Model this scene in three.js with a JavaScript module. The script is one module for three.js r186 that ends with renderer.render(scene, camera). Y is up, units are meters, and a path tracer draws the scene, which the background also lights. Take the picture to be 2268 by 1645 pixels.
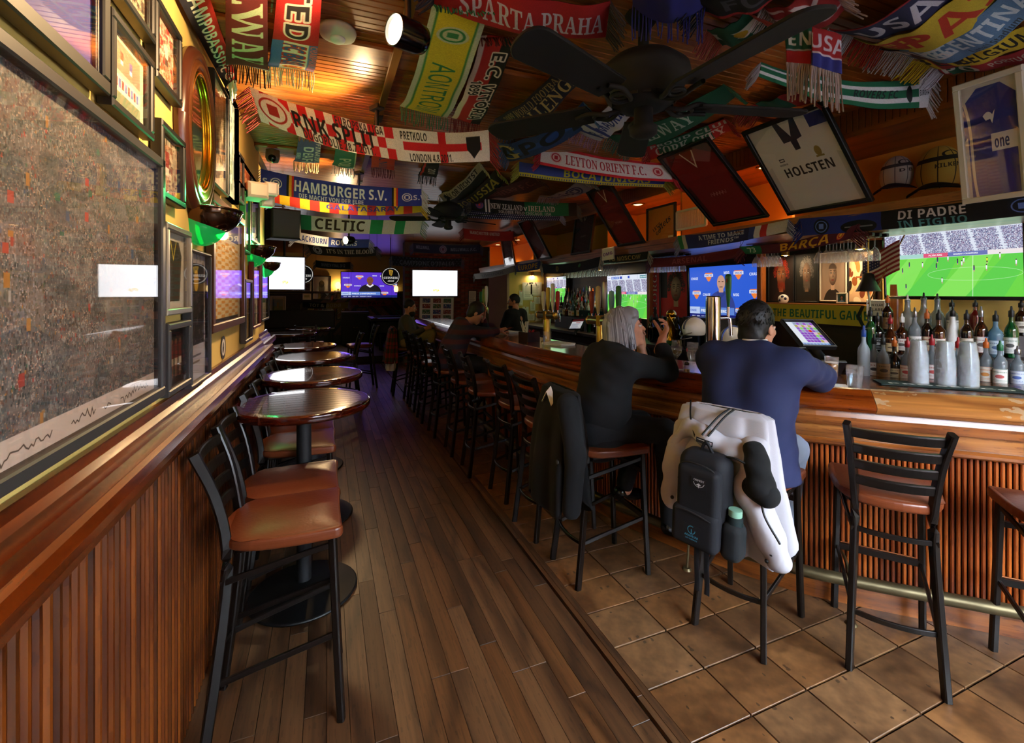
import * as THREE from 'three';
import { mergeGeometries, mergeVertices } from 'three/addons/utils/BufferGeometryUtils.js';
import { RectAreaLightUniformsLib } from 'three/addons/lights/RectAreaLightUniformsLib.js';
import { FontLoader } from 'three/addons/loaders/FontLoader.js';
RectAreaLightUniformsLib.init();

// ---------- camera, sky, exposure ----------
const W = 2268, HH = 1645, FPX = 1017, CX = 1134, CY = 648, EYE = 1.65, YAW = Math.atan(409 / 1017);
const scene = new THREE.Scene();
const camera = new THREE.PerspectiveCamera(2 * Math.atan(HH / 2 / FPX) * 180 / Math.PI, W / HH, 0.05, 60);
camera.position.set(0, EYE, 0); camera.rotation.y = -YAW;
camera.setViewOffset(W, HH, 0, HH / 2 - CY, W, HH);
scene.add(camera);
scene.background = new THREE.Color().setRGB(0.74, 0.87, 1.0); scene.backgroundIntensity = 38;
const renderer = new THREE.WebGLRenderer();
renderer.toneMapping = THREE.LinearToneMapping; renderer.toneMappingExposure = 1.0;
renderer.shadowMap.enabled = true;

// ---------- pixel -> place ----------
const SN = Math.sin(YAW), CS = Math.cos(YAW), V = (x, y, z) => new THREE.Vector3(x, y, z);
const ray = (u, v) => { const a = (u - CX) / FPX, b = -(v - CY) / FPX; return V(SN + a * CS, b, -(CS - a * SN)); };
const onY = (u, v, y) => { const d = ray(u, v), t = (y - EYE) / d.y; return V(d.x * t, y, d.z * t); };
const onX = (u, v, x) => { const d = ray(u, v), t = x / d.x; return V(x, EYE + d.y * t, d.z * t); };
const onZ = (u, v, z) => { const d = ray(u, v), t = z / d.z; return V(d.x * t, EYE + d.y * t, z); };
const onD = (u, v, t) => { const d = ray(u, v); return V(d.x * t, EYE + d.y * t, d.z * t); };
const at = ([u, v, mode, k]) => ({ y: onY, x: onX, z: onZ, d: onD })[mode](u, v, k);

// ---------- random, noise ----------
let seed = 7;
const rnd = () => { seed = (seed + 0x6d2b79f5) | 0; let t = Math.imul(seed ^ (seed >>> 15), 1 | seed); t = (t + Math.imul(t ^ (t >>> 7), 61 | t)) ^ t; return ((t ^ (t >>> 14)) >>> 0) / 4294967296; };
const rr = (a, b) => a + (b - a) * rnd(), pick = (a) => a[Math.floor(rnd() * a.length)];
const hash = (x, y, k = 0) => { let h = Math.imul(x | 0, 374761393) + Math.imul(y | 0, 668265263) + Math.imul(k, 974634777); h = Math.imul(h ^ (h >>> 13), 1274126177); return ((h ^ (h >>> 16)) >>> 0) / 4294967296; };
const vnoise = (x, y, px = 1e6, py = 1e6, k = 0) => {
  const ix = Math.floor(x), iy = Math.floor(y), fx = x - ix, fy = y - iy, sx = fx * fx * (3 - 2 * fx), sy = fy * fy * (3 - 2 * fy);
  const w = (a, p) => ((a % p) + p) % p, a = w(ix, px), b = w(ix + 1, px), c = w(iy, py), d = w(iy + 1, py);
  return (hash(a, c, k) * (1 - sx) + hash(b, c, k) * sx) * (1 - sy) + (hash(a, d, k) * (1 - sx) + hash(b, d, k) * sx) * sy;
};
const fbm = (u, v, fu, fv, oct = 4, k = 0) => { let s = 0, a = 0.5; for (let i = 0; i < oct; i++) { s += a * vnoise(u * fu, v * fv, fu, fv, k + i); a *= 0.5; fu *= 2; fv *= 2; } return s; };
const lerp = (a, b, t) => a + (b - a) * t, clamp = (x, a = 0, b = 1) => Math.min(b, Math.max(a, x)), sstep = (a, b, x) => { const t = clamp((x - a) / (b - a)); return t * t * (3 - 2 * t); };
const mix3 = (a, b, t) => [lerp(a[0], b[0], t), lerp(a[1], b[1], t), lerp(a[2], b[2], t)];

// ---------- textures ----------
function tex(w, h, fn, srgb = true) {
  const d = new Uint8Array(w * h * 4);
  for (let y = 0; y < h; y++) for (let x = 0; x < w; x++) { const c = fn(x / w, y / h), o = (y * w + x) * 4; d[o] = clamp(c[0], 0, 255); d[o + 1] = clamp(c[1], 0, 255); d[o + 2] = clamp(c[2], 0, 255); d[o + 3] = 255; }
  const t = new THREE.DataTexture(d, w, h); t.wrapS = t.wrapT = THREE.RepeatWrapping; t.magFilter = THREE.LinearFilter; if (srgb) t.colorSpace = THREE.SRGBColorSpace; t.needsUpdate = true; return t;
}
function canvasTex(w, h, draw) {
  const c = document.createElement('canvas'); c.width = w; c.height = h; draw(c.getContext('2d'), w, h);
  const t = new THREE.CanvasTexture(c); t.colorSpace = THREE.SRGBColorSpace; t.magFilter = THREE.LinearFilter; return t;
}
// wood: u runs along the grain
const woodTex = (light, dark, k, rings = 9, strength = 1) => tex(512, 512, (u, v) => {
  const warp = fbm(u, v, 2, 3, 3, k) * 1.6, ring = 0.5 + 0.5 * Math.sin((v * rings + warp) * 6.283), fine = fbm(u, v, 3, 90, 3, k + 9), pore = vnoise(u * 24, v * 200, 24, 200, k + 5);
  return mix3(light, dark, clamp((0.42 * ring ** 3 + 0.62 * fine + (pore > 0.8 ? 0.22 : 0)) * strength));
});
const T = {
  oak: woodTex([196, 128, 62], [96, 48, 16], 11, 7, 1.0),
  floor: woodTex([120, 82, 50], [54, 34, 20], 23, 6, 1.0),
  honey: woodTex([176, 108, 44], [100, 52, 17], 31, 5, 0.9),
  wornOak: tex(512, 512, (u, v) => { const ring = 0.5 + 0.5 * Math.sin((v * 7 + fbm(u, v, 2, 3, 3, 11) * 1.6) * 6.283), fine = fbm(u, v, 3, 90, 3, 20); let c = mix3([196, 128, 62], [96, 48, 16], clamp(0.4 * ring ** 3 + 0.6 * fine)); const w = fbm(u, v, 3, 9, 5, 51) + 0.25 * (fbm(u, v, 40, 60, 2, 52) - 0.4); return w > 0.58 ? mix3(c, [186, 164, 138], 0.62) : c; }),
  wrinkle: tex(256, 256, (u, v) => { const n = 255 * fbm(u + 0.15 * fbm(u, v, 3, 3, 2, 61), v, 7, 3, 4, 60); return [n, n, n]; }, false),
  redwood: woodTex([112, 48, 24], [48, 18, 8], 41, 8, 0.9),
  tile: tex(512, 512, (u, v) => {
    const a = fbm(u, v, 4, 4, 5, 3), b = fbm(u, v, 24, 24, 3, 8), crack = Math.abs(fbm(u, v, 5, 5, 4, 17) - 0.5);
    let c = mix3([72, 48, 29], [134, 96, 62], clamp(a * 2 - 0.5 + (b - 0.45) * 0.8));
    if (crack < 0.0016 && fbm(u, v, 3, 3, 2, 27) > 0.42) c = mix3(c, [168, 142, 116], 0.45); if (fbm(u, v, 18, 18, 3, 33) > 0.72) c = mix3(c, [44, 28, 20], 0.7);
    return c;
  }),
  plaster: tex(256, 256, (u, v) => { const n = fbm(u, v, 6, 6, 5, 2); return [196 + n * 26, 164 + n * 26, 82 + n * 26]; }),
  brick: tex(256, 256, (u, v) => { const n = fbm(u, v, 8, 8, 5, 4); return mix3([96, 40, 26], [170, 92, 62], n); }),
  cloth: tex(128, 128, (u, v) => { const w = (Math.sin(u * 6.283 * 32) * Math.sin(v * 6.283 * 32)) * 60 + (hash(u * 128, v * 128) - 0.5) * 70 + 128; return [w, w, w]; }, false),
  leather: tex(256, 256, (u, v) => { const n = 255 * fbm(u, v, 40, 40, 3, 6); return [n, n, n]; }, false),
  speck: tex(256, 256, (u, v) => { const n = 255 * fbm(u, v, 60, 60, 2, 16); return [n, n, n]; }, false),
};
const std = (color, roughness = 0.6, metalness = 0, more = {}) => new THREE.MeshStandardMaterial({ color, roughness, metalness, ...more });
const phys = (color, roughness, more) => new THREE.MeshPhysicalMaterial({ color, roughness, ...more });
const glow = (color, k, base = 0x111111) => new THREE.MeshStandardMaterial({ color: base, emissive: color, emissiveIntensity: k, roughness: 0.4 });
const M = {
  plaster: std(0xffffff, 0.85, 0, { map: T.plaster }), yellowPaint: std(0xc98a2e, 0.8, 0, { map: null }),
  floorA: std(0xffffff, 0.42, 0, { map: T.floor }), floorB: std(0xe6e0da, 0.46, 0, { map: T.floor }), floorC: std(0xf6e8d6, 0.4, 0, { map: T.floor }), floorD: std(0xcac4be, 0.48, 0, { map: T.floor }),
  tileA: std(0xffffff, 0.38, 0, { map: T.tile }), tileB: std(0xe6ded6, 0.42, 0, { map: T.tile }), tileC: std(0xfff0dc, 0.36, 0, { map: T.tile }),
  grout: std(0x2c221b, 0.95), subfloor: std(0x1a120c, 0.95),
  honey: std(0xffffff, 0.3, 0, { map: T.honey }), honeyB: std(0xeadccb, 0.34, 0, { map: T.honey }),
  oak: phys(0xffffff, 0.3, { map: T.oak, clearcoat: 0.5, clearcoatRoughness: 0.2 }), oakWorn: phys(0xffffff, 0.34, { map: T.wornOak, clearcoat: 0.4, clearcoatRoughness: 0.25 }), oakB: phys(0xe2cdb8, 0.32, { map: T.oak, clearcoat: 0.4, clearcoatRoughness: 0.25 }), darkOak: std(0x8a5a3a, 0.4, 0, { map: T.oak }),  // last one: oak map under a darker tint, for the back wall boards
  slatA: std(0xf0c090, 0.4, 0, { map: T.oak }), slatB: std(0xd8a474, 0.42, 0, { map: T.oak }), slatC: std(0xffd09c, 0.38, 0, { map: T.oak }),
  wainA: std(0x786040, 0.36, 0, { map: T.oak }), wainB: std(0xaa8a5c, 0.34, 0, { map: T.oak }), wainC: std(0x907048, 0.38, 0, { map: T.oak }),
  ledge: phys(0x9a6a44, 0.24, { map: T.oak, clearcoat: 0.7, clearcoatRoughness: 0.16 }), darkRedwood: std(0x5a3218, 0.32, 0, { map: T.redwood }),  // second one: redwood map under a darker tint, for backing panels and carcasses
  tableTop: phys(0xc08a70, 0.16, { map: T.redwood, clearcoat: 1, clearcoatRoughness: 0.025 }),
  bar: phys(0xc08a58, 0.22, { map: T.oak, clearcoat: 0.8, clearcoatRoughness: 0.12 }),
  blackMetal: std(0x130d0a, 0.34, 0.1), copperEdge: std(0x9a5a32, 0.4, 0.6), black: std(0x070708, 0.5), blackGloss: std(0x08080a, 0.15), charcoal: std(0x17171a, 0.6), fan: std(0x050506, 0.8),
  leather: std(0x74381c, 0.33, 0, { bumpMap: T.leather, bumpScale: 0.0006 }), padding: std(0xc9b48a, 0.95),
  brass: std(0xb89242, 0.28, 0.9), oldBrass: std(0x62553a, 0.42, 0.7), chrome: std(0xd8d8dc, 0.1, 1), bronze: std(0x5a4232, 0.12, 0.9), gold: std(0xe0a832, 0.22, 1), steel: std(0x9a9a9e, 0.3, 0.9),
  brickA: std(0xffffff, 0.9, 0, { map: T.brick }), brickB: std(0xd0b8ac, 0.9, 0, { map: T.brick }), brickC: std(0xffe0c8, 0.9, 0, { map: T.brick }), mortar: std(0x6d6258, 0.95),
  white: std(0xe8e6e0, 0.6), offWhite: std(0xcfc9b8, 0.7), red: std(0xb01818, 0.5), green: std(0x0d6a34, 0.4), darkWall: std(0x2a1c12, 0.8), darkWood: std(0x3c2416, 0.5, 0, { map: T.oak }),
  skin: std(0xc48a6c, 0.55), skinB: std(0xb57c5c, 0.55), navy: std(0x182048, 0.85, 0, { bumpMap: T.cloth, bumpScale: 0.0004 }), blackCloth: std(0x050508, 0.95), wool: std(0xb8b4ba, 0.95, 0, { bumpMap: T.cloth, bumpScale: 0.0006 }),
  glass: phys(0xffffff, 0.02, { transmission: 1, thickness: 0, ior: 1.45 }), pane: phys(0xffffff, 0.04, { transmission: 1, thickness: 0, ior: 1.5 }),
};

// ---------- building helpers ----------
const used = new Map();
const numbered = (n) => { const k = used.get(n) ?? 0; used.set(n, k + 1); return k ? `${n}_${String(k).padStart(3, '0')}` : n; };
function tag(o, label, category, group, kind) { if (label) o.userData.label = label; if (category) o.userData.category = category; if (group) o.userData.group = group; if (kind) o.userData.kind = kind; return o; }
function obj(name, geo, mat, parent = scene) {
  const g = Array.isArray(geo) ? join(geo) : geo, m = new THREE.Mesh(g, mat);
  m.name = parent === scene ? numbered(name) : name; m.castShadow = m.receiveShadow = true; parent.add(m); return m;
}
function thing(name, label, category, p = [0, 0, 0], turn = 0, group) {
  const o = new THREE.Group(); o.name = numbered(name); scene.add(o); o.position.set(...(p.isVector3 ? p.toArray() : p)); o.rotation.y = turn; return tag(o, label, category, group);
}
const struct = (name, geo, mat, label, category) => tag(obj(name, geo, mat), label, category, null, 'structure');
const structGroup = (name, label, category) => { const g = thing(name, label, category); g.userData.kind = 'structure'; return g; };
function copyOf(o, p, turn, label) { const c = o.clone(); c.name = numbered(o.name.replace(/_\d{3}$/, '')); c.userData = { ...o.userData }; if (label) c.userData.label = label; scene.add(c); if (p) c.position.set(...p); if (turn !== undefined) c.rotation.y = turn; return c; }
const join = (a) => { const l = a.flat(9).filter(Boolean).map((g) => { g = g.index ? g.toNonIndexed() : g; for (const k of Object.keys(g.attributes)) if (!['position', 'normal', 'uv'].includes(k)) g.deleteAttribute(k); if (!g.attributes.uv) g.setAttribute('uv', new THREE.Float32BufferAttribute(new Float32Array(g.attributes.position.count * 2), 2)); return g; }); return l.length === 1 ? l[0] : mergeGeometries(l); };
// uv in metres, u along the grain axis
function grain(g, axis = 'x', s = 1, ou = 0, ov = 0) {
  const p = g.attributes.position, n = g.attributes.normal, uv = new Float32Array(p.count * 2), A = 'xyz'.indexOf(axis);
  for (let i = 0; i < p.count; i++) {
    const N = [Math.abs(n.getX(i)), Math.abs(n.getY(i)), Math.abs(n.getZ(i))], P = [p.getX(i), p.getY(i), p.getZ(i)]; let D = N.indexOf(Math.max(...N)), U = A;
    if (D === A) U = (A + 1) % 3;
    const Vx = 3 - U - D; uv[i * 2] = P[U] * s + ou; uv[i * 2 + 1] = P[Vx] * s * 1 + ov;
  }
  g.setAttribute('uv', new THREE.BufferAttribute(uv, 2)); return g;
}
const box = (w, h, d, x = 0, y = 0, z = 0) => new THREE.BoxGeometry(w, h, d).translate(x, y, z);
const span = (x0, x1, y0, y1, z0, z1) => box(x1 - x0, y1 - y0, z1 - z0, (x0 + x1) / 2, (y0 + y1) / 2, (z0 + z1) / 2);
// box with chamfered edges on all sides
function cbox(w, h, d, c = 0.004, x = 0, y = 0, z = 0) {
  const s = new THREE.Shape(), a = w / 2 - c, b = h / 2 - c; s.moveTo(-a, -b); s.lineTo(a, -b); s.lineTo(a, b); s.lineTo(-a, b);
  const g = new THREE.ExtrudeGeometry(s, { depth: Math.max(d - 2 * c, 1e-4), bevelEnabled: true, bevelThickness: c, bevelSize: c, bevelSegments: 1 }).translate(0, 0, -d / 2 + c);
  return g.translate(x, y, z);
}
const cyl = (r0, r1, h, x = 0, y = 0, z = 0, n = 20) => new THREE.CylinderGeometry(r1, r0, h, n).translate(x, y + h / 2, z);
const lathe = (pts, n = 24) => new THREE.LatheGeometry(pts.map(([r, y]) => new THREE.Vector2(r, y)), n);
const curve = (pts, closed = false, t = 0.5) => new THREE.CatmullRomCurve3(pts.map((p) => (p.isVector3 ? p : V(...p))), closed, 'catmullrom', t);
const tube = (pts, r, n = 24, m = 8) => new THREE.TubeGeometry(curve(pts), n, r, m, false);
const rod = (a, b, r, m = 8) => { a = a.isVector3 ? a : V(...a); b = b.isVector3 ? b : V(...b); const d = b.clone().sub(a), g = new THREE.CylinderGeometry(r, r, d.length(), m); g.applyQuaternion(new THREE.Quaternion().setFromUnitVectors(V(0, 1, 0), d.normalize())); return g.translate((a.x + b.x) / 2, (a.y + b.y) / 2, (a.z + b.z) / 2); };
// sweep a closed 2D section (list of [across, up]) along 3D points; across = horizontal normal unless given
function sweep(sec, pts, { closed = false, upv = V(0, 1, 0), caps = true } = {}) {
  const n = pts.length, m = sec.length, pos = [], idx = [], uv = []; let len = 0;
  for (let i = 0; i < n; i++) {
    const a = pts[Math.max(0, i - 1)], b = pts[Math.min(n - 1, i + 1)], t = b.clone().sub(a).normalize(), side = t.clone().cross(upv).normalize(), up = side.clone().cross(t).normalize();
    if (i) len += pts[i].distanceTo(pts[i - 1]); let acc = 0;
    for (let j = 0; j <= m; j++) { const s = sec[j % m], q = pts[i].clone().addScaledVector(side, s[0]).addScaledVector(up, s[1]); pos.push(q.x, q.y, q.z); if (j) acc += Math.hypot(s[0] - sec[j - 1][0], s[1] - sec[j - 1][1]); uv.push(len, acc); }
  }
  for (let i = 0; i < n - 1; i++) for (let j = 0; j < m; j++) { const a = i * (m + 1) + j, b = a + m + 1; idx.push(a, b, a + 1, b, b + 1, a + 1); }
  let g = new THREE.BufferGeometry(); g.setAttribute('position', new THREE.Float32BufferAttribute(pos, 3)); g.setAttribute('uv', new THREE.Float32BufferAttribute(uv, 2)); g.setIndex(idx); g = g.toNonIndexed();
  const parts = [g];
  if (caps) for (const e of [0, n - 1]) { const tri = THREE.ShapeUtils.triangulateShape(sec.map((s) => new THREE.Vector2(...s)), []), cp = []; for (const f of tri) for (const k of e ? f : [...f].reverse()) cp.push(pos[(e * (m + 1) + k) * 3], pos[(e * (m + 1) + k) * 3 + 1], pos[(e * (m + 1) + k) * 3 + 2]); const c = new THREE.BufferGeometry(); c.setAttribute('position', new THREE.Float32BufferAttribute(cp, 3)); c.setAttribute('uv', new THREE.Float32BufferAttribute(new Float32Array(cp.length / 3 * 2), 2)); parts.push(c); }
  for (const p of parts) p.computeVertexNormals();
  return join(parts);
}
const bar4 = (pts, w, h, n = 14) => { const c = curve(pts), b = Math.min(w, h) * 0.18, x = w / 2, y = h / 2; return sweep([[-x + b, -y], [x - b, -y], [x, -y + b], [x, y - b], [x - b, y], [-x + b, y], [-x, y - b], [-x, -y + b]], c.getPoints(n)); };
// thin sheet with thickness from a surface function
function sheet(fn, nu, nv, th = 0.004, uvf = (u, v) => [u, v]) {
  const P = [], N = []; const e = 1e-3;
  for (let j = 0; j <= nv; j++) for (let i = 0; i <= nu; i++) { const u = i / nu, v = j / nv; P.push(fn(u, v)); const du = fn(Math.min(1, u + e), v).sub(fn(Math.max(0, u - e), v)), dv = fn(u, Math.min(1, v + e)).sub(fn(u, Math.max(0, v - e))); N.push(du.cross(dv).normalize()); }
  const pos = [], uv = [], idx = [], K = (nu + 1) * (nv + 1);
  for (const s of [0.5, -0.5]) for (let k = 0; k < K; k++) { const q = P[k].clone().addScaledVector(N[k], s * th); pos.push(q.x, q.y, q.z); const [a, b] = uvf((k % (nu + 1)) / nu, Math.floor(k / (nu + 1)) / nv); uv.push(a, b); }
  for (let j = 0; j < nv; j++) for (let i = 0; i < nu; i++) { const a = j * (nu + 1) + i, b = a + 1, c = a + nu + 1, d = c + 1; idx.push(a, b, c, b, d, c, a + K, c + K, b + K, b + K, c + K, d + K); }
  const edge = (a, b) => idx.push(a, a + K, b, b, a + K, b + K);
  for (let i = 0; i < nu; i++) { edge(i, i + 1); edge(nv * (nu + 1) + i + 1, nv * (nu + 1) + i); }
  for (let j = 0; j < nv; j++) { edge((j + 1) * (nu + 1), j * (nu + 1)); edge(j * (nu + 1) + nu, (j + 1) * (nu + 1) + nu); }
  const g = new THREE.BufferGeometry(); g.setAttribute('position', new THREE.Float32BufferAttribute(pos, 3)); g.setAttribute('uv', new THREE.Float32BufferAttribute(uv, 2)); g.setIndex(idx); g.computeVertexNormals(); return g;
}
// surface nets of a signed distance function inside a box
function nets(sdf, lo, hi, cell) {
  const n = [0, 1, 2].map((k) => Math.ceil((hi[k] - lo[k]) / cell) + 1), F = new Float32Array(n[0] * n[1] * n[2]), id = (i, j, k) => (k * n[1] + j) * n[0] + i;
  for (let k = 0; k < n[2]; k++) for (let j = 0; j < n[1]; j++) for (let i = 0; i < n[0]; i++) F[id(i, j, k)] = sdf(lo[0] + i * cell, lo[1] + j * cell, lo[2] + k * cell);
  const vi = new Int32Array(F.length).fill(-1), pos = [], idx = [];
  for (let k = 0; k < n[2] - 1; k++) for (let j = 0; j < n[1] - 1; j++) for (let i = 0; i < n[0] - 1; i++) {
    let c = 0, sx = 0, sy = 0, sz = 0, neg = 0; const f = [];
    for (let q = 0; q < 8; q++) { f[q] = F[id(i + (q & 1), j + (q >> 1 & 1), k + (q >> 2))]; if (f[q] < 0) neg++; }
    if (!neg || neg === 8) continue;
    for (let a = 0; a < 8; a++) for (const bit of [1, 2, 4]) if (!(a & bit)) { const b = a | bit; if ((f[a] < 0) !== (f[b] < 0)) { const t = f[a] / (f[a] - f[b]); sx += (a & 1) + (bit === 1 ? t : 0); sy += (a >> 1 & 1) + (bit === 2 ? t : 0); sz += (a >> 2) + (bit === 4 ? t : 0); c++; } }
    vi[id(i, j, k)] = pos.length / 3; pos.push(lo[0] + (i + sx / c) * cell, lo[1] + (j + sy / c) * cell, lo[2] + (k + sz / c) * cell);
  }
  const quad = (a, b, c, d, flip) => { if (a < 0 || b < 0 || c < 0 || d < 0) return; flip ? idx.push(a, c, b, a, d, c) : idx.push(a, b, c, a, c, d); };
  for (let k = 1; k < n[2] - 1; k++) for (let j = 1; j < n[1] - 1; j++) for (let i = 1; i < n[0] - 1; i++) {
    const s = F[id(i, j, k)] < 0;
    if (s !== F[id(i + 1, j, k)] < 0) quad(vi[id(i, j - 1, k - 1)], vi[id(i, j, k - 1)], vi[id(i, j, k)], vi[id(i, j - 1, k)], !s);
    if (s !== F[id(i, j + 1, k)] < 0) quad(vi[id(i - 1, j, k - 1)], vi[id(i - 1, j, k)], vi[id(i, j, k)], vi[id(i, j, k - 1)], !s);
    if (s !== F[id(i, j, k + 1)] < 0) quad(vi[id(i - 1, j - 1, k)], vi[id(i, j - 1, k)], vi[id(i, j, k)], vi[id(i - 1, j, k)], !s);
  }
  const g = new THREE.BufferGeometry(); g.setAttribute('position', new THREE.Float32BufferAttribute(pos, 3)); g.setIndex(idx); g.computeVertexNormals();
  const uv = new Float32Array(pos.length / 3 * 2); for (let q = 0; q < uv.length / 2; q++) { uv[q * 2] = pos[q * 3] + pos[q * 3 + 2]; uv[q * 2 + 1] = pos[q * 3 + 1]; } g.setAttribute('uv', new THREE.BufferAttribute(uv, 2));
  return g;
}
const smin = (a, b, k) => { const h = clamp(0.5 + 0.5 * (b - a) / k); return lerp(b, a, h) - k * h * (1 - h); };
// tapered capsule between two joints
const cap = (x, y, z, a, b, ra, rb) => { const bx = b[0] - a[0], by = b[1] - a[1], bz = b[2] - a[2], px = x - a[0], py = y - a[1], pz = z - a[2], t = clamp((px * bx + py * by + pz * bz) / (bx * bx + by * by + bz * bz + 1e-9)); return Math.hypot(px - bx * t, py - by * t, pz - bz * t) - lerp(ra, rb, t); };
const ell = (x, y, z, c, r) => { const a = (x - c[0]) / r[0], b = (y - c[1]) / r[1], d = (z - c[2]) / r[2], l = Math.hypot(a, b, d); return (l - 1) * Math.min(...r) * (l < 1 ? 1 : Math.max(1, 0.6 * Math.max(...r) / Math.min(...r) * 0 + 1)); };

// ---------- the setting ----------
const WALLX = -0.52, CEIL = 2.8, TILEX = 1.213, BACKX = 4.2, FRONTZ = 1.3, STEPZ = -11.35, BACKZ = -14.6, WALLEND = -5.15;
{ // wooden floor
  const fl = structGroup('floor', 'brown oak strip floor of the aisle'); fl.userData.category = undefined;
  obj('subfloor', span(-2.3, TILEX, -0.08, -0.022, STEPZ, FRONTZ), M.subfloor, fl);
  const bw = 0.083, mats = [M.floorA, M.floorB, M.floorC, M.floorD, M.floorA], shapes = new Map(); let row = 0;
  for (let x = -0.5; x < TILEX - 0.01; x += bw, row++) {
    let z = -0.75;
    for (let i = 0; z > STEPZ; i++) {
      let L = Math.round((i ? 0.75 + hash(row, i, 2) * 0.8 : 0.3 + hash(row, 3)) * 10) / 10; if (z < -5) L += 0.5; const z1 = Math.max(STEPZ, z - L), len = z - z1; if (len < 0.03) break;
      const w = Math.min(bw, TILEX - x) - 0.0022, key = `${len.toFixed(2)}_${w.toFixed(3)}_${(row + i) % 4}`;
      if (!shapes.has(key)) shapes.set(key, grain(cbox(w, 0.02, len - 0.002, 0.0012), 'z', 1, hash(row, i, 5), hash(row, i, 6)));
      const m = obj('plank', shapes.get(key), mats[Math.floor(hash(row, i, 9) * 5)], fl); m.position.set(x + bw / 2, -0.0115 - hash(row, i, 4) * 0.0006, z - len / 2);
      z = z1;
    }
  }
  obj('near_planks', grain(span(-0.6, TILEX, -0.02, -0.0015, -0.75, FRONTZ), 'z'), M.floorA, fl); obj('side_planks', grain(span(-2.3, -0.5, -0.02, -0.0015, STEPZ, -0.9), 'z'), M.floorB, fl);
  obj('edge_strip', grain(cbox(0.034, 0.014, 12.4, 0.003, TILEX + 0.006, -0.0065, -5.15), 'z'), M.floorD, fl);
}
{ // tiles
  const fl = structGroup('floor', 'square brown stone-look tiles under the bar stools');
  obj('screed', span(TILEX, BACKX, -0.08, -0.011, STEPZ, FRONTZ), M.grout, fl);
  const o = V(1.85, 0, -1.557), ts = 0.312, tz = 0.243, g = [0, 1, 2, 3, 4, 5, 6].map((k) => grain(cbox(ts - 0.008, 0.014, tz - 0.008, 0.0018), 'x', 1.3, k * 0.37, k * 0.61));
  const seen = (x, z) => { const Zc = x * SN - z * CS, u = CX + FPX * (x * CS + z * SN) / Zc, v = CY + FPX * EYE / Zc; return Zc > 0.3 && u < 2500 && v < 1800; };
  let n = 0; const far = [];
  for (let j = -7; j < 40; j++) for (let i = -5; i < 9; i++) {
    const x = o.x + (i + 0.5) * ts, z = o.z - (j + 0.5) * tz; if (x - ts / 2 > 2.15 + Math.max(0, (z + 2.9)) || x > 4 || x + ts / 2 < TILEX + 0.06 || !seen(x, z) || z < STEPZ) continue;
    const x0 = Math.max(x - ts / 2, TILEX + 0.022), m = obj('tile', g[Math.floor(hash(i, j) * 7)], [M.tileA, M.tileB, M.tileC][Math.floor(hash(i, j, 3) * 3)], fl); n++;
    const w = x + ts / 2 - x0; m.position.set((x0 + x + ts / 2) / 2, -0.0075 + (hash(i, j, 7) - 0.5) * 0.001, z); m.scale.x = w / ts; if (hash(i, j, 5) > 0.5) m.rotation.y = Math.PI;
  }
  console.log('tiles', n);
}
struct('floor', [span(-2.3, BACKX, -0.08, 0.14, BACKZ, STEPZ), span(-2.3, BACKX, 0.14, 0.15, BACKZ, STEPZ + 0.03)], M.darkWood, 'raised dark wooden floor at the back of the room');
{ // ceiling
  const c = structGroup('ceiling', 'varnished honey-coloured beadboard ceiling');
  obj('backing', span(-2.4, BACKX + 0.2, CEIL + 0.012, CEIL + 0.12, BACKZ - 0.1, FRONTZ + 0.2), M.darkWood, c);
  const g = [0, 1, 2].map((k) => grain(cbox(4.0, 0.012, 0.039, 0.0035), 'x', 1, k * 0.4, k * 0.3)); let n = 0;
  for (let z = -0.55; z > -6.9; z -= 0.041, n++) { if (n % 44 > 40) continue; obj('board', g[n % 3], n % 3 ? M.honey : M.honeyB, c).position.set(1.48, CEIL + 0.006, z); }
  obj('far_boards', grain(span(-2.4, 3.5, CEIL, CEIL + 0.012, BACKZ, -6.9), 'x'), M.honeyB, c); obj('near_boards', grain(span(-0.6, 3.5, CEIL, CEIL + 0.012, -0.53, FRONTZ), 'x'), M.honey, c);
  for (const z of [-2.27, -4.07, -5.87]) { obj('cross_trim', grain(cbox(4.0, 0.03, 0.16, 0.008, 1.48, CEIL - 0.012, z), 'x'), M.honeyB, c); }
}
{ // left wall
  const w = structGroup('wall_left', 'mustard yellow wall above reeded brown wainscot');
  obj('plaster', grain(span(WALLX - 0.15, WALLX, 0, CEIL, -4.25, FRONTZ), 'y', 0.8), M.plaster, w); obj('plaster', grain(span(WALLX - 0.2, WALLX - 0.05, 0, CEIL, WALLEND, -4.25), 'y', 0.8), M.plaster, w);
  const g = [0, 1, 2].map((k) => grain(cbox(0.026, 1.08, 0.0235, 0.007), 'y', 1, k * 0.3, k * 0.2)); let n = 0;
  obj('panel', grain(span(WALLX, WALLX + 0.012, 0, 1.088, WALLEND, FRONTZ), 'y'), M.darkRedwood, w);
  for (let z = -0.62; z > WALLEND; z -= 0.0345, n++) obj('slat', g[n % 3], [M.wainA, M.wainB, M.wainC, M.wainB][n % 4], w).position.set(WALLX + 0.02, 0.543, z);
  obj('near_slats', grain(span(WALLX + 0.01, WALLX + 0.03, 0, 1.086, -0.6, FRONTZ), 'y'), M.wainA, w);
}
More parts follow.
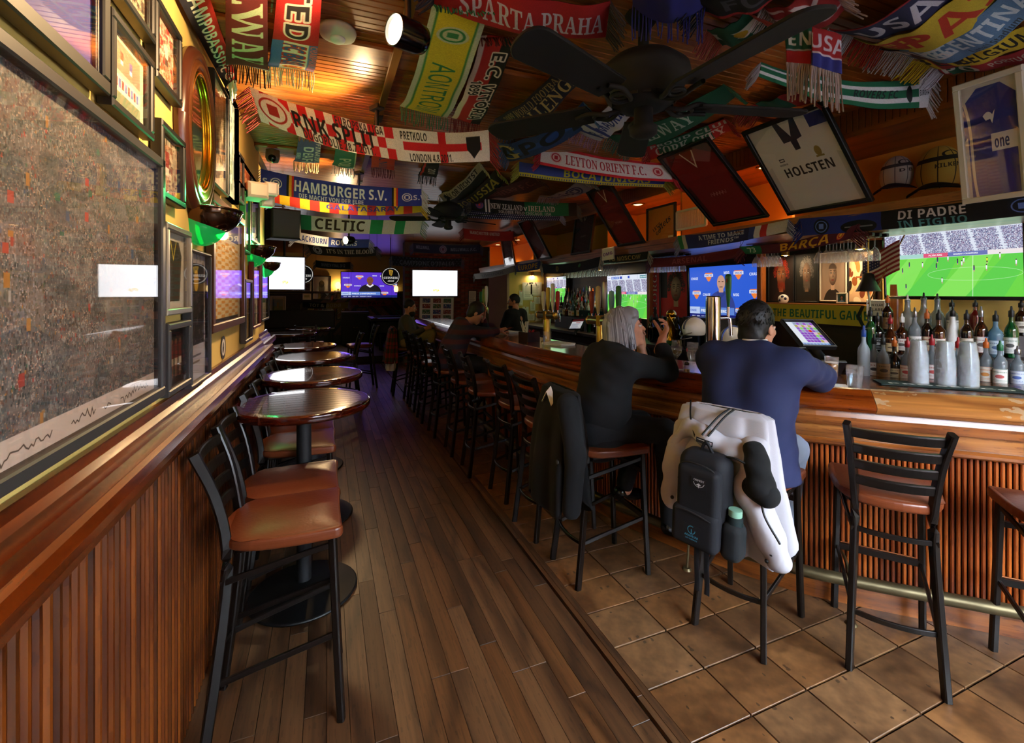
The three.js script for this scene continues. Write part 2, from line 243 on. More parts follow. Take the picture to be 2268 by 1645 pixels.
// drink ledge along the left wall
{
  const sec = (x1) => [[WALLX + 0.002, 1.09], [WALLX + 0.045, 1.09], [x1 - 0.02, 1.165], [x1, 1.18], [x1 + 0.006, 1.205], [x1, 1.228], [x1 - 0.012, 1.235], [x1 - 0.022, 1.228], [WALLX + 0.045, 1.222], [WALLX + 0.035, 1.25], [WALLX + 0.02, 1.262], [WALLX + 0.014, 1.285], [WALLX + 0.002, 1.288]];
  const mk = (z0, z1, x1, dx, label) => { const s = new THREE.Shape(sec(x1).map((p) => new THREE.Vector2(p[0] + dx, p[1]))); const g = new THREE.ExtrudeGeometry(s, { depth: z0 - z1, bevelEnabled: false }).translate(0, 0, z1); tag(obj('drink_ledge', grain(g, 'z'), M.ledge), label, 'ledge'); };
  mk(FRONTZ, -4.22, -0.412, 0, 'long varnished wooden drink ledge below the large crowd picture'); mk(-4.23, WALLEND, -0.43, -0.05, 'short wooden drink ledge at the far end of the yellow wall');
}
// room behind and around
struct('wall_left', span(-2.45, -2.3, 0, CEIL, BACKZ, WALLEND + 0.0), M.darkWall, 'dark side wall of the back room'); struct('wall_left', span(-2.3, WALLX - 0.05, 0, CEIL, WALLEND - 0.001, WALLEND + 0.1), M.plaster, 'return of the yellow wall');
struct('wall_right', span(BACKX, BACKX + 0.15, 0, CEIL + 0.1, BACKZ, FRONTZ), M.plaster, 'yellow wall behind the liquor bottles'); struct('trim_2', grain(span(BACKX - 0.03, BACKX, 0, 2.08, -9.6, -2.35), 'z'), M.darkWood, 'dark wooden panelling behind the back bar');
{
  const w = structGroup('wall_back', 'back wall with diagonal wooden boards under yellow plaster');
  obj('plaster', span(-2.4, BACKX, 0, CEIL, BACKZ - 0.15, BACKZ), M.plaster, w);
  const cell = grain(cbox(0.09, 2.3, 0.02, 0.004), 'y');
  obj('dado', span(-2.3, BACKX, 0.15, 1.62, BACKZ, BACKZ + 0.01), M.darkWood, w);
  for (let i = 0; i < 26; i++) { const m = obj('plank', cell, i % 3 ? M.darkOak : M.darkWood, w), x = -0.6 + i * 0.135; m.position.set(x, 1.0, BACKZ + 0.022); m.rotation.z = i < 13 ? -0.75 : 0.75; m.scale.y = 0.72; }
  obj('dado_rail', grain(cbox(6.4, 0.06, 0.05, 0.01, 0.95, 1.66, BACKZ + 0.03), 'x'), M.darkWood, w);
}
{ // front wall with the street windows behind the camera
  const w = structGroup('wall_front', 'street front wall with tall windows');
  const Z0 = FRONTZ, Z1 = FRONTZ + 0.2; // openings: window x 0.95..3.9, y 0.75..2.6 ; door x -0.35..0.6
  obj('plaster', [span(-0.67, -0.38, 0, CEIL, Z0, Z1), span(-0.38, 0.58, 2.15, CEIL, Z0, Z1), span(0.58, 1.0, 0, CEIL, Z0, Z1), span(1.0, 3.95, 0, 0.6, Z0, Z1), span(1.0, 3.95, 2.5, CEIL, Z0, Z1), span(3.95, BACKX + 0.15, 0, CEIL, Z0, Z1)], M.plaster, w);
  for (const [n, x0, x1, y0, y1] of [[1, 1.0, 2.45, 0.6, 2.5], [2, 2.5, 3.95, 0.6, 2.5]]) { const g = structGroup(`window_${n}`, `street window ${n === 1 ? 'beside the door' : 'near the bar end'}`); obj('window_frame', [span(x0, x0 + 0.05, y0, y1, Z0 + 0.05, Z0 + 0.12), span(x1 - 0.05, x1, y0, y1, Z0 + 0.05, Z0 + 0.12), span(x0, x1, y0, y0 + 0.06, Z0 + 0.05, Z0 + 0.12), span(x0, x1, y1 - 0.06, y1, Z0 + 0.05, Z0 + 0.12)], M.darkWood, g); obj('pane', span(x0 + 0.05, x1 - 0.05, y0 + 0.06, y1 - 0.06, Z0 + 0.08, Z0 + 0.086), M.pane, g); }
  const d = structGroup('door_1', 'dark wooden street door'); obj('leaf', span(-0.38, 0.58, 0, 2.15, Z0 + 0.06, Z0 + 0.11), M.darkWood, d); obj('door_handle', rod([0.48, 0.95, Z0 + 0.02], [0.48, 1.15, Z0 + 0.02], 0.012), M.brass, d);
}
{ // brick pillar wall with the far screen
  const w = structGroup('wall_brick', 'dark red brick pier behind the far end of the bar'), x0 = 1.62, x1 = 3.62, z = -10.5;
  obj('mortar', span(x0, x1, 0, CEIL, z - 0.3, z - 0.012), M.mortar, w);
  const g = grain(cbox(0.205, 0.058, 0.024, 0.003), 'x', 3), h = grain(cbox(0.098, 0.058, 0.024, 0.003), 'x', 3), stuff = []; let n = 0;
  for (let r = 0; r < 38; r++) for (let c = 0; c < 9; c++) { const x = x0 + 0.105 + c * 0.215 + (r % 2) * 0.1075, y = 0.04 + r * 0.069; if (x + 0.1 > x1) continue; const m = obj('brick', g, [M.brickA, M.brickB, M.brickC][Math.floor(hash(r, c) * 3)], w); m.position.set(x, y, z + (hash(r, c, 4) - 0.5) * 0.006); n++; }
}
struct('wall_notes', span(3.4, BACKX, 0, 2.08, -8.72, -8.6), M.plaster, 'yellow wall with notices at the far end of the back bar');

{ // unseen road, pavement and houses, added to block low daylight through the windows
  struct('added_street', [span(-14, 18, -0.3, -0.12, 3.2, 15), span(-14, 18, -0.3, -0.02, FRONTZ + 0.2, 3.2)], std(0x2c2c2e, 0.9), 'unseen dark street and pavement added to block light from below');
  const h = thing('added_street_house', 'unseen row of brick houses added to block low daylight', 'building', [0, 0, 16]); obj('facade', span(-14, 18, -0.1, 4.8, 0, 1), M.brickB, h); obj('cornice', span(-14, 18, 4.8, 5.1, -0.3, 1), M.darkWall, h);
  for (let k = 0; k < 12; k++) for (const y of [0.6, 2.8]) { const w = obj('window', span(-12.5 + k * 2.5, -11.3 + k * 2.5, y, y + 1.7, -0.06, 0.02), M.offWhite, h); obj('pane', span(-12.4 + k * 2.5, -11.4 + k * 2.5, y + 0.1, y + 1.6, -0.08, -0.05), M.blackGloss, w); }
}

// ---------- the bar ----------
const noseCurve = curve([[1.6, 0, -9.2], [1.62, 0, -7], [1.64, 0, -5.4], [1.68, 0, -4.0], [1.745, 0, -3.3], [1.83, 0, -2.8], [1.96, 0, -2.43], [2.12, 0, -2.05], [2.31, 0, -1.73], [2.5, 0, -1.52], [2.97, 0, -1.08], [3.45, 0, -0.62], [4.18, 0, 0.08]]);
const nosePts = noseCurve.getSpacedPoints(160), noseSide = (i) => { const a = nosePts[Math.max(0, i - 1)], b = nosePts[Math.min(160, i + 1)]; return b.clone().sub(a).normalize().cross(V(0, 1, 0)); };
const offset = (k, y = 0, i0 = 0, i1 = 160) => nosePts.slice(i0, i1 + 1).map((p, i) => p.clone().addScaledVector(noseSide(i + i0), k).setY(y));
const BT = 1.13;
{
  const b = thing('bar_counter', 'long curving varnished wooden bar counter with reeded front', 'bar counter');
  const sw = (sec, m, name, i0 = 0, i1 = 160) => obj(name, sweep(sec, nosePts.slice(i0, i1 + 1)), m, b);
  sw([[-0.09, 1.098], [-0.66, 1.098], [-0.66, BT], [-0.09, BT]], M.bar, 'bar_top');
  const nose = [[-0.12, 1.04], [-0.035, 1.03], [-0.012, 1.038], [0.004, 1.055], [0.006, 1.07], [-0.006, 1.084], [-0.05, 1.118], [-0.085, 1.142], [-0.105, 1.146], [-0.12, 1.14]];
  let seam = nosePts.findIndex((p) => p.x > 2.52); const cuts = [0, 34, 62, 84, seam, 160];
  for (let i = 0; i < cuts.length - 1; i++) obj('arm_rail', sweep(nose, nosePts.slice(cuts[i], cuts[i + 1] + 1).map((p, k, a) => (k === a.length - 1 && i < cuts.length - 2 ? p.clone().lerp(a[k - 1], 0.035) : p))), i === 4 ? M.oakWorn : M.bar, b);
  sw([[-0.14, 0.95], [-0.045, 0.955], [-0.04, 1.0], [-0.05, 1.035], [-0.14, 1.04]], M.oakB, 'cove_moulding');
  sw([[-0.14, 0.875], [-0.075, 0.875], [-0.072, 0.955], [-0.14, 0.955]], M.oak, 'fascia_board');
  sw([[-0.14, 0.842], [-0.062, 0.842], [-0.05, 0.852], [-0.05, 0.866], [-0.066, 0.878], [-0.14, 0.878]], M.oakB, 'bead_moulding');
  sw([[-0.6, 0.0], [-0.125, 0.0], [-0.125, 1.09], [-0.6, 1.09]], M.darkRedwood, 'carcass');
  sw([[-0.14, 0.0], [-0.095, 0.0], [-0.095, 0.105], [-0.1, 0.12], [-0.14, 0.12]], M.oakB, 'plinth');
  const pc = curve(offset(-0.118)), L = pc.getLength(), n = Math.floor(L / 0.024), g = [0, 1, 2].map((k) => grain(cbox(0.0155, 0.73, 0.016, 0.004), 'y', 1, k * 0.31, k * 0.17)), far = [];
  for (let i = 0; i < n; i++) {
    const t = (i + 0.5) / n, p = pc.getPointAt(t), d = pc.getTangentAt(t), a = Math.atan2(-d.z, d.x), k = Math.floor(hash(i, 5) * 3);
    if (p.z > -3.15 && p.x < 3.5) { const m = obj('slat', g[k], [M.slatA, M.slatB, M.slatC][Math.floor(hash(i, 8) * 3)], b); m.position.set(p.x, 0.482, p.z); m.rotation.y = a; } else far.push(g[k].clone().rotateY(a).translate(p.x, 0.482, p.z));
  }
  tag(obj('far_slats', far, M.slatA, b), null, null, null, 'stuff');
}
{ // foot rail
  const r = thing('foot_rail', 'tarnished brass foot rail along the foot of the bar', 'foot rail'); const i0 = 60;
  obj('tube', new THREE.TubeGeometry(curve(offset(0.045, 0.2, i0, 158)), 110, 0.029, 14), M.oldBrass, r);
  for (let i = i0 + 3; i < 157; i += 12) { const p = nosePts[i], s = noseSide(i), a = p.clone().addScaledVector(s, 0.045), w = p.clone().addScaledVector(s, -0.1); const y = (q, h) => q.clone().setY(h); obj('bracket', [tube([y(w, 0.27), y(w.clone().lerp(a, 0.5), 0.27), y(a, 0.235), y(a, 0.2)], 0.008, 10), rod(y(a, 0.17), y(a.clone().addScaledVector(s, 0.03), 0.012), 0.007), cyl(0.028, 0.02, 0.012, a.x + s.x * 0.03, 0, a.z + s.z * 0.03), new THREE.TorusGeometry(0.0315, 0.005, 8, 20).rotateY(Math.atan2(s.x, s.z) + Math.PI / 2).translate(a.x, 0.2, a.z)], M.oldBrass, r); }
}

// ---------- stools: front looks along +x ----------
const stoolParts = (() => {
  const P = {}; const ZF = 0.165;
  P.back = [1, -1].map((s) => bar4([[-0.235, 0, s * 0.16], [-0.195, 0.32, s * 0.146], [-0.168, 0.6, s * 0.134], [-0.172, 0.76, s * 0.134], [-0.205, 0.93, s * 0.15], [-0.262, 1.085, s * 0.172]], 0.026, 0.036, 20));
  P.front = [1, -1].map((s) => bar4([[0.222, 0, s * (ZF + 0.012)], [0.205, 0.35, s * (ZF + 0.006)], [0.19, 0.715, s * ZF]], 0.028, 0.028, 6));
  P.slat = [0, 1, 2, 3].map((k) => { const y = 0.825 + k * 0.073, f = (y - 0.76) / 0.325, x = lerp(-0.176, -0.252, f ** 1.25), z = lerp(0.134, 0.17, f ** 1.1); const pts = curve([[x, y, -z], [x - 0.022, y, -z * 0.55], [x - 0.03, y, 0], [x - 0.022, y, z * 0.55], [x, y, z]]).getPoints(12); return sweep([[-0.005, -0.021], [0.005, -0.021], [0.007, -0.015], [0.007, 0.015], [0.005, 0.021], [-0.005, 0.021], [-0.007, 0.015], [-0.007, -0.015]], pts, { upv: V(-0.2, 1, 0) }); });
  const side = (y, dy, xo) => [1, -1].map((q) => bar4([[xo, y, q * ZF], [xo - 0.1, y - dy * 0.25, q * 0.16], [-0.08, y - dy * 0.7, q * 0.15], [-0.185, y - dy, q * 0.142]], 0.013, 0.022, 16)), rung = (y, x) => bar4([[x, y, 0.14], [x - 0.02, y, 0.07], [x - 0.026, y, 0], [x - 0.02, y, -0.07], [x, y, -0.14]], 0.013, 0.022, 14);
  P.sides = [...side(0.68, 0.08, 0.19), ...side(0.33, 0.09, 0.2)]; P.rungs = [rung(0.6, -0.17), rung(0.24, -0.2)];
  P.footBar = cbox(0.02, 0.03, 2 * ZF, 0.004, 0.205, 0.335, 0); P.foot2 = cbox(0.02, 0.025, 2 * ZF, 0.004, 0.2, 0.6, 0);
  const s = new THREE.Shape(); s.moveTo(0.215, -0.17); s.quadraticCurveTo(0.222, -0.19, 0.2, -0.193); s.bezierCurveTo(0.05, -0.2, -0.1, -0.195, -0.16, -0.125); s.bezierCurveTo(-0.2, -0.06, -0.2, 0.06, -0.16, 0.125); s.bezierCurveTo(-0.1, 0.195, 0.05, 0.2, 0.2, 0.193); s.quadraticCurveTo(0.222, 0.19, 0.215, 0.17); s.quadraticCurveTo(0.205, 0, 0.215, -0.17);
  const seat = new THREE.ExtrudeGeometry(s, { depth: 0.012, bevelEnabled: true, bevelThickness: 0.016, bevelSize: 0.012, bevelSegments: 4, curveSegments: 10 }); seat.rotateX(Math.PI / 2).translate(0, 0.742, 0);
  // domed top of the padding
  const dome = sheet((u, v) => { const x = lerp(-0.17, 0.212, u), w = 0.185 * (x < -0.1 ? Math.sqrt(Math.max(0.05, 1 - ((x + 0.1) / -0.075) ** 2 * 0.75)) : 1), z = lerp(-w, w, v); return V(x, 0.757 + 0.013 * (1 - (2 * u - 1) ** 4) * (1 - (2 * v - 1) ** 4), z); }, 14, 12, 0.003);
  P.seat = join([seat, dome]); P.pan = cbox(0.33, 0.016, 0.3, 0.004, 0.03, 0.708, 0);
  P.wear = [join([rod([0.216, 0.351, -0.15], [0.216, 0.351, 0.15], 0.003, 5)]), join([1, -1].map((q) => rod([0.207, 0.346, q * 0.176], [0.1, 0.315, q * 0.164], 0.0025, 5)))];
  P.torn = new THREE.SphereGeometry(0.014, 7, 5).scale(1.2, 0.45, 0.8).translate(0.208, 0.747, 0.178);
  return P;
})();
function stool(x, z, dir, label, group, torn) {
  const t = thing('bar_stool', label, 'bar stool', [x, 0, z], Math.atan2(-dir[1], dir[0]), group), P = stoolParts;
  for (const g of P.back) obj('back_post', g, M.blackMetal, t); for (const g of P.front) obj('front_leg', g, M.blackMetal, t); for (const g of P.slat) obj('back_slat', g, M.blackMetal, t);
  obj('seat', P.seat, M.leather, t); obj('seat_pan', P.pan, M.blackMetal, t); for (const g of P.sides) obj('side_stretcher', g, M.blackMetal, t); for (const g of P.rungs) obj('rear_rung', g, M.blackMetal, t); const f = obj('foot_bar', P.footBar, M.blackMetal, t); obj('worn_edge', P.wear[0], M.copperEdge, f); obj('upper_bar', P.foot2, M.blackMetal, t);
  if (torn) obj('torn_corner', P.torn, M.padding, t);
  return t;
}
const n45 = [0.76, -0.65];
stool(2.41, -1.335, [0.79, -0.61], 'empty black ladder-back bar stool drawn up between the suited man and the end stool', null);
stool(2.8, -0.86, n45, 'empty black ladder-back bar stool at the bar end, next to bottles', null);
stool(1.975, -1.715, [0.94, -0.34], 'bar stool under the man in navy suit with pale coat on its back', null);
stool(1.53, -2.385, [1, 0.02], 'bar stool under the grey-haired woman with dark coat on its back', null);
{ const rest = [[1.5, -2.93], [1.52, -3.52], [1.42, -4.08], [1.4, -4.66]]; for (const [x, z] of rest) stool(x, z, [1, rr(-0.08, 0.08)], 'empty bar stool in the dark row between the woman and the man in hooded top', 'empty stools along the bar'); }
stool(1.36, -5.32, [1, 0], 'bar stool under the man in striped hooded top', null);
for (const z of [-5.95, -6.55, -7.1]) stool(1.34, z, [1, rr(-0.06, 0.06)], 'empty bar stool between the hooded man and the bearded man', 'empty stools at the far bar');
stool(1.22, -7.68, [1, 0.05], 'bar stool under the bearded man with plaid cloth on its back', null);
{ const left = [[-0.172, -2.07, 1], [-0.175, -2.44, 0], [-0.18, -3.08, 1], [-0.18, -3.42, 0], [-0.19, -4.02, 0], [-0.19, -4.36, 0], [-0.2, -5.05, 0], [-0.2, -5.42, 0]], w = ['with torn corner, under the crowd picture', 'between the first round table and the torn stool', 'with torn corner between first two tables', 'close behind the second round table']; left.forEach(([x, z, t], i) => stool(x, z, [1, 0.0], i < 4 ? `brown-seated bar stool backed to the wainscot ${w[i]}` : 'brown-seated bar stool backed to the wainscot among the farther round tables', i < 4 ? null : 'farther stools by the wainscot', t)); }
for (const [x, z, d] of [[0.55, -8.4, [-1, 0.1]], [-0.3, -9.0, [0.2, -1]], [0.2, -6.9, [-1, 0.05]]]) stool(x, z, d, 'bar stool in the dark back part beside far tables', 'stools in the dark back part');

// ---------- round tables ----------
function table(x, z, label, group, r = 0.35) {
  const t = thing('round_table', label, 'table', [x, 0, z], 0, group);
  const top = thing.top ??= lathe([[0, 1.012], [0.335, 1.012], [0.345, 1.016], [0.35, 1.026], [0.35, 1.042], [0.345, 1.05], [0.335, 1.053], [0, 1.053]], 64), planks = [];
  obj('rim', thing.rim ??= lathe([[0.30, 1.01], [0.342, 1.01], [0.35, 1.02], [0.351, 1.042], [0.346, 1.051], [0.335, 1.0535], [0.30, 1.0535]], 64), M.tableTop, t);
  for (let k = -5; k <= 5; k++) { const w = 0.055, zz = k * w, L = Math.sqrt(Math.max(0.001, 0.331 ** 2 - (Math.abs(zz) + (k ? -w / 2 : 0)) ** 2)); const key = 'pl' + Math.abs(k); thing[key] ??= grain(cbox(2 * L * (Math.abs(k) > 3 ? 0.86 : 0.97), 0.036, w - 0.001, 0.002), 'x', 1, k * 0.2, k * 0.3); obj('plank', thing[key], M.tableTop, t).position.set(0, 1.0345, zz); }
  obj('pole', cyl(0.038, 0.038, 0.97, 0, 0.04, 0, 24), M.charcoal, t);
  obj('base', lathe([[0, 0], [0.275, 0], [0.28, 0.008], [0.27, 0.016], [0.1, 0.045], [0.05, 0.07], [0, 0.07]], 40), M.black, t); obj('top_plate', cyl(0.12, 0.12, 0.012, 0, 1.0, 0), M.black, t);
  return t;
}
table(-0.12, -2.785, 'round dark red wooden bar table, first one along the drink ledge'); table(-0.1, -3.7, 'round dark red wooden bar table, second one along the drink ledge');
table(-0.135, -4.74, 'round dark red wooden bar table, third one along the drink ledge'); table(-0.25, -5.75, 'round dark red wooden bar table, fourth one past the ledge end');
table(-0.5, -7.6, 'round dark table in the dim back part under the white screen', 'far round tables'); table(-0.3, -8.5, 'round dark table in the dim back part under the white screen', 'far round tables');

// ---------- ceiling track and spot lamps ----------
{
  const tr = thing('light_track', 'brass-coloured ceiling light track running down the aisle', 'light track');
  obj('rail', cbox(0.036, 0.022, 6.6, 0.004, 0.3, CEIL - 0.04, -4.0), M.brass, tr); for (const z of [-1.2, -3, -4.8, -6.6]) obj('joint', cbox(0.044, 0.03, 0.12, 0.004, 0.3, CEIL - 0.042, z), M.black, tr);
  const spots = [[873, 65, 1.63], [815, 300, 2.69], [783, 440, 4.17], [765, 532, 6.06]], names = ['nearest the smoke detector', 'between the red-and-white checked scarf halves', 'in front of the blue scarf with white capitals', 'in front of the blue-and-white quartered scarf'];
  spots.forEach(([u, v, d], i) => {
    const p = onD(u, v, d), t = thing('track_spot_lamp', `black cylinder track lamp with glowing face ${names[i]}`, 'lamp', p, Math.PI + [0.5, 0.5, 0.6, 0.7][i]);
    const tilt = -0.1, can = lathe([[0, -0.145], [0.03, -0.142], [0.05, -0.125], [0.056, -0.09], [0.056, 0.0], [0.053, 0.004], [0.05, 0], [0.05, -0.08], [0.02, -0.1], [0, -0.1]], 28).rotateZ(-Math.PI / 2 + tilt);
    obj('can', can, M.blackGloss, t); const face = lathe([[0, 0.004], [0.03, 0.002], [0.0495, -0.012], [0.03, -0.05], [0, -0.06]], 24).rotateZ(-Math.PI / 2 + tilt); obj('bulb', face, glow(new THREE.Color().setRGB(1, 0.86, 0.62), 22), t);
    const h = CEIL - 0.05 - p.y; obj('stem', [rod([-0.06, 0, 0], [-0.06, h, 0], 0.012), rod([-0.06, 0.02, -0.05], [-0.06, 0.02, 0.05], 0.01), cbox(0.05, 0.025, 0.09, 0.004, -0.06, h, 0)], M.black, t);
    const L = new THREE.SpotLight(new THREE.Color().setRGB(1, 0.66, 0.32), [11, 10, 8.5, 7][i], 0, 1.5, 0.7, 2); L.castShadow = true; L.shadow.radius = 2.5; const dir = V(Math.cos(tilt), Math.sin(tilt), 0); L.position.copy(dir.clone().multiplyScalar(0.03)); L.target.position.copy(dir.clone().multiplyScalar(1).add(L.position)); t.add(L); t.add(L.target); L.name = 'spot_light';
  });
}
// ---------- ceiling fans ----------
function fan(p, turn, label, s = 1) {
  const t = thing('ceiling_fan', label, 'fan', p, turn);
  obj('motor', lathe([[0, 0.16], [0.05, 0.16], [0.12, 0.13], [0.165, 0.09], [0.17, 0.06], [0.15, 0.045], [0.15, 0.03], [0.135, -0.01], [0.09, -0.045], [0.06, -0.05], [0, -0.05]], 40), M.fan, t);
  obj('hub_cap', lathe([[0, -0.16], [0.03, -0.158], [0.05, -0.145], [0.052, -0.12], [0.036, -0.11], [0.034, -0.05], [0, -0.05]], 28), M.fan, t); obj('down_rod', cyl(0.02, 0.02, CEIL - p.y - 0.15, 0, 0.15, 0), M.fan, t); obj('canopy', lathe([[0, 0], [0.04, 0], [0.075, 0.05], [0.075, 0.07], [0, 0.07]], 24).translate(0, CEIL - p.y - 0.07, 0), M.fan, t);
  for (let k = 0; k < 16; k++) { const a = k / 16 * 6.283; obj('vent_fin', cbox(0.004, 0.03, 0.03, 0.001, 0.115, -0.02, 0).rotateY(a), M.fan, t); }
  const s2 = new THREE.Shape(); s2.moveTo(0.21, -0.055); s2.lineTo(0.6, -0.068); s2.quadraticCurveTo(0.655, -0.065, 0.66, -0.02); s2.quadraticCurveTo(0.66, 0.055, 0.61, 0.068); s2.lineTo(0.21, 0.055); s2.quadraticCurveTo(0.19, 0, 0.21, -0.055);
  const bl = new THREE.ExtrudeGeometry(s2, { depth: 0.007, bevelEnabled: true, bevelThickness: 0.002, bevelSize: 0.003, bevelSegments: 1 }).rotateX(Math.PI / 2 + 0.2).translate(0, -0.03, 0);
  const arm = [tube([[0.09, -0.04, 0], [0.14, -0.055, 0.03], [0.2, -0.035, 0.035], [0.26, -0.04, 0.02]], 0.009), tube([[0.09, -0.04, 0], [0.14, -0.055, -0.03], [0.2, -0.045, -0.035], [0.26, -0.048, -0.02]], 0.009), new THREE.TorusGeometry(0.026, 0.007, 8, 20).rotateX(Math.PI / 2).translate(0.165, -0.05, 0)];
  const armG = join(arm);
  for (let k = 0; k < 5; k++) { const a = k / 5 * 6.283; const m = obj('blade', bl, M.fan, t); m.rotation.y = a; const h = obj('blade_arm', armG, M.fan, m); }
  t.scale.setScalar(s); return t;
}
fan(onD(1425, 212, 1.9), 1.01, 'large black five-blade ceiling fan hanging among the scarves over the stools', 1.1); fan(onD(993, 478, 5.25), 0.3, 'black ceiling fan in the distance beside the white patterned navy scarf');

// ---------- canopy over the back bar ----------
const CANX = 3.1;
{
  const c = structGroup('trim_1', 'wooden canopy with lit niches over the back bar');
  const zN = -0.2, zF = -9.6;
  obj('deck', grain(span(CANX, BACKX, 2.08, 2.17, zF, zN), 'z'), M.honeyB, c); obj('deck_edge', grain(cbox(0.05, 0.05, zN - zF, 0.008, CANX, 2.16, (zN + zF) / 2), 'z'), M.honeyB, c);
  obj('niche_back', grain(span(3.75, BACKX, 2.17, CEIL, zF, zN), 'z'), M.yellowPaint, c); obj('niche_ceiling', grain(span(CANX, 3.75, 2.655, CEIL, zF, zN), 'z'), M.honeyB, c);
  const g = grain(cbox(0.012, 0.16, 0.034, 0.003), 'y'); for (let z = zN - 0.9; z > -4.6; z -= 0.037) obj('fascia_slat', g, M.honeyB, c).position.set(CANX - 0.008, 2.735, z); obj('fascia_trim', grain(cbox(0.03, 0.035, zN - zF, 0.006, CANX - 0.01, 2.65, (zN + zF) / 2), 'z'), M.honeyB, c);
  for (const z of [onX(1800, 400, 3.5).z, onX(1545, 450, 3.5).z, -4.95, -7.2, -9.5]) obj('niche_side', grain(span(3.3, 3.75, 2.17, 2.66, z - 0.02, z), 'y'), M.yellowPaint, c);
  const spots = [[1697, 371], [1413, 453], [1146, 531], [985, 570]];
  spots.forEach(([u, v], i) => {
    const p = onY(u, v, 2.65); if (i === 3) p.set(3.3, 2.65, -9.0);
    const t = thing('recessed_downlight', ['round recessed downlight in the niche beside the white jersey frame', 'round recessed downlight in the niche above the orange framed print', 'round recessed downlight in the far niche behind red jerseys', 'round recessed downlight at the far end of the canopy'][i], 'lamp', p);
    obj('trim_ring', lathe([[0.055, 0.004], [0.075, 0.004], [0.078, -0.004], [0.072, -0.008], [0.055, -0.004]], 28), M.brass, t); obj('bulb', lathe([[0, -0.004], [0.04, -0.003], [0.055, 0.003], [0, 0.003]], 24), glow(new THREE.Color().setRGB(1, 0.62, 0.25), 7), t);
    const L = new THREE.SpotLight(new THREE.Color().setRGB(1, 0.6, 0.25), [10, 9, 7, 6][i], 0, 0.95, 0.8, 2); L.position.set(0, -0.02, 0); L.target.position.set(0.18, -1, 0); L.castShadow = true; L.shadow.radius = 2; L.name = 'spot_light'; t.add(L); t.add(L.target);
  });
}
// framed picture from three corners: bottom left, bottom right, top left (as seen), facing the viewer
const UVQ = (g, r) => { const u = g.attributes.uv; for (let i = 0; i < u.count; i++) u.setXY(i, lerp(r[0], r[2], u.getX(i)), lerp(r[1], r[3], u.getY(i))); return g; };
function framed(name, label, category, bl, br, tl, { frame = M.black, fw = 0.025, depth = 0.03, mat, uv = [0, 0, 1, 1], glass = true, group } = {}) {
  const w = br.clone().sub(bl), wl = w.length(), X = w.clone().normalize(), h0 = tl.clone().sub(bl), h = h0.addScaledVector(X, -h0.dot(X)), hl = h.length(), Y = h.clone().normalize(), Z = X.clone().cross(Y);
  const t = thing(name, label, category, [0, 0, 0], 0, group); t.position.copy(bl).addScaledVector(X, wl / 2); t.quaternion.setFromRotationMatrix(new THREE.Matrix4().makeBasis(X, Y, Z));
  const bars = [cbox(wl, fw, depth, 0.004, 0, fw / 2, 0), cbox(wl, fw, depth, 0.004, 0, hl - fw / 2, 0), cbox(fw, hl - 2 * fw, depth, 0.004, -wl / 2 + fw / 2, hl / 2, 0), cbox(fw, hl - 2 * fw, depth, 0.004, wl / 2 - fw / 2, hl / 2, 0)];
  obj('frame', bars, frame, t); const iw = wl - 1.6 * fw, ih = hl - 1.6 * fw;
  obj('backing', box(iw, ih, 0.006, 0, hl / 2, -depth / 2 + 0.006), M.black, t);
  obj('picture', UVQ(new THREE.PlaneGeometry(iw, ih), uv).translate(0, hl / 2, -depth / 2 + 0.012), mat, t);
  if (glass) obj('glass', new THREE.BoxGeometry(iw, ih, 0.002).translate(0, hl / 2, depth / 2 - 0.008), M.glass, t);
  return t;
}
const P4 = (f, ...q) => q.map(([u, v]) => f(u, v));
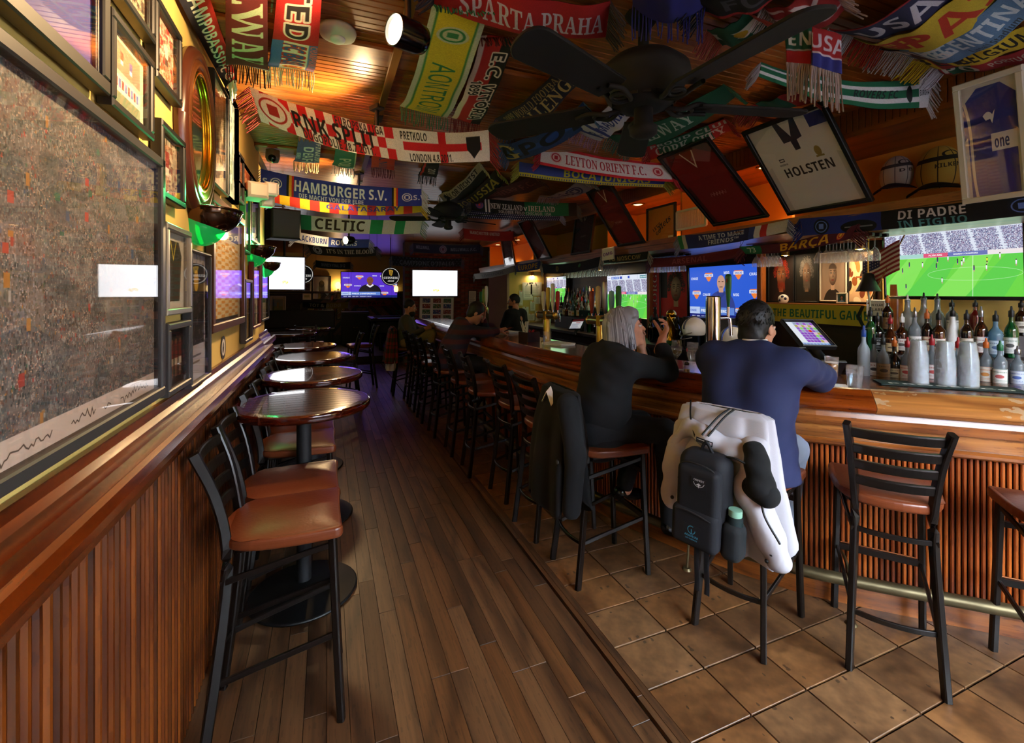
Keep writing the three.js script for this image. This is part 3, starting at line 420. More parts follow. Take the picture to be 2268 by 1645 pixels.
// jersey prints drawn into one sheet, 4 x 2 cells
const jerseyTex = canvasTex(2048, 1024, (c) => {
  const cell = (i, bg, body, draw) => { const x = (i % 4) * 512, y = Math.floor(i / 4) * 512; c.save(); c.translate(x, y); c.beginPath(); c.rect(0, 0, 512, 512); c.clip(); c.fillStyle = bg; c.fillRect(0, 0, 512, 512); c.fillStyle = body; c.beginPath(); c.moveTo(150, 20); c.lineTo(360, 20); c.lineTo(512, 90); c.lineTo(512, 250); c.lineTo(470, 230); c.lineTo(470, 512); c.lineTo(42, 512); c.lineTo(42, 230); c.lineTo(0, 250); c.lineTo(0, 90); c.closePath(); c.fill(); draw(); c.restore(); };
  const T1 = (s, x, y, f, col, al = 'center') => { c.font = f; c.fillStyle = col; c.textAlign = al; c.fillText(s, x, y); };
  cell(0, '#b9b6b4', '#cfcac6', () => { c.fillStyle = '#23243a'; c.beginPath(); c.moveTo(185, 0); c.lineTo(215, 0); c.lineTo(262, 95); c.lineTo(300, 0); c.lineTo(330, 0); c.lineTo(325, 110); c.lineTo(288, 118); c.lineTo(285, 170); c.lineTo(250, 172); c.lineTo(246, 118); c.lineTo(200, 120); c.closePath(); c.fill(); T1('HOLSTEN', 268, 310, 'bold 74px sans-serif', '#17151c'); T1('umbro', 130, 238, 'bold 18px sans-serif', '#26243a'); c.strokeStyle = '#26243a'; c.lineWidth = 5; c.strokeRect(116, 200, 30, 14); c.fillStyle = '#8d7a3a'; c.beginPath(); c.ellipse(372, 205, 20, 28, 0, 0, 7); c.fill(); c.fillRect(348, 228, 50, 10); c.fillStyle = '#1d2a70'; c.fillRect(392, 14, 105, 66); T1('♦ ✶ ♦', 444, 56, '30px sans-serif', '#d8c24a'); });
  for (const [i, a, b] of [[1, '#4a0d10', '#7c1014'], [2, '#3a0a0e', '#74100f'], [3, '#16121f', '#221c38']]) cell(i, a, b, () => { c.strokeStyle = '#d8c6b8'; c.lineWidth = 12; c.beginPath(); c.moveTo(190, 20); c.lineTo(256, 120); c.lineTo(320, 20); c.stroke(); c.strokeStyle = 'rgba(235,210,205,.55)'; c.lineWidth = 4; for (let k = 0; k < 5; k++) { c.beginPath(); c.moveTo(180 + k * 30, 330); c.bezierCurveTo(190 + k * 30, 270, 215 + k * 30, 360, 222 + k * 30, 300); c.stroke(); } });
  cell(4, '#c9c2bd', '#2c2d86', () => { c.strokeStyle = '#cfc6c2'; c.lineWidth = 26; c.beginPath(); c.moveTo(20, 60); c.bezierCurveTo(110, 200, 40, 360, 90, 512); c.stroke(); c.fillStyle = '#d8d3d8'; c.fillRect(250, 235, 220, 78); T1('one', 340, 300, 'bold 74px sans-serif', '#23246a'); c.fillStyle = '#e4dfe4'; c.beginPath(); c.moveTo(190, 150); c.quadraticCurveTo(240, 120, 275, 150); c.lineTo(300, 130); c.lineTo(285, 165); c.lineTo(270, 190); c.lineTo(255, 168); c.lineTo(215, 172); c.closePath(); c.fill(); });
  c.fillStyle = '#c87a2c'; c.fillRect(512, 512, 512, 512); c.save(); c.translate(768, 800); c.rotate(-0.55); T1("LET'S", -60, -40, 'bold 70px sans-serif', '#2a1a3a'); T1('GO', -70, 40, 'bold 70px sans-serif', '#2a1a3a'); T1('Mets', 70, 20, 'italic bold 110px serif', '#2a1a3a'); c.restore(); c.fillStyle = '#efe0c8'; c.fillRect(900, 920, 90, 60);
  c.fillStyle = '#d9d7d0'; c.fillRect(1024, 512, 512, 512); c.save(); c.translate(1280, 800); c.rotate(-0.1); T1('OMG', 0, 40, 'bold 190px sans-serif', '#8a2b62'); c.strokeStyle = '#3a62c8'; c.lineWidth = 6; c.strokeText('OMG', 0, 40); c.restore();
  cell(7, '#201a18', '#5a1012', () => {});
});
const jm = std(0xffffff, 0.75, 0, { map: jerseyTex, bumpMap: T.wrinkle, bumpScale: 0.012 }), cellUV = (i, n = 4, m = 2) => { const x = i % n, y = Math.floor(i / n); return [x / n, 1 - (y + 1) / m, (x + 1) / n, 1 - y / m]; };
{
  const J = (i, tl, br, bl, label, o = {}) => { const X = o.x ?? 3.06; const b0 = onX(...bl, X), b1 = onX(...br, X), t0 = o.up ? onX(...tl, X) : onY(...tl, o.top ?? 2.74); b1.y = b0.y; const t = framed('framed_jersey', label, 'framed jersey', b0, b1, t0, { mat: jm, uv: cellUV(i), fw: 0.028, ...o }); return t; };
  J(0, [1706, 268], [1936, 457], [1746, 476], 'framed white football jersey with dark collar and black sponsor lettering');
  J(1, [1479, 338], [1704, 482], [1582, 500], 'framed signed red football jersey next to the white jersey');
  J(2, [1275, 433], [1429, 533], [1370, 546], 'framed red jersey leaning between the orange print and the dark jersey', { top: 2.76 });
  J(3, [1204, 494], [1308, 553], [1265, 565], 'framed dark navy jersey leaning over the far bar'); J(7, [1125, 499], [1222, 572], [1192, 576], 'framed dark red jersey leaning farthest but one'); J(7, [1061, 533], [1142, 586], [1119, 591], 'framed maroon jersey leaning over the far bar end with bare wooden frame', { frame: M.honeyB });
  J(4, [2158, 177], [2290, 437], [2134, 453], 'framed blue football jersey in white frame above the right screen', { frame: M.offWhite, top: 2.7 });
  const b = (u, v) => onX(u, v, 3.14); framed('framed_print', 'orange framed print with dark slogan lettering on the canopy', 'framed print', b(1433, 549), b(1497, 541).setY(b(1433, 549).y), b(1434, 463), { mat: jm, uv: cellUV(5), fw: 0.02 });
  const s = (u, v) => onX(u, v, 3.0); framed('small_sign', 'small white sign with three purple capitals hanging under the canopy', 'sign', s(1334, 578), s(1360, 574), s(1331, 551), { mat: jm, uv: cellUV(6), fw: 0.008, frame: M.white, glass: false, depth: 0.016 });
  // ventilation grille
  const g0 = onX(1503, 506, 3.12), g1 = onX(1568, 490, 3.12), t = thing('vent_grille', 'white louvred vent grille between orange print and red jersey', 'vent', [3.1, (g0.y + g1.y) / 2 + 0.06, (g0.z + g1.z) / 2]); const w = Math.abs(g0.z - g1.z);
  obj('grille_frame', [cbox(0.02, 0.02, w, 0.003, 0, 0.085, 0), cbox(0.02, 0.02, w, 0.003, 0, -0.085, 0), cbox(0.02, 0.17, 0.02, 0.003, 0, 0, w / 2), cbox(0.02, 0.17, 0.02, 0.003, 0, 0, -w / 2)], M.offWhite, t); for (let k = -9; k <= 9; k++) obj('louvre', cbox(0.012, 0.15, 0.006, 0.001, 0, 0, k * w / 20), M.offWhite, t);
}
// caps hung in the niche
{
  const cap = (u, v, r, label, cols, text) => {
    const p = onX(u, v, 3.62), t = thing('baseball_hat', label, 'hat', p); const m = canvasTex(256, 256, (c) => { c.fillStyle = cols[0]; c.fillRect(0, 0, 256, 256); c.fillStyle = cols[1]; for (let k = 0; k < 8; k++) c.fillRect(k * 32, 0, cols[3] ? 16 : 2, 256); c.fillRect(0, 120, 256, 22); c.fillStyle = cols[2]; c.font = 'bold 44px sans-serif'; c.textAlign = 'center'; c.font = 'bold 26px sans-serif'; for (const x of [30, 286]) c.fillText(text, x, 176, 70); c.beginPath(); c.arc(30, 110, 18, 0, 7); c.strokeStyle = cols[2]; c.lineWidth = 6; c.stroke(); });
    obj('crown', new THREE.SphereGeometry(1, 28, 18, 0, 6.283, 0, 2.2).rotateY(0.2).scale(r * 0.55, r * 1.25, r * 0.95), std(0xffffff, 0.8, 0, { map: m }), t); obj('brim', sheet((u, v) => { const a = (u - 0.5) * 2.7, q = r * (0.82 + v * 0.45); return V(-Math.cos(a) * q * 0.75, -r * (0.62 + v * 0.28) - 0.2 * r * Math.sin(a) ** 2, Math.sin(a) * q); }, 16, 4, 0.005), std(new THREE.Color(cols[4]), 0.8), t); obj('hook', rod([0, r * 1.2, 0], [0.1, r * 1.25, 0], 0.004), M.brass, t); return t;
  };
  cap(1985, 388, 0.105, 'grey and white satin cap hanging in the niche', ['#b4b6b6', '#3a3c48', '#24262e', 0, '#20183a'], 'D B'); cap(2079, 380, 0.13, 'yellow and black cap hanging in the niche beside the blue jersey', ['#a8923a', '#15140f', '#15140f', 0, '#101010'], 'KILKENNY');
}

// ---------- screens ----------
const screens = {
  pitch: canvasTex(1024, 600, (c, w, h) => {
    c.fillStyle = '#dfe6f4'; c.fillRect(0, 0, w, 300); for (let k = 0; k < 9000; k++) { const x = hash(k, 1) * w, y = 70 + hash(k, 2) * 170; if (Math.abs(((x + 60 - (y - 150) * 0.25) % 190) - 95) > 80 + 8 * Math.sin(y * 0.3)) continue; c.fillStyle = ['#6a6f96', '#454a70', '#8a8fb4', '#a8a4c4', '#8a6a88', '#b8b4d0'][Math.floor(hash(k, 3) * 6)]; c.beginPath(); c.ellipse(x, y, 2.4, 3.4, 0, 0, 7); c.fill(); }
    c.fillStyle = '#c2cbe4'; for (let k = 0; k < 6; k++) c.fillRect(40 + k * 190, 0, 10, 60); c.fillStyle = '#2a49b8'; c.fillRect(350, 18, 60, 36); c.fillRect(560, 14, 46, 34);
    [['#eef0f8', 0, 130], ['#a9d6cf', 130, 330], ['#e0577c', 330, 520], ['#6b75b8', 520, 800], ['#f0e6e8', 800, 1024]].forEach(([a, x0, x1]) => { c.fillStyle = a; c.fillRect(x0, 240, x1 - x0, 34); }); c.fillStyle = '#fff'; c.font = 'bold 22px sans-serif'; c.fillText('PLYM ARG', 370, 265); c.font = 'bold 16px sans-serif'; c.fillText("WOMEN'S CHAMPIONS", 560, 263);
    c.fillStyle = '#6ed84a'; c.fillRect(0, 276, w, 330); for (let k = 0; k < 5; k++) { c.fillStyle = k % 2 ? '#86e45e' : '#5fd050'; c.beginPath(); c.moveTo(k * 240 - 40, 276); c.lineTo(k * 240 + 120, 276); c.lineTo(k * 240 - 60, 600); c.lineTo(k * 240 - 320, 600); c.fill(); }
    c.strokeStyle = 'rgba(240,255,240,.8)'; c.lineWidth = 4; c.beginPath(); c.moveTo(700, 276); c.lineTo(690, 600); c.stroke(); c.lineWidth = 2; c.beginPath(); c.ellipse(690, 420, 330, 52, 0, 0, 7); c.stroke();
    [[150, 380, 0], [210, 330, 0], [320, 335, 1], [430, 350, 0], [470, 470, 1], [175, 520, 0], [590, 320, 0], [620, 335, 1], [635, 310, 1], [705, 380, 0], [790, 375, 1], [795, 320, 2], [880, 290, 1], [980, 345, 1], [440, 300, 0], [520, 290, 1]].forEach(([x, y, k]) => { c.fillStyle = ['#4a2a6a', '#f6f4ff', '#e8e038'][k]; c.fillRect(x - 5, y - 18, 10, 20); c.fillStyle = ['#2c3590', '#e8e6f8', '#20301c'][k]; c.fillRect(x - 5, y + 2, 9, 10); c.fillStyle = '#caa085'; c.fillRect(x - 4, y + 12, 8, 12); c.fillStyle = '#2b2320'; c.beginPath(); c.arc(x, y - 22, 4.5, 0, 7); c.fill(); });
    c.fillStyle = '#3f6fd0'; c.fillRect(120, 20, 210, 34); c.fillStyle = '#fff'; c.font = 'bold 26px sans-serif'; c.fillText('RMA  2  5  BAR', 132, 46); c.font = 'bold 26px sans-serif'; c.fillStyle = '#eef'; c.fillRect(0, 20, 116, 34); c.fillStyle = '#8a90b0'; c.fillText('90:34', 26, 46); c.fillStyle = '#4f8f9a'; c.fillRect(860, 14, 150, 40); c.fillStyle = '#fff'; c.fillText('CBS SPORTS', 866, 44, 140);
  }),
  press: ['#2f5fd8', '#5a34d0'].map((bg, q) => canvasTex(768, 448, (c, w, h) => {
    c.fillStyle = bg; c.fillRect(0, 0, w, h); const logo = (x, y) => { c.fillStyle = '#ef7c3a'; c.beginPath(); c.moveTo(x - 44, y - 36); c.lineTo(x + 44, y - 36); c.lineTo(x + 30, y + 10); c.lineTo(x, y + 40); c.lineTo(x - 30, y + 10); c.fill(); c.fillStyle = '#dfe4f4'; c.fillRect(x - 52, y - 28, 104, 26); c.fillStyle = '#f2853a'; c.beginPath(); c.arc(x, y + 16, 20, 0, 7); c.fill(); c.fillStyle = '#2b55c0'; c.font = 'bold 22px sans-serif'; c.textAlign = 'center'; c.fillText('KNICKS', x, y - 8); };
    for (const [x, y] of [[245, 90], [580, 80], [90, 240], [740, 230], [590, 380]]) logo(x, y); c.fillStyle = '#eef2ff'; c.textAlign = 'left'; c.font = 'bold 30px sans-serif'; for (const [x, y, s] of [[20, 110, 'CHASE ◯'], [690, 90, 'CHASE'], [170, 250, 'CHASE'], [520, 250, 'MSG'], [420, 70, 'MSG']]) c.fillText(s, x, y);
    c.fillStyle = q ? '#14131c' : '#33428e'; c.beginPath(); c.moveTo(230, 400); c.bezierCurveTo(225, 250, 300, 215, 385, 205); c.bezierCurveTo(480, 215, 545, 250, 545, 400); c.fill(); c.fillStyle = q ? '#7c4c34' : '#c99a84'; c.beginPath(); c.ellipse(388, 140, 46, 62, 0, 0, 7); c.fill(); c.fillRect(362, 180, 52, 40); c.fillStyle = q ? '#e8e4ee' : '#2b3a80'; c.beginPath(); c.moveTo(350, 205); c.lineTo(388, 240); c.lineTo(426, 205); c.lineTo(440, 230); c.lineTo(388, 270); c.lineTo(336, 230); c.fill(); c.fillStyle = '#2a1c18'; c.fillRect(358, 128, 22, 6); c.fillRect(396, 128, 22, 6); c.fillRect(370, 172, 36, 5);
    c.fillStyle = '#b9cdf2'; c.fillRect(0, 345, 530, 60); c.fillStyle = '#5f86d6'; c.fillRect(130, 345, 400, 60); c.fillStyle = '#fff'; c.font = 'bold 34px sans-serif'; c.fillText('PRESS CONFERENCE', 142, 388, 380); c.fillStyle = '#2a4ec0'; c.font = 'bold 26px sans-serif'; c.fillText('CHASE ◯', 6, 386, 116); c.fillStyle = '#1a2276'; c.fillRect(0, 405, w, 43); c.fillStyle = '#dfe6ff'; c.font = 'bold 20px sans-serif'; c.fillText('MSG   NBA   2ND QTR   TONIGHT 7:30 ET', 30, 434);
  })),
  ad: canvasTex(512, 288, (c, w, h) => { c.fillStyle = '#f4f6ff'; c.fillRect(0, 0, w, h); c.strokeStyle = '#cdd4ee'; c.lineWidth = 3; c.strokeRect(120, 60, 70, 50); c.beginPath(); c.ellipse(330, 150, 70, 60, 0, 0, 7); c.stroke(); for (let k = 0; k < 16; k++) c.strokeRect(100 + (k % 8) * 12, 150 + Math.floor(k / 8) * 16, 8, 10); c.fillStyle = '#e8c860'; for (let k = 0; k < 14; k++) { c.beginPath(); c.ellipse(230 + hash(k, 1) * 70, 210 + hash(k, 2) * 30, 9, 4, hash(k, 3) * 3, 0, 7); c.fill(); } c.strokeStyle = '#e8a0a0'; c.beginPath(); c.moveTo(90, 120); c.lineTo(200, 128); c.stroke(); }),
};
const scr = (t, k) => new THREE.MeshStandardMaterial({ color: 0x050505, emissive: 0xffffff, emissiveMap: t, emissiveIntensity: k, roughness: 0.25 });
const SM = { pitch: scr(screens.pitch, 1.0), blue: scr(screens.press[0], 0.95), purple: scr(screens.press[1], 0.95), ad: scr(screens.ad, 1.6) };
function tv(label, c, w, h, turn, tilt, mat, lightCol, k, extra) {
  const t = thing('television_screen', label, 'television', c, turn); t.rotation.order = 'YXZ'; t.rotation.x = tilt; const b = 0.018;
  obj('bezel', [cbox(w + 2 * b, b, 0.045, 0.004, 0, h / 2 + b / 2, -0.02), cbox(w + 2 * b, b * 1.4, 0.045, 0.004, 0, -h / 2 - b * 0.7, -0.02), cbox(b, h, 0.045, 0.004, w / 2 + b / 2, 0, -0.02), cbox(b, h, 0.045, 0.004, -w / 2 - b / 2, 0, -0.02)], M.blackGloss, t);
  obj('back_cover', cbox(w + b, h + b, 0.05, 0.01, 0, 0, -0.035), M.black, t); obj('screen', new THREE.PlaneGeometry(w, h), mat, t).position.z = -0.005;
  if (extra) extra(t);
  const L = new THREE.RectAreaLight(new THREE.Color(lightCol), k, w, h); L.position.z = 0.012; L.rotation.y = Math.PI; L.name = 'screen_light'; t.add(L); return t;
}
const arm = (len) => (t) => obj('wall_arm', [rod([0, 0, -0.05], [0, 0, -len], 0.02), cbox(0.2, 0.2, 0.02, 0.004, 0, 0, -0.07)], M.black, t);
const hang = (len) => (t) => obj('ceiling_pole', [rod([0, 0.1, -0.07], [0, len, -0.07], 0.02), cbox(0.2, 0.2, 0.02, 0.004, 0, 0, -0.07)], M.black, t);
const tvX = (u0, u1, v0, v1, x) => { const a = onX(u0, (v0 + v1) / 2, x), b = onX(u1, (v0 + v1) / 2, x), t = onX(u1, v0, x).y, q = onX(u1, v1, x).y; return { c: V(x, (t + q) / 2, (a.z + b.z) / 2), w: Math.abs(a.z - b.z), h: t - q }; };
{
  let q = tvX(1963, 2262, 476, 657, 4.0); tv('large wall screen showing a football match above the liquor bottles', q.c, q.w * 1.02, q.h, -Math.PI / 2, 0.06, SM.pitch, 0xa8e8a8, 1.0, arm(0.15));
  q = tvX(1527, 1677, 583, 714, 4.1); tv('wall screen showing a press conference with orange-blue backdrop behind the tap', q.c, q.w, q.h, -Math.PI / 2, 0.02, SM.blue, 0x7090f0, 0.8, arm(0.06));
  q = tvX(1345, 1433, 606, 706, 4.1); tv('wall screen showing a green football pitch behind the grey-haired woman', q.c, q.w, q.h, -Math.PI / 2, 0.02, SM.pitch, 0xa8e8a8, 0.8, arm(0.06));
  q = tvX(1211, 1254, 612, 669, 4.1); tv('distant wall screen showing a football pitch beside the notice wall', q.c, q.w, q.h, -Math.PI / 2, 0.02, SM.pitch, 0xa8e8a8, 0.8, arm(0.06));
  tv('white glowing screen on the brick pier above the photo board', onZ(964, 627, -10.25), 1.0, 0.575, -0.1, 0.03, SM.ad, 0xffffff, 1.3, arm(0.22));
  tv('white glowing screen hanging at the end of the yellow wall', onD(630, 605, 8.3), 0.66, 0.58, 0.1, 0.06, SM.ad, 0xffffff, 1.6, hang(0.8));
  tv('screen with purple press conference on the back wall', onZ(819, 631, BACKZ + 0.12), 1.62, 0.76, 0, 0, SM.purple, 0x8060f0, 1.2, arm(0.1));
}

// ---------- pictures on the yellow wall ----------
const crowdTex = canvasTex(1024, 768, (c, w, h) => {
  c.fillStyle = '#5f5a58'; c.fillRect(0, 0, w, h); const cols = ['#3e4448', '#55585a', '#6a6c6e', '#2f3538', '#7d7672', '#4a5a60', '#5c4238', '#8c8a88', '#283236', '#6a5f5a'], acc = ['#96382a', '#96682c', '#2c5c48', '#34486a', '#9a9890', '#8a3028'];
  for (let k = 0; k < 30000; k++) { const x = hash(k, 1) * w, y = hash(k, 2) * h, s = 2 + hash(k, 6) * 4, q = hash(k, 3); c.fillStyle = q > 0.94 ? acc[Math.floor(hash(k, 4) * 6)] : cols[Math.floor(hash(k, 5) * 10)]; c.fillRect(x, y, s * 0.8, s * 1.5); if (q < 0.4) { c.fillStyle = '#b08e7c'; c.beginPath(); c.arc(x + s * 0.4, y - 2, s * 0.33, 0, 7); c.fill(); } }
  for (let k = 0; k < 420; k++) { c.globalAlpha = 0.22; c.fillStyle = ['#1c2428', '#3a4a52', '#8a8a86', '#26323a', '#6a5248'][Math.floor(hash(k, 24) * 5)]; c.beginPath(); c.ellipse(hash(k, 21) * w, hash(k, 22) * h, 10 + hash(k, 23) * 34, 6 + hash(k, 25) * 20, 0, 0, 7); c.fill(); } c.globalAlpha = 1;
  for (let k = 0; k < 70; k++) { c.fillStyle = acc[Math.floor(hash(k, 14) * 6)]; c.fillRect(hash(k, 11) * w, hash(k, 12) * h, 5 + hash(k, 13) * 12, 8 + hash(k, 15) * 22); }
  c.fillStyle = '#b9a89c'; c.fillRect(0, h - 62, w, 62); c.fillStyle = '#4b4038'; c.strokeStyle = '#3c3028'; c.lineWidth = 3; c.lineCap = 'round'; for (const [x0, n] of [[60, 7], [330, 8], [560, 5], [700, 2], [790, 9]]) { c.beginPath(); c.moveTo(x0, h - 30); for (let k = 1; k < n * 3; k++) c.lineTo(x0 + k * 7, h - 30 + (hash(k, x0) - 0.5) * (k % 3 ? 14 : 36)); c.stroke(); }
});
const PH = [];
const photoTex = canvasTex(2048, 2048, (c) => {
  const cell = (i, draw) => { c.save(); c.translate((i % 4) * 512, Math.floor(i / 4) * 512); c.beginPath(); c.rect(0, 0, 512, 512); c.clip(); draw(); c.restore(); };
  const bg = (a) => { c.fillStyle = a; c.fillRect(0, 0, 512, 512); };
  const fig = (x, y, s, shirt, shorts, skin = '#b88a70') => { c.fillStyle = skin; c.beginPath(); c.arc(x, y, 16 * s, 0, 7); c.fill(); c.fillStyle = shirt; c.beginPath(); c.moveTo(x - 30 * s, y + 20 * s); c.lineTo(x + 30 * s, y + 20 * s); c.lineTo(x + 24 * s, y + 100 * s); c.lineTo(x - 24 * s, y + 100 * s); c.fill(); c.fillStyle = shorts; c.fillRect(x - 25 * s, y + 98 * s, 50 * s, 42 * s); c.fillStyle = skin; c.fillRect(x - 20 * s, y + 138 * s, 14 * s, 70 * s); c.fillRect(x + 6 * s, y + 138 * s, 14 * s, 70 * s); };
  const noise = (cols, n = 600, s = 14) => { for (let k = 0; k < n; k++) { c.fillStyle = cols[Math.floor(hash(k, 3) * cols.length)]; c.fillRect(hash(k, 1) * 512, hash(k, 2) * 512, s * hash(k, 4) + 2, s * hash(k, 5) + 2); } };
  cell(0, () => { bg('#c9c0b4'); c.fillStyle = '#3c3a92'; c.beginPath(); c.moveTo(120, 0); c.lineTo(400, 0); c.lineTo(512, 80); c.lineTo(512, 512); c.lineTo(0, 512); c.lineTo(0, 80); c.fill(); });
  cell(1, () => { bg('#cbbfa6'); c.fillStyle = '#87806c'; c.fillRect(60, 50, 392, 190); fig(200, 90, 0.7, '#c23a2c', '#ddd'); fig(320, 100, 0.7, '#35509a', '#eee'); c.fillStyle = '#ddd5c4'; c.fillRect(60, 270, 392, 190); for (let k = 0; k < 9; k++) { c.fillStyle = k % 2 ? '#c43a34' : '#5a6ab0'; c.fillRect(80 + k * 40, 290, 26, 60); } c.fillStyle = '#7d8a6a'; c.fillRect(60, 380, 392, 80); });
  cell(2, () => { bg('#b3a28c'); noise(['#a8302a', '#d8c8b4', '#7a5a40', '#c84838'], 260, 60); fig(160, 120, 1.3, '#b52f2c', '#eee'); fig(340, 130, 1.3, '#d8cfc4', '#333'); });
  cell(3, () => { bg('#a79a84'); noise(['#8c5a3c', '#c8b89c', '#6a4a34'], 200, 70); fig(256, 100, 1.7, '#8a3028', '#ded6c6'); });
  cell(4, () => { bg('#9c8a70'); noise(['#7a6850', '#b8a486', '#5a4a38', '#c8b696'], 500, 40); for (let k = 0; k < 6; k++) fig(60 + k * 80, 240, 0.9, k % 2 ? '#4a3e30' : '#b8a688', '#2e271e', '#a88c6e'); });
  cell(5, () => { bg('#dcd2bc'); c.fillStyle = '#2b2b33'; c.fillRect(40, 30, 432, 92); c.fillStyle = '#e8e0d0'; c.font = 'bold 40px sans-serif'; c.fillText('FIXTURES', 150, 92); for (let r = 0; r < 22; r++) for (let k = 0; k < 7; k++) { c.fillStyle = (r + k) % 2 ? '#d59a46' : '#ecd9b4'; c.fillRect(46 + k * 60, 140 + r * 16, 56, 13); } c.fillStyle = '#2b2b33'; c.fillRect(40, 490, 432, 22); });
  cell(6, () => { bg('#cdc6b4'); c.fillStyle = '#3a3c30'; c.beginPath(); c.moveTo(130, 60); c.lineTo(380, 60); c.lineTo(450, 150); c.lineTo(400, 460); c.lineTo(110, 460); c.lineTo(60, 150); c.fill(); c.strokeStyle = '#c8b23a'; c.lineWidth = 14; c.beginPath(); c.moveTo(190, 60); c.lineTo(256, 180); c.lineTo(320, 60); c.stroke(); });
  cell(7, () => { bg('#16110f'); for (let k = 0; k < 4; k++) fig(100 + k * 105, 130, 1.5, '#5f2014', '#b9a38c', '#7d5038'); });
  cell(8, () => { bg('#c4bcc0'); c.fillStyle = '#1d1a24'; c.fillRect(40, 40, 430, 330); noise(['rgba(60,50,80,.6)', 'rgba(20,18,26,.7)', 'rgba(150,130,120,.5)'], 300, 26); c.fillStyle = '#c4bcc0'; c.fillRect(0, 372, 512, 140); c.fillStyle = '#5d5660'; c.fillRect(120, 410, 270, 8); c.fillRect(160, 436, 190, 8); c.fillStyle = '#d8a832'; c.beginPath(); c.ellipse(256, 110, 60, 44, 0, 0, 7); c.fill(); });
  cell(9, () => { bg('#7a8a8c'); noise(['#5c7078', '#9aa8a0', '#667a6a', '#b0b8b0'], 300, 80); });
  cell(10, () => { bg('#caa86a'); noise(['#b08a50', '#e0c48c'], 120, 60); c.fillStyle = '#5a3a20'; c.fillRect(140, 120, 230, 300); });
  cell(11, () => { bg('#e8e0e0'); for (let r = 0; r < 4; r++) for (let k = 0; k < 3; k++) { c.fillStyle = ['#3b4d8a', '#8a3a34', '#46684a'][(r + k) % 3]; c.fillRect(40 + k * 160, 30 + r * 118, 118, 92); for (let q = 0; q < 30; q++) { c.fillStyle = ['#cdb6a0', '#b02c30', '#2a3c80', '#ddd'][q % 4]; c.fillRect(42 + k * 160 + hash(q, r, k) * 108, 34 + r * 118 + hash(q, k, r + 9) * 80, 8, 10); } } });
  cell(12, () => { bg('#0a0a0c'); c.strokeStyle = '#e8e4dc'; c.lineWidth = 14; c.beginPath(); c.arc(256, 256, 236, 0, 7); c.stroke(); c.fillStyle = '#d8a838'; c.beginPath(); c.moveTo(200, 70); c.quadraticCurveTo(280, 60, 320, 90); c.lineTo(290, 230); c.quadraticCurveTo(240, 240, 220, 200); c.fill(); c.strokeStyle = '#0a0a0c'; c.lineWidth = 8; for (let k = 0; k < 4; k++) { c.beginPath(); c.moveTo(228 + k * 20, 84); c.lineTo(238 + k * 12, 214); c.stroke(); } c.fillStyle = '#f4f0e8'; c.font = 'bold 84px serif'; c.textAlign = 'center'; c.fillText('GUINNESS', 256, 330, 400); c.font = 'italic bold 70px serif'; c.fillText('stout', 256, 410); });
  cell(13, () => { bg('#d8d0c0'); c.fillStyle = '#6a6258'; c.beginPath(); c.ellipse(256, 270, 90, 130, 0, 0, 7); c.fill(); c.fillStyle = '#3a342e'; c.beginPath(); c.arc(256, 170, 80, 0, 7); c.fill(); c.fillRect(150, 360, 220, 152); });
  cell(14, () => { bg('#b8b0a4'); c.fillStyle = '#3f6f9a'; c.fillRect(70, 60, 372, 300); c.fillStyle = '#456a40'; c.fillRect(70, 250, 372, 110); c.fillStyle = '#8a7048'; c.fillRect(220, 150, 70, 150); });
  cell(15, () => { bg('#e0dccf'); c.fillStyle = '#44403a'; for (let k = 0; k < 14; k++) c.fillRect(60, 60 + k * 30, 300 + 90 * hash(k, 1), 8); });
});
const pm = std(0xffffff, 0.7, 0, { map: photoTex }), crowdMat = std(0xffffff, 0.7, 0, { map: crowdTex });
const silver = std(0x8d8880, 0.35, 0.5), brownFrame = std(0x4a2a1c, 0.35), greyFrame = std(0x3a3a3c, 0.4, 0.3);
function wf(label, u0, u1, vt, vb, cell, o = {}) {
  const x = (o.x ?? WALLX) + 0.022, b = onX(u1, vb, x), t = onX(u1, vt, x), z0 = o.z0 ?? onX(u0, 600, x).z, y1 = Math.min(t.y, 2.74);
  return framed(o.name ?? 'framed_picture', label, o.cat ?? 'framed picture', V(x, b.y, z0), V(x, b.y, b.z), V(x, y1, z0), { mat: cell < 0 ? crowdMat : pm, uv: cell < 0 ? [0, 0, 1, 1] : cellUV(cell, 4, 4), fw: 0.022, depth: 0.035, ...o });
}
wf('very large framed photograph of a stadium crowd with handwriting below', 0, 353, 354, 876, -1, { z0: -0.62, frame: greyFrame, fw: 0.03 });
wf('framed blue-purple jersey hung high above the crowd photograph', 0, 226, -220, 212, 0, { z0: -0.75, fw: 0.035 });
wf('dark framed print of players hung beside the purple jersey', 232, 328, 135, 312, 1); wf('dark framed print hung highest under the ceiling scarf', 256, 331, -55, 97, 1, { uv: cellUV(4, 4, 4) });
wf('dark framed red match photograph touching the oval mirror', 334, 392, 80, 238, 2); wf('dark framed match photograph below the red one', 346, 400, 315, 463, 3);
wf('framed black jersey with yellow collar right of the crowd picture', 358, 414, 514, 692, 6, { frame: silver }); wf('small framed team photograph standing on the ledge', 362, 413, 708, 849, 7, { frame: greyFrame });
wf('tall grey poster with dark picture right of the small team photograph', 414, 459, 563, 831, 8, { frame: greyFrame, fw: 0.012 }); wf('large brown framed fixtures chart with orange grid', 464, 536, 486, 714, 5, { frame: brownFrame, fw: 0.04 });
wf('tall sepia team photograph next to the oval mirror', 466, 499, 212, 437, 4, { fw: 0.014 }); wf('weathered blue-grey board beside the sepia photograph', 500, 522, 238, 455, 9, { fw: 0.008, frame: greyFrame, glass: false });
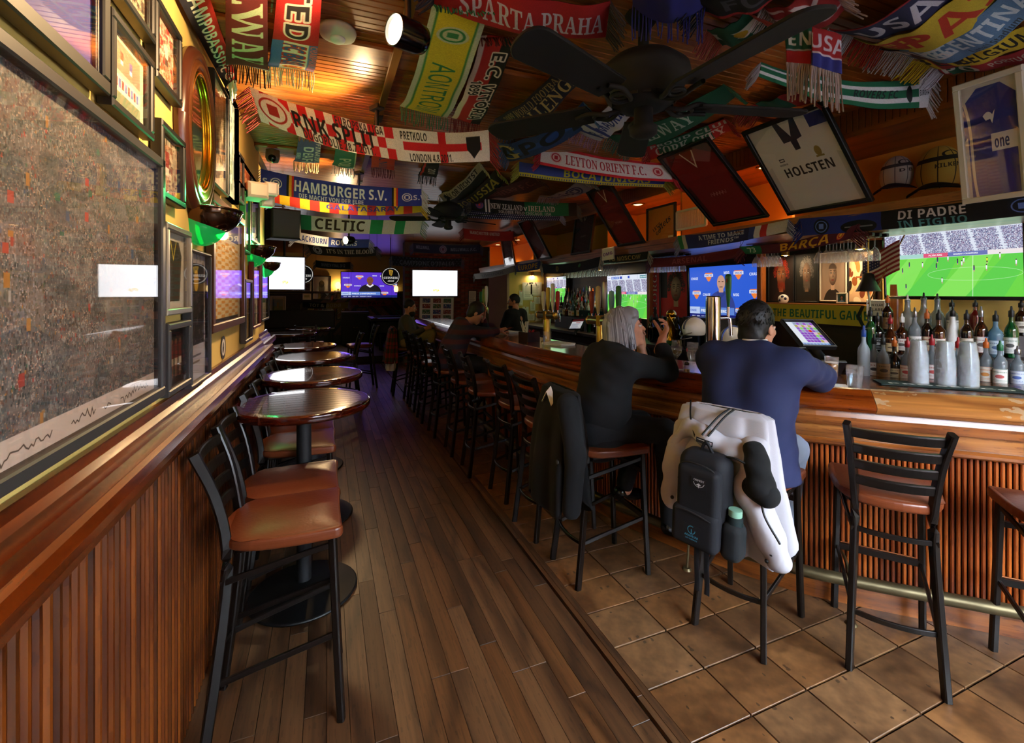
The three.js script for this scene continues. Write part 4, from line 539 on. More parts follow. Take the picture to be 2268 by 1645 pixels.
wf('narrow dark frame below the emergency lamp', 538, 554, 620, 752, 10, { frame: greyFrame }); wf('red-brown narrow frame near the ledge end', 556, 573, 556, 722, 13, { frame: std(0x5a1c22, 0.4) });
wf('small dark frame under the orange sign', 524, 535, 352, 455, 15); wf('green-edged glass frame between two bronze sconces', 537, 549, 436, 565, 10, { frame: M.green }); wf('tall dark mirror frame farther along the wall', 551, 571, 420, 545, 9);
wf('last small frame before the wall ends', 576, 592, 585, 706, 14, { x: WALLX - 0.05 });
{ // oval mirror
  const a = onX(397, 275, -0.5), b = onX(466, 275, -0.5), rz = Math.abs(a.z - b.z) / 2, t = thing('oval_mirror', 'oval brewery mirror in ribbed brown and gold frame', 'mirror', [-0.5, 2.31, (a.z + b.z) / 2]); const ry = 0.33;
  const ring = (r, w, d, x) => { const g = new THREE.TorusGeometry(1, w, 10, 60); const p = g.attributes.position; for (let i = 0; i < p.count; i++) { const X = p.getX(i), Y = p.getY(i), L = Math.hypot(X, Y), k = (L - 1); const ax = X / L, ay = Y / L; p.setXYZ(i, x + p.getZ(i) * d, ay * (ry * r + k), ax * (rz * r + k)); } g.computeVertexNormals(); return g; };
  obj('outer_frame', ring(0.94, 0.026, 1, 0), std(0x4a2416, 0.3), t); obj('middle_frame', ring(0.82, 0.02, 1, 0.008), std(0x5c3218, 0.28), t); obj('gilt_ring', ring(0.72, 0.012, 1, 0.012), M.gold, t); obj('mirror_glass', new THREE.CylinderGeometry(1, 1, 0.006, 48).rotateZ(Math.PI / 2).scale(1, ry * 0.72, rz * 0.72), std(0xc9b878, 0.06, 0.95), t);
}
{ // round sticker and orange sign
  const p = onX(495, 769, WALLX + 0.004), m = canvasTex(256, 256, (c) => { c.fillStyle = '#2a2a34'; c.beginPath(); c.arc(128, 128, 126, 0, 7); c.fill(); c.fillStyle = '#d9d2c8'; c.beginPath(); c.arc(128, 128, 92, 0, 7); c.fill(); c.fillStyle = '#2a2a34'; c.beginPath(); c.ellipse(118, 130, 40, 62, 0.3, 0, 7); c.fill(); c.fillStyle = '#d9d2c8'; c.fillRect(112, 60, 12, 60); });
  const t = obj('wall_sticker', new THREE.CircleGeometry(0.062, 40).rotateY(Math.PI / 2), std(0xffffff, 0.6, 0, { map: m })); t.position.copy(p); tag(t, 'round black and white sticker on the yellow wall above the ledge', 'sticker');
  const om = canvasTex(512, 160, (c) => { c.fillStyle = '#c85418'; c.fillRect(0, 0, 512, 160); c.strokeStyle = '#f0c488'; c.lineWidth = 5; c.strokeRect(8, 8, 496, 144); c.font = 'italic bold 92px serif'; c.strokeText('artisanal', 40, 110); });
  const a = onX(524, 290, -0.49), b = onX(566, 352, -0.49), c0 = onX(524, 256, -0.49); const s = framed('painted_sign', 'orange painted sign with pale script under the checked scarf', 'sign', V(-0.49, 2.3, a.z), V(-0.49, 2.3, b.z), V(-0.49, 2.46, a.z), { mat: std(0xffffff, 0.5, 0, { map: om }), glass: false, fw: 0.008, frame: M.copperEdge });
}
// bronze bowl sconces with green lamp glass
[[-2.3, 2.0, 0.125, 'under the oval mirror'], [-3.75, 1.98, 0.12, 'past the fixtures chart'], [-4.85, 1.93, 0.11, 'at the end of the wall']].forEach(([z, y, r, w], i) => {
  const t = thing('bowl_sconce', `polished bronze bowl wall sconce with green light ${w}`, 'wall lamp', [WALLX - (i > 1 ? 0.05 : 0) + 0.005, y, z]);
  obj('bowl', new THREE.SphereGeometry(r, 30, 14, 0, 6.283, Math.PI / 2, Math.PI / 2).scale(1, 0.82, 1).translate(0.045, 0, 0), M.bronze, t); obj('rim', new THREE.TorusGeometry(r, 0.005, 8, 40).rotateX(Math.PI / 2).translate(0.045, 0, 0), M.bronze, t); obj('wall_plate', cbox(0.02, 0.2, 0.12, 0.006, 0.01, 0.0, 0), M.offWhite, t);
  const g = phys(0x1fae4a, 0.15, { transmission: 0.6, thickness: 0, emissive: new THREE.Color().setRGB(0.02, 0.8, 0.16), emissiveIntensity: 0.5 }); obj('green_lamp_glass', new THREE.SphereGeometry(r * 0.92, 26, 12, 0, 6.283, Math.PI / 2, Math.PI / 2).scale(0.9, 1.15, 0.9).translate(0.02, -0.02, 0), g, t); obj('lamp_tube', [tube([[0.015, 0.09, 0.09], [0.02, 0.0, 0.1], [0.02, -0.1, 0.06], [0.02, -0.14, 0]], 0.008)], glow(new THREE.Color().setRGB(0.05, 1, 0.25), 2.2, 0x0a3010), t);
  const L = new THREE.PointLight(new THREE.Color().setRGB(0.08, 1, 0.28), 0.32, 0, 2); L.position.set(0.06, 0.06, 0.05); L.castShadow = true; L.name = 'green_light'; t.add(L);
});
{ // emergency light, camera, detector, speaker
  const p = onX(565, 425, -0.44), t = thing('emergency_light', 'white emergency light box with square lens beside the checked scarf', 'emergency light', p, 0.35); obj('body', cbox(0.12, 0.1, 0.2, 0.015), M.offWhite, t); for (const s of [-1, 1]) { const h = obj('lamp_head', cbox(0.07, 0.085, 0.085, 0.012, 0.08, 0.02 - (s < 0 ? 0.06 : 0), s * 0.05), M.white, t); obj('lens', cbox(0.01, 0.07, 0.07, 0.002, 0.118, 0.02 - (s < 0 ? 0.06 : 0), s * 0.05), std(0x86a89a, 0.15), h); }
  const c = thing('security_camera', 'small round black and grey security camera on the beam', 'camera', onY(604, 350, 2.7)); obj('housing', lathe([[0, 0.07], [0.05, 0.06], [0.052, 0.0], [0.04, -0.03], [0, -0.04]], 24), M.steel, c); obj('lens', new THREE.SphereGeometry(0.03, 18, 12).translate(0, -0.01, 0.035), M.blackGloss, c); obj('mount', cyl(0.012, 0.012, 0.08, 0, 0.05, 0), M.steel, c);
  const d = thing('smoke_detector', 'cream round smoke detector on the boarded ceiling', 'smoke detector', onY(748, 74, 2.78)); obj('base', lathe([[0, 0.02], [0.075, 0.02], [0.078, 0.005], [0.072, -0.012], [0.04, -0.022], [0, -0.022]], 36), M.offWhite, d); obj('sensor', lathe([[0, -0.04], [0.02, -0.04], [0.03, -0.03], [0.032, -0.018], [0, -0.018]], 24), M.white, d);
  const s = thing('hanging_speaker', 'black loudspeaker hung from the ceiling left of the green-and-white scarf', 'speaker', onD(627, 498, 5.0), 0.35); obj('cabinet', cbox(0.3, 0.32, 0.24, 0.012), M.black, s); obj('grille', cbox(0.27, 0.29, 0.01, 0.004, 0, 0, 0.122), M.charcoal, s); obj('bracket', [rod([0, 0.16, 0], [0, 2.8 - s.position.y, 0], 0.012), cbox(0.1, 0.02, 0.1, 0.004, 0, 0.165, 0)], M.steel, s);
}
{ // round bar signs, back wall pieces
  for (const [u, v, d, r, l] of [[865, 612, 9.6, 0.19, 'right of the purple screen'], [672, 607, 9.0, 0.185, 'behind the hanging white screen']]) { const t = thing('round_bar_sign', `round black lit sign with golden harp ${l}`, 'sign', onD(u, v, d)); obj('case', new THREE.CylinderGeometry(r, r, 0.06, 40).rotateX(Math.PI / 2), M.black, t); obj('sign_face', UVQ(new THREE.CircleGeometry(r * 0.97, 40), cellUV(12, 4, 4)).translate(0, 0, 0.032), new THREE.MeshStandardMaterial({ color: 0x222222, map: photoTex, emissive: 0xffffff, emissiveMap: photoTex, emissiveIntensity: 0.75 }), t); obj('hanger', rod([0, r, 0], [0, CEIL - t.position.y, 0], 0.008), M.black, t); }
  const Z = BACKZ + 0.03, B = (label, u0, u1, v0, v1, cell, o = {}) => framed(o.name ?? 'framed_picture', label, o.cat ?? 'framed picture', onZ(u0, v1, Z), onZ(u1, v1, Z), onZ(u0, v0, Z), { mat: pm, uv: cellUV(cell, 4, 4), fw: 0.03, ...o });
  B('white framed print on the dark wall left of the back tables', 597, 632, 655, 702, 14, { frame: M.offWhite }); B('large framed portrait drawing on the back wall', 691, 733, 610, 664, 13); B('pair of small pictures in one frame on the back wall', 670, 689, 623, 664, 1, { frame: M.offWhite }); B('framed arched mirror-like print low on the back wall', 713, 736, 682, 711, 9, { frame: M.steel }); B('small white framed notice low on the back wall', 679, 708, 681, 700, 15); B('dark framed print under the wall lamp', 739, 760, 643, 664, 3); B('green and grey print on the diagonal boards', 744, 765, 681, 708, 9); B('dark blue print on the diagonal boards', 786, 812, 680, 707, 7); B('green banner with white letter beside the pool table', 876, 888, 686, 708, 15, { frame: M.green });
  for (const [u, v, l] of [[749, 632, 'left'], [877, 640, 'right']]) { const t = thing('wall_lantern', `small glowing wall lantern ${l === 'left' ? 'between portrait drawing and purple screen' : 'half hidden by the round sign'}`, 'wall lamp', onZ(u, v, BACKZ + 0.1)); obj('shade', lathe([[0.05, -0.09], [0.07, -0.02], [0.06, 0.07], [0.03, 0.1]], 16), glow(new THREE.Color().setRGB(1, 0.7, 0.3), 2.2), t); obj('bracket', [rod([0, -0.1, -0.09], [0, -0.1, 0], 0.012), cyl(0.03, 0.03, 0.03, 0, -0.13, 0)], M.brass, t); const L = new THREE.PointLight(new THREE.Color().setRGB(1, 0.65, 0.3), 0.8, 0, 2); L.name = 'lantern_light'; L.castShadow = true; t.add(L); }
  const q = (u, v) => onZ(u, v, -10.44); framed('photo_board', 'white board of colour match photographs under the screen on bricks', 'photo board', q(928, 712), q(1004, 712), q(928, 656), { mat: pm, uv: cellUV(11, 4, 4), frame: M.offWhite, fw: 0.012, glass: false });
  framed('lit_poster', 'small bright framed poster on the bricks beside the photo board', 'poster', onZ(1037, 678, -10.47), onZ(1055, 678, -10.47), onZ(1037, 643, -10.47), { mat: pm, uv: cellUV(15, 4, 4), fw: 0.01 });
  // pool table
  const t = thing('pool_table', 'dark pool table with green cloth in the raised back part', 'pool table', [2.3, 0.15, -12.9]); obj('cloth', grain(cbox(2.3, 0.02, 1.2, 0.004, 0, 0.79, 0), 'x'), std(0x0a5a3c, 0.9), t); obj('rails', [cbox(2.5, 0.07, 0.13, 0.012, 0, 0.8, 0.64), cbox(2.5, 0.07, 0.13, 0.012, 0, 0.8, -0.64), cbox(0.13, 0.07, 1.2, 0.012, 1.19, 0.8, 0), cbox(0.13, 0.07, 1.2, 0.012, -1.19, 0.8, 0)], M.darkWood, t); obj('body', cbox(2.3, 0.32, 1.2, 0.02, 0, 0.6, 0), M.black, t); for (const x of [-1, 1]) for (const z of [-0.45, 0.45]) obj('leg', cyl(0.05, 0.09, 0.46, x, 0, z), M.black, t); for (const x of [-1.15, 0, 1.15]) for (const s of [-1, 1]) obj('pocket', lathe([[0.06, 0], [0.075, 0.01], [0.06, 0.02]], 16).translate(x, 0.825, s * 0.6), M.brass, t);
  const cb = thing('dark_cabinet', 'tall dark cabinet against the back boards', 'cabinet', [0.75, 0.15, -14.2]); obj('body', cbox(0.75, 0.95, 0.5, 0.01, 0, 0.475, 0), M.black, cb); for (const s of [-1, 1]) { const d = obj('door', cbox(0.34, 0.85, 0.02, 0.005, s * 0.18, 0.46, 0.26), M.charcoal, cb); obj('knob', new THREE.SphereGeometry(0.015, 10, 8).translate(s * 0.04, 0.5, 0.275), M.brass, d); }
  const bn = thing('dark_bench', 'long dark bench seat along the back boards', 'bench', [-0.9, 0.15, -14.25]); obj('seat', cbox(2.2, 0.08, 0.5, 0.02, 0, 0.45, 0), M.black, bn); obj('backrest', cbox(2.2, 0.5, 0.08, 0.02, 0, 0.75, -0.24), M.black, bn); for (const x of [-1, 0, 1]) obj('support', cbox(0.08, 0.41, 0.45, 0.01, x, 0.205, 0), M.black, bn);
}

// ---------- scarves ----------
const scarfSpecs = [], SC = (c0, c1, c2, c3, o) => scarfSpecs.push({ c: [c0, c1, c2, c3], ...o });
const K = (y = 2.765) => (u, v) => [u, v, 'y', y], DD = (d) => (u, v) => [u, v, 'd', d], XX = (x) => (u, v) => [u, v, 'x', x];
// quick painters
const bgp = (...cols) => (c, w, h) => cols.forEach((a, i) => { c.fillStyle = a; c.fillRect(0, i * h / cols.length, w, h / cols.length + 1); });
const vband = (a, x0, x1) => (c, w, h) => { c.fillStyle = a; c.fillRect(x0 * w, 0, (x1 - x0) * w, h); };
const hband = (a, y0, y1) => (c, w, h) => { c.fillStyle = a; c.fillRect(0, y0 * h, w, (y1 - y0) * h); };
const check = (a, b, n) => (c, w, h) => { for (let i = 0; i < n; i++) for (let j = 0; j < 3; j++) { c.fillStyle = (i + j) % 2 ? a : b; c.fillRect(i * w / n, j * h / 3, w / n + 1, h / 3 + 1); } };
const txt = (s, x, y, size, col, { font = 'sans-serif', style = 'bold', w = 0, stroke } = {}) => (c, W_, H_) => {
  c.save(); c.font = `${style} ${Math.round(size * H_ * 1.25)}px ${font}`; c.textAlign = 'center'; c.textBaseline = 'middle'; c.translate(x * W_, y * H_);
  if (w) c.scale(clamp(w * W_ / c.measureText(s).width, 0.35, 2.6), 1); if (stroke) { c.strokeStyle = stroke; c.lineWidth = H_ * 0.09; c.lineJoin = 'round'; c.strokeText(s, 0, 0); } c.fillStyle = col; c.fillText(s, 0, 0); c.restore();
};
const disc = (x, y, r, a, b) => (c, w, h) => { c.fillStyle = a; c.beginPath(); c.arc(x * w, y * h, r * h, 0, 7); c.fill(); if (b) { c.strokeStyle = b; c.lineWidth = h * 0.05; c.beginPath(); c.arc(x * w, y * h, r * h * 0.72, 0, 7); c.stroke(); c.fillStyle = b; c.fillRect(x * w - r * h * 0.3, y * h - r * h * 0.35, r * h * 0.6, r * h * 0.7); } };
const stripes = (a, b, n) => (c, w, h) => { for (let i = 0; i < n; i++) { c.fillStyle = i % 2 ? a : b; c.fillRect(i * w / n, 0, w / n + 1, h); } };
const dots = (a, n) => (c, w, h) => { c.fillStyle = a; for (let i = 0; i < n; i++) for (let j = 0; j < 4; j++) c.fillRect((i + (j % 2) / 2) * w / n, (j + 0.3) * h / 4, w / n * 0.4, h / 9); };
{ const k = K(); const C = 2.75;
  SC(k(452, -45), k(522, 168), XX(-0.505)(498, 192), XX(-0.505)(372, -45), { sag: 0, lbl: 'red and navy knitted scarf pinned along the wall top', d: [bgp('#c3241c', '#c3241c', '#20202e', '#20202e'), txt('CAMPOBASSO FC', 0.47, 0.5, 0.62, '#e9e0d2', { w: 0.8 }), disc(0.93, 0.4, 0.3, '#d8cfc0', '#b02020')], fr: '#e4dccc' });
  SC(k(592, -60), k(594, 150), k(500, 140), k(500, -60), { sag: 0.1, lbl: 'dark maroon scarf with pale green capitals hanging from the ceiling', d: [bgp('#54100f'), txt('GALWAY', 0.18, 0.5, 0.8, '#9fb08a', { font: 'serif', w: 1.0 }), vband('#b8b4c4', 0.88, 1), txt('AILLIM', 0.94, 0.5, 0.3, '#54100f')], fr: '#4a1512' });
  SC(k(716, -60), k(694, 160), k(590, 142), k(618, -60), { sag: 0.08, lbl: 'red and blue knitted scarf with cream fringe hanging from the ceiling', d: [bgp('#4a64a4'), hband('#d8cfc2', 0.2, 0.75), vband('#b81e1e', 0, 0.44), txt('UNITED', 0.04, 0.5, 0.56, '#2a2224', { w: 0.72, stroke: '#e0d6c6' }), txt('FC BASEL', 0.65, 0.5, 0.5, '#31508f', { w: 0.36, stroke: '#b82a24' }), txt('CHAMPIONS LEAGUE', 0.7, 0.1, 0.16, '#d8605a', { w: 0.5 }), disc(0.93, 0.45, 0.24, '#d8a020', '#b01818')], fr: '#d8c4a8' });
  SC(DD(2.45)(552, 192), DD(2.82)(1082, 288), DD(2.82)(1085, 356), DD(2.45)(578, 268), { sag: 0.09, nx: 44, lbl: 'long red and white chequered scarf strung across the aisle', d: [bgp('#d8d2c8'), (c, w, h) => check('#c01c22', '#ddd6cc', 16)(c, w * 0.56, h), disc(0.07, 0.5, 0.46, '#ddd6cc', '#a02824'), txt('RNK SPLIT', 0.31, 0.5, 0.52, '#1e1a1c', { w: 0.34 }), txt('EUROPSKA LIGA', 0.42, 0.16, 0.24, '#3a2c2c', { w: 0.2 }), txt('DUGOPOLJE 28.7.2011.', 0.32, 0.84, 0.24, '#3a2c2c', { w: 0.3 }), (c, w, h) => { c.fillStyle = '#c01c22'; c.fillRect(w * 0.6, h * 0.38, w * 0.36, h * 0.26); c.fillRect(w * 0.76, 0, w * 0.035, h); c.fillStyle = '#1c1a1c'; c.beginPath(); c.moveTo(w * 0.89, h * 0.18); c.lineTo(w * 0.955, h * 0.18); c.lineTo(w * 0.955, h * 0.6); c.lineTo(w * 0.92, h * 0.88); c.lineTo(w * 0.89, h * 0.6); c.fill(); }, txt('PRETKOLO', 0.65, 0.2, 0.24, '#26201f', { w: 0.12 }), txt('LONDON 4.8.2011.', 0.72, 0.84, 0.24, '#26201f', { w: 0.2 })], fr: '#8a2a28' });
  SC(k(1082, 18), k(990, 262), k(886, 236), k(958, 8), { sag: 0.06, lbl: 'yellow and green scarf with thin green capitals on the ceiling', d: [bgp('#c9b62a'), hband('#b8c0ae', 0, 0.12), hband('#b8c0ae', 0.88, 1), hband('#2f7a4a', 0.12, 0.15), hband('#2f7a4a', 0.85, 0.88), disc(0.15, 0.5, 0.3, '#b8bca0', '#2f7a4a'), txt('AONTROIM', 0.64, 0.5, 0.52, '#2f7a4a', { style: '', w: 0.62 })], fr: '#3e8a5e' });
  SC(k(1142, 82), k(1062, 274), k(1000, 262), k(1066, 84), { sag: 0.04, lbl: 'red, black and white scarf beside the yellow ceiling scarf', d: [bgp('#101012', '#a81c1c', '#d6cdc2'), hband('#a81c1c', 0.36, 0.82), txt('E.C. VITÓRIA', 0.5, 0.32, 0.42, '#141214', { stroke: '#d6cdc2', w: 0.8 }), txt('1899', 0.42, 0.72, 0.36, '#141214', { stroke: '#d6cdc2' })], fr: '#7a2a2c' });
  SC(k(958, -70), k(1352, 2), k(1342, 84), k(962, 6), { sag: 0.05, nx: 30, lbl: 'bright red scarf with large white serif capitals over the fan', d: [bgp('#a8161c'), txt('SPARTA PRAHA', 0.55, 0.58, 0.62, '#c9c0cc', { font: 'serif', w: 0.84 })], fr: '#3a3036' });
  SC(k(1098, 262), k(1262, 112), k(1302, 160), k(1140, 304), { sag: 0.05, lbl: 'navy scarf with gold serif capitals left of the fan', d: [bgp('#14182c'), txt('2009 WORLD FOOTBALL', 0.5, 0.22, 0.26, '#8f7c4c', { font: 'serif', w: 0.8 }), txt('CHALLENGE', 0.52, 0.64, 0.6, '#b09a5a', { font: 'serif', w: 0.86 })], fr: '#23305a' });
  SC(k(1102, 320), k(1292, 226), k(1312, 268), k(1128, 356), { sag: 0.06, lbl: 'blue scarf with black letters below the navy one', d: [bgp('#16386e', '#1c4a90', '#16386e'), txt('NAPOLI', 0.4, 0.5, 0.72, '#0c1220'), txt('G', 0.06, 0.5, 0.8, '#a8945a', { font: 'serif' })], fr: '#38588c' });
  SC(k(1268, 286), k(1368, 214), k(1400, 250), k(1330, 312), { sag: 0.03, lbl: 'white and blue scarf with capitals under the fan', d: [bgp('#b8bcc8'), vband('#2c3c80', 0.1, 0.17), vband('#2c3c80', 0.3, 0.36), txt('R. MADRID', 0.55, 0.56, 0.5, '#2c3c80', { w: 0.8 })], fr: '#8a6a8a' });
  SC(k(1346, 302), k(1602, 186), k(1630, 214), k(1400, 334), { sag: 0.05, lbl: 'green scarf with white wavy capitals under the fan', d: [bgp('#0c5a44'), txt('GALWAY', 0.42, 0.5, 0.62, '#a8b4b0', { font: 'serif', w: 0.6 })], fr: '#2f6a64' });
  SC(k(1432, 322), k(1604, 262), k(1622, 290), k(1442, 352), { sag: 0.02, lbl: 'green and red scarf above the signed red jersey', d: [bgp('#0e5a3c'), vband('#9a1c20', 0.82, 1), vband('#9a1c20', 0, 0.14), txt('PROUD CLUB', 0.55, 0.18, 0.22, '#a8b0a8'), txt('CORK CITY', 0.52, 0.62, 0.6, '#c0c0b8', { font: 'serif', w: 0.7 })], fr: '#8a2024' });
  SC(DD(3.75)(1200, 316), DD(3.75)(1478, 362), DD(3.75)(1492, 402), DD(3.75)(1196, 364), { sag: 0.03, lbl: 'white and red scarf with red serif capitals below the fan', d: [bgp('#b81c2a'), hband('#c8c0c6', 0.14, 0.86), txt('LEYTON ORIENT F.C.', 0.5, 0.52, 0.5, '#9a2230', { font: 'serif', w: 0.62 }), disc(0.12, 0.5, 0.26, '#c8a0a0', '#a02030'), disc(0.9, 0.5, 0.26, '#c8a0a0', '#a02030')], fr: '#a82430' });
  SC(DD(3.9)(1150, 358), DD(3.9)(1476, 392), DD(3.9)(1470, 414), DD(3.9)(1150, 390), { sag: 0.02, lbl: 'blue and yellow scarf behind the white and red one', d: [bgp('#2a3a86'), hband('#a8a030', 0.72, 1), dots('#2a3a86', 60), txt('BOCA JUNIORS', 0.6, 0.4, 0.6, '#a8a030', { w: 0.6 })], fr: '#8a8a3a' });
  SC(DD(3.9)(578, 374), DD(4.25)(934, 418), DD(4.25)(934, 456), DD(3.9)(578, 424), { sag: 0.04, nx: 34, lbl: 'blue scarf with white capitals strung across the aisle', d: [bgp('#26348c'), txt('HAMBURGER S.V.', 0.48, 0.46, 0.58, '#e2e0e2', { w: 0.58 }), txt('DIE MACHT VON DER ELBE', 0.42, 0.86, 0.2, '#d8d6de', { w: 0.4 }), vband('#111', 0.15, 0.163), vband('#d8a020', 0.163, 0.18), vband('#b82020', 0.18, 0.192), vband('#111', 0.8, 0.812), vband('#d8a020', 0.812, 0.828), vband('#b82020', 0.828, 0.84), txt('H.S.V.', 0.03, 0.5, 0.34, '#d8d6de'), txt('H.S.V.', 0.96, 0.5, 0.34, '#d8d6de'), disc(0.09, 0.5, 0.24, '#e2e0e2', '#26348c'), disc(0.9, 0.5, 0.24, '#e2e0e2', '#26348c')], fr: '#c8c4c8' });
  SC(DD(4.1)(598, 424), DD(4.45)(932, 448), DD(4.45)(932, 470), DD(4.1)(598, 446), { sag: 0.07, nx: 30, lbl: 'yellow and red block scarf below the blue one', d: [stripes('#c8a818', '#a82418', 16), txt('GALATASARAY', 0.6, 0.4, 0.5, '#2a2a6a', { w: 0.5 })], fr: '#b8982a' });
  SC(DD(5.3)(655, 474), DD(5.6)(936, 486), DD(5.6)(930, 517), DD(5.3)(655, 506), { sag: 0.03, lbl: 'white scarf with black block capitals and green ends', d: [bgp('#b6b8b0'), vband('#157a44', 0.04, 0.12), vband('#157a44', 0.58, 0.68), vband('#157a44', 0.78, 0.86), txt('CELTIC', 0.34, 0.5, 0.78, '#2a1e18', { w: 0.4 })], fr: '#9aa89a' });
  SC(DD(6)(652, 512), DD(6.2)(818, 530), DD(6.2)(816, 548), DD(6)(652, 536), { sag: 0.03, lbl: 'blue and white quartered scarf below the green-ended one', d: [bgp('#c8ccd8'), vband('#2a3f8e', 0.45, 1), txt('BLACKBURN', 0.22, 0.5, 0.6, '#2a3f8e', { w: 0.42 }), txt('ROVERS', 0.66, 0.5, 0.6, '#d8dce8', { w: 0.36 })], fr: '#8a90a8' });
  SC(DD(6.6)(680, 540), DD(6.8)(835, 546), DD(6.8)(832, 566), DD(6.6)(690, 562), { sag: 0.03, lbl: 'black scarf with pale capitals in the far row', d: [bgp('#161418'), txt("IT'S IN THE BLOOD", 0.6, 0.5, 0.5, '#a8a094', { w: 0.7, font: 'serif' }), disc(0.12, 0.5, 0.4, '#8a90a0', '#161418')], fr: '#4a4640' });
  SC(DD(5.4)(1042, 436), DD(5.6)(1276, 450), DD(5.6)(1278, 478), DD(5.4)(1044, 466), { sag: 0.02, lbl: 'black and green scarf with two country names', d: [bgp('#121014'), vband('#0e5a34', 0.5, 0.92), txt('NEW ZEALAND', 0.33, 0.5, 0.46, '#c0bcb8', { font: 'serif', w: 0.3 }), txt('v', 0.505, 0.5, 0.4, '#c0bcb8'), txt('IRELAND', 0.66, 0.5, 0.46, '#b8a098', { font: 'serif', w: 0.26 }), vband('#c0bcb8', 0.13, 0.145), vband('#c0bcb8', 0.16, 0.175), disc(0.08, 0.5, 0.3, '#3a4a8a', '#a82a2a'), txt('SOLDIER FIELD CHICAGO, USA', 0.5, 0.86, 0.2, '#a09c98', { w: 0.5 })], fr: '#5a5a58' });
  SC(DD(5.6)(1028, 462), DD(5.8)(1242, 474), DD(5.8)(1240, 488), DD(5.6)(1030, 482), { sag: 0.01, lbl: 'navy scarf with rows of small white marks', d: [bgp('#16183a'), dots('#a8a8b8', 48)], fr: '#8a8aa0' });
  SC(k(972, 432), k(1062, 360), k(1082, 384), k(1000, 462), { sag: 0.04, lbl: 'cream and black scarf right of the aisle lamps', d: [bgp('#a89e84', '#16140f'), txt('PAX OR VICHTST', 0.5, 0.28, 0.36, '#1c1812', { w: 0.8 })], fr: '#a8a088' });
  SC(k(1002, 446), k(1098, 376), k(1122, 398), k(1018, 466), { sag: 0.06, lbl: 'black scarf with yellow capitals near the second fan', d: [bgp('#14120c'), txt('BORUSSIA', 0.5, 0.5, 0.62, '#a89a30', { w: 0.85 })], fr: '#8a8a3e' });
  SC(k(712, 298), k(706, 362), k(650, 356), k(662, 296), { sag: 0.05, lbl: 'lilac-blue scarf end with pale fringe hanging past the chequered scarf', d: [bgp('#4a4e8e'), txt('DEAFC', 0.55, 0.5, 0.5, '#c4c0d4', { w: 0.6 }), txt('FINAL 2016', 0.5, 0.14, 0.2, '#c4c0d4', { w: 0.8 }), txt('WEMBLEY', 0.5, 0.88, 0.18, '#c4c0d4')], fr: '#a08a64' });
  SC(k(792, 318), k(784, 372), k(736, 364), k(744, 312), { sag: 0.05, lbl: 'teal scarf end with black fringe on the ceiling', d: [bgp('#2c6a5e'), txt('POOL', 0.6, 0.5, 0.6, '#b4b8a4'), hband('#b4b8a4', 0.02, 0.08)], fr: '#1c1814' });
  SC(k(876, 328), k(872, 374), k(822, 370), k(824, 326), { sag: 0.04, lbl: 'small red scarf end beside the second track lamp', d: [bgp('#a83024'), txt('EL NAUM', 0.5, 0.5, 0.4, '#3a3a6a')], fr: '#5a2420' });
  SC(k(976, 345), k(966, 392), k(926, 386), k(940, 348), { sag: 0.03, lbl: 'black scarf end with red stripe and a year', d: [bgp('#131114'), hband('#a82420', 0.8, 0.92), txt('2016', 0.55, 0.4, 0.46, '#b0a8a0')], fr: '#1a1818' });
  SC(DD(7)(1026, 505), DD(7.2)(1138, 512), DD(7.2)(1136, 533), DD(7)(1028, 528), { sag: 0.02, lbl: 'plain red scarf with small white capitals over the far bar', d: [bgp('#8e1812'), txt('MANCHESTER UNITED', 0.42, 0.3, 0.34, '#b8a8a0', { w: 0.6 })], fr: '#7a1c18' });
  SC(DD(8)(915, 538), DD(8.2)(1064, 542), DD(8.2)(1062, 561), DD(8)(916, 558), { sag: 0.02, lbl: 'navy scarf with small shield and pale capitals in the far row', d: [bgp('#1c1a3c'), txt('MILLWALL', 0.14, 0.4, 0.4, '#8a88a8', { w: 0.2 }), txt('MILLWALL F.C.', 0.75, 0.5, 0.4, '#8a88a8', { w: 0.4 }), disc(0.44, 0.5, 0.42, '#8a7a9a', '#6a2a4a')], fr: '#4a4870' });
  SC(DD(9)(868, 566), DD(9.2)(1022, 572), DD(9.2)(1020, 590), DD(9)(870, 588), { sag: 0.02, lbl: 'dark blue scarf with grey capitals above the far white screen', d: [bgp('#161a2c'), txt("CAMPIONI D'ITALIA", 0.5, 0.62, 0.46, '#5c6278', { w: 0.8 }), dots('#3a4258', 20)], fr: '#3a4258' });
  SC(DD(9.5)(700, 576), DD(9.5)(776, 580), DD(9.5)(776, 596), DD(9.5)(700, 592), { sag: 0.02, lbl: 'dark scarf with pale city name in the far row', d: [bgp('#14161e'), txt('MUNICH FINAL 2012', 0.5, 0.5, 0.5, '#7a8088', { w: 0.7 })], fr: '#4a5058' });
  SC(DD(12.5)(670, 668), DD(12.5)(772, 668), DD(12.5)(770, 682), DD(12.5)(670, 680), { sag: 0.03, lbl: 'black and yellow scarf low on the back wall', d: [bgp('#14120e'), vband('#8a7a24', 0.52, 1), txt('TOT & BODØ', 0.5, 0.5, 0.62, '#a89a80', { w: 0.7 })], fr: '#6a6038' });
  SC(DD(12.5)(778, 662), DD(12.5)(868, 664), DD(12.5)(866, 676), DD(12.5)(780, 674), { sag: 0.03, lbl: 'red scarf below the purple screen', d: [bgp('#6a1410'), txt('EL PAPA', 0.5, 0.5, 0.6, '#2a1210', { w: 0.7 })], fr: '#5a1c18' });
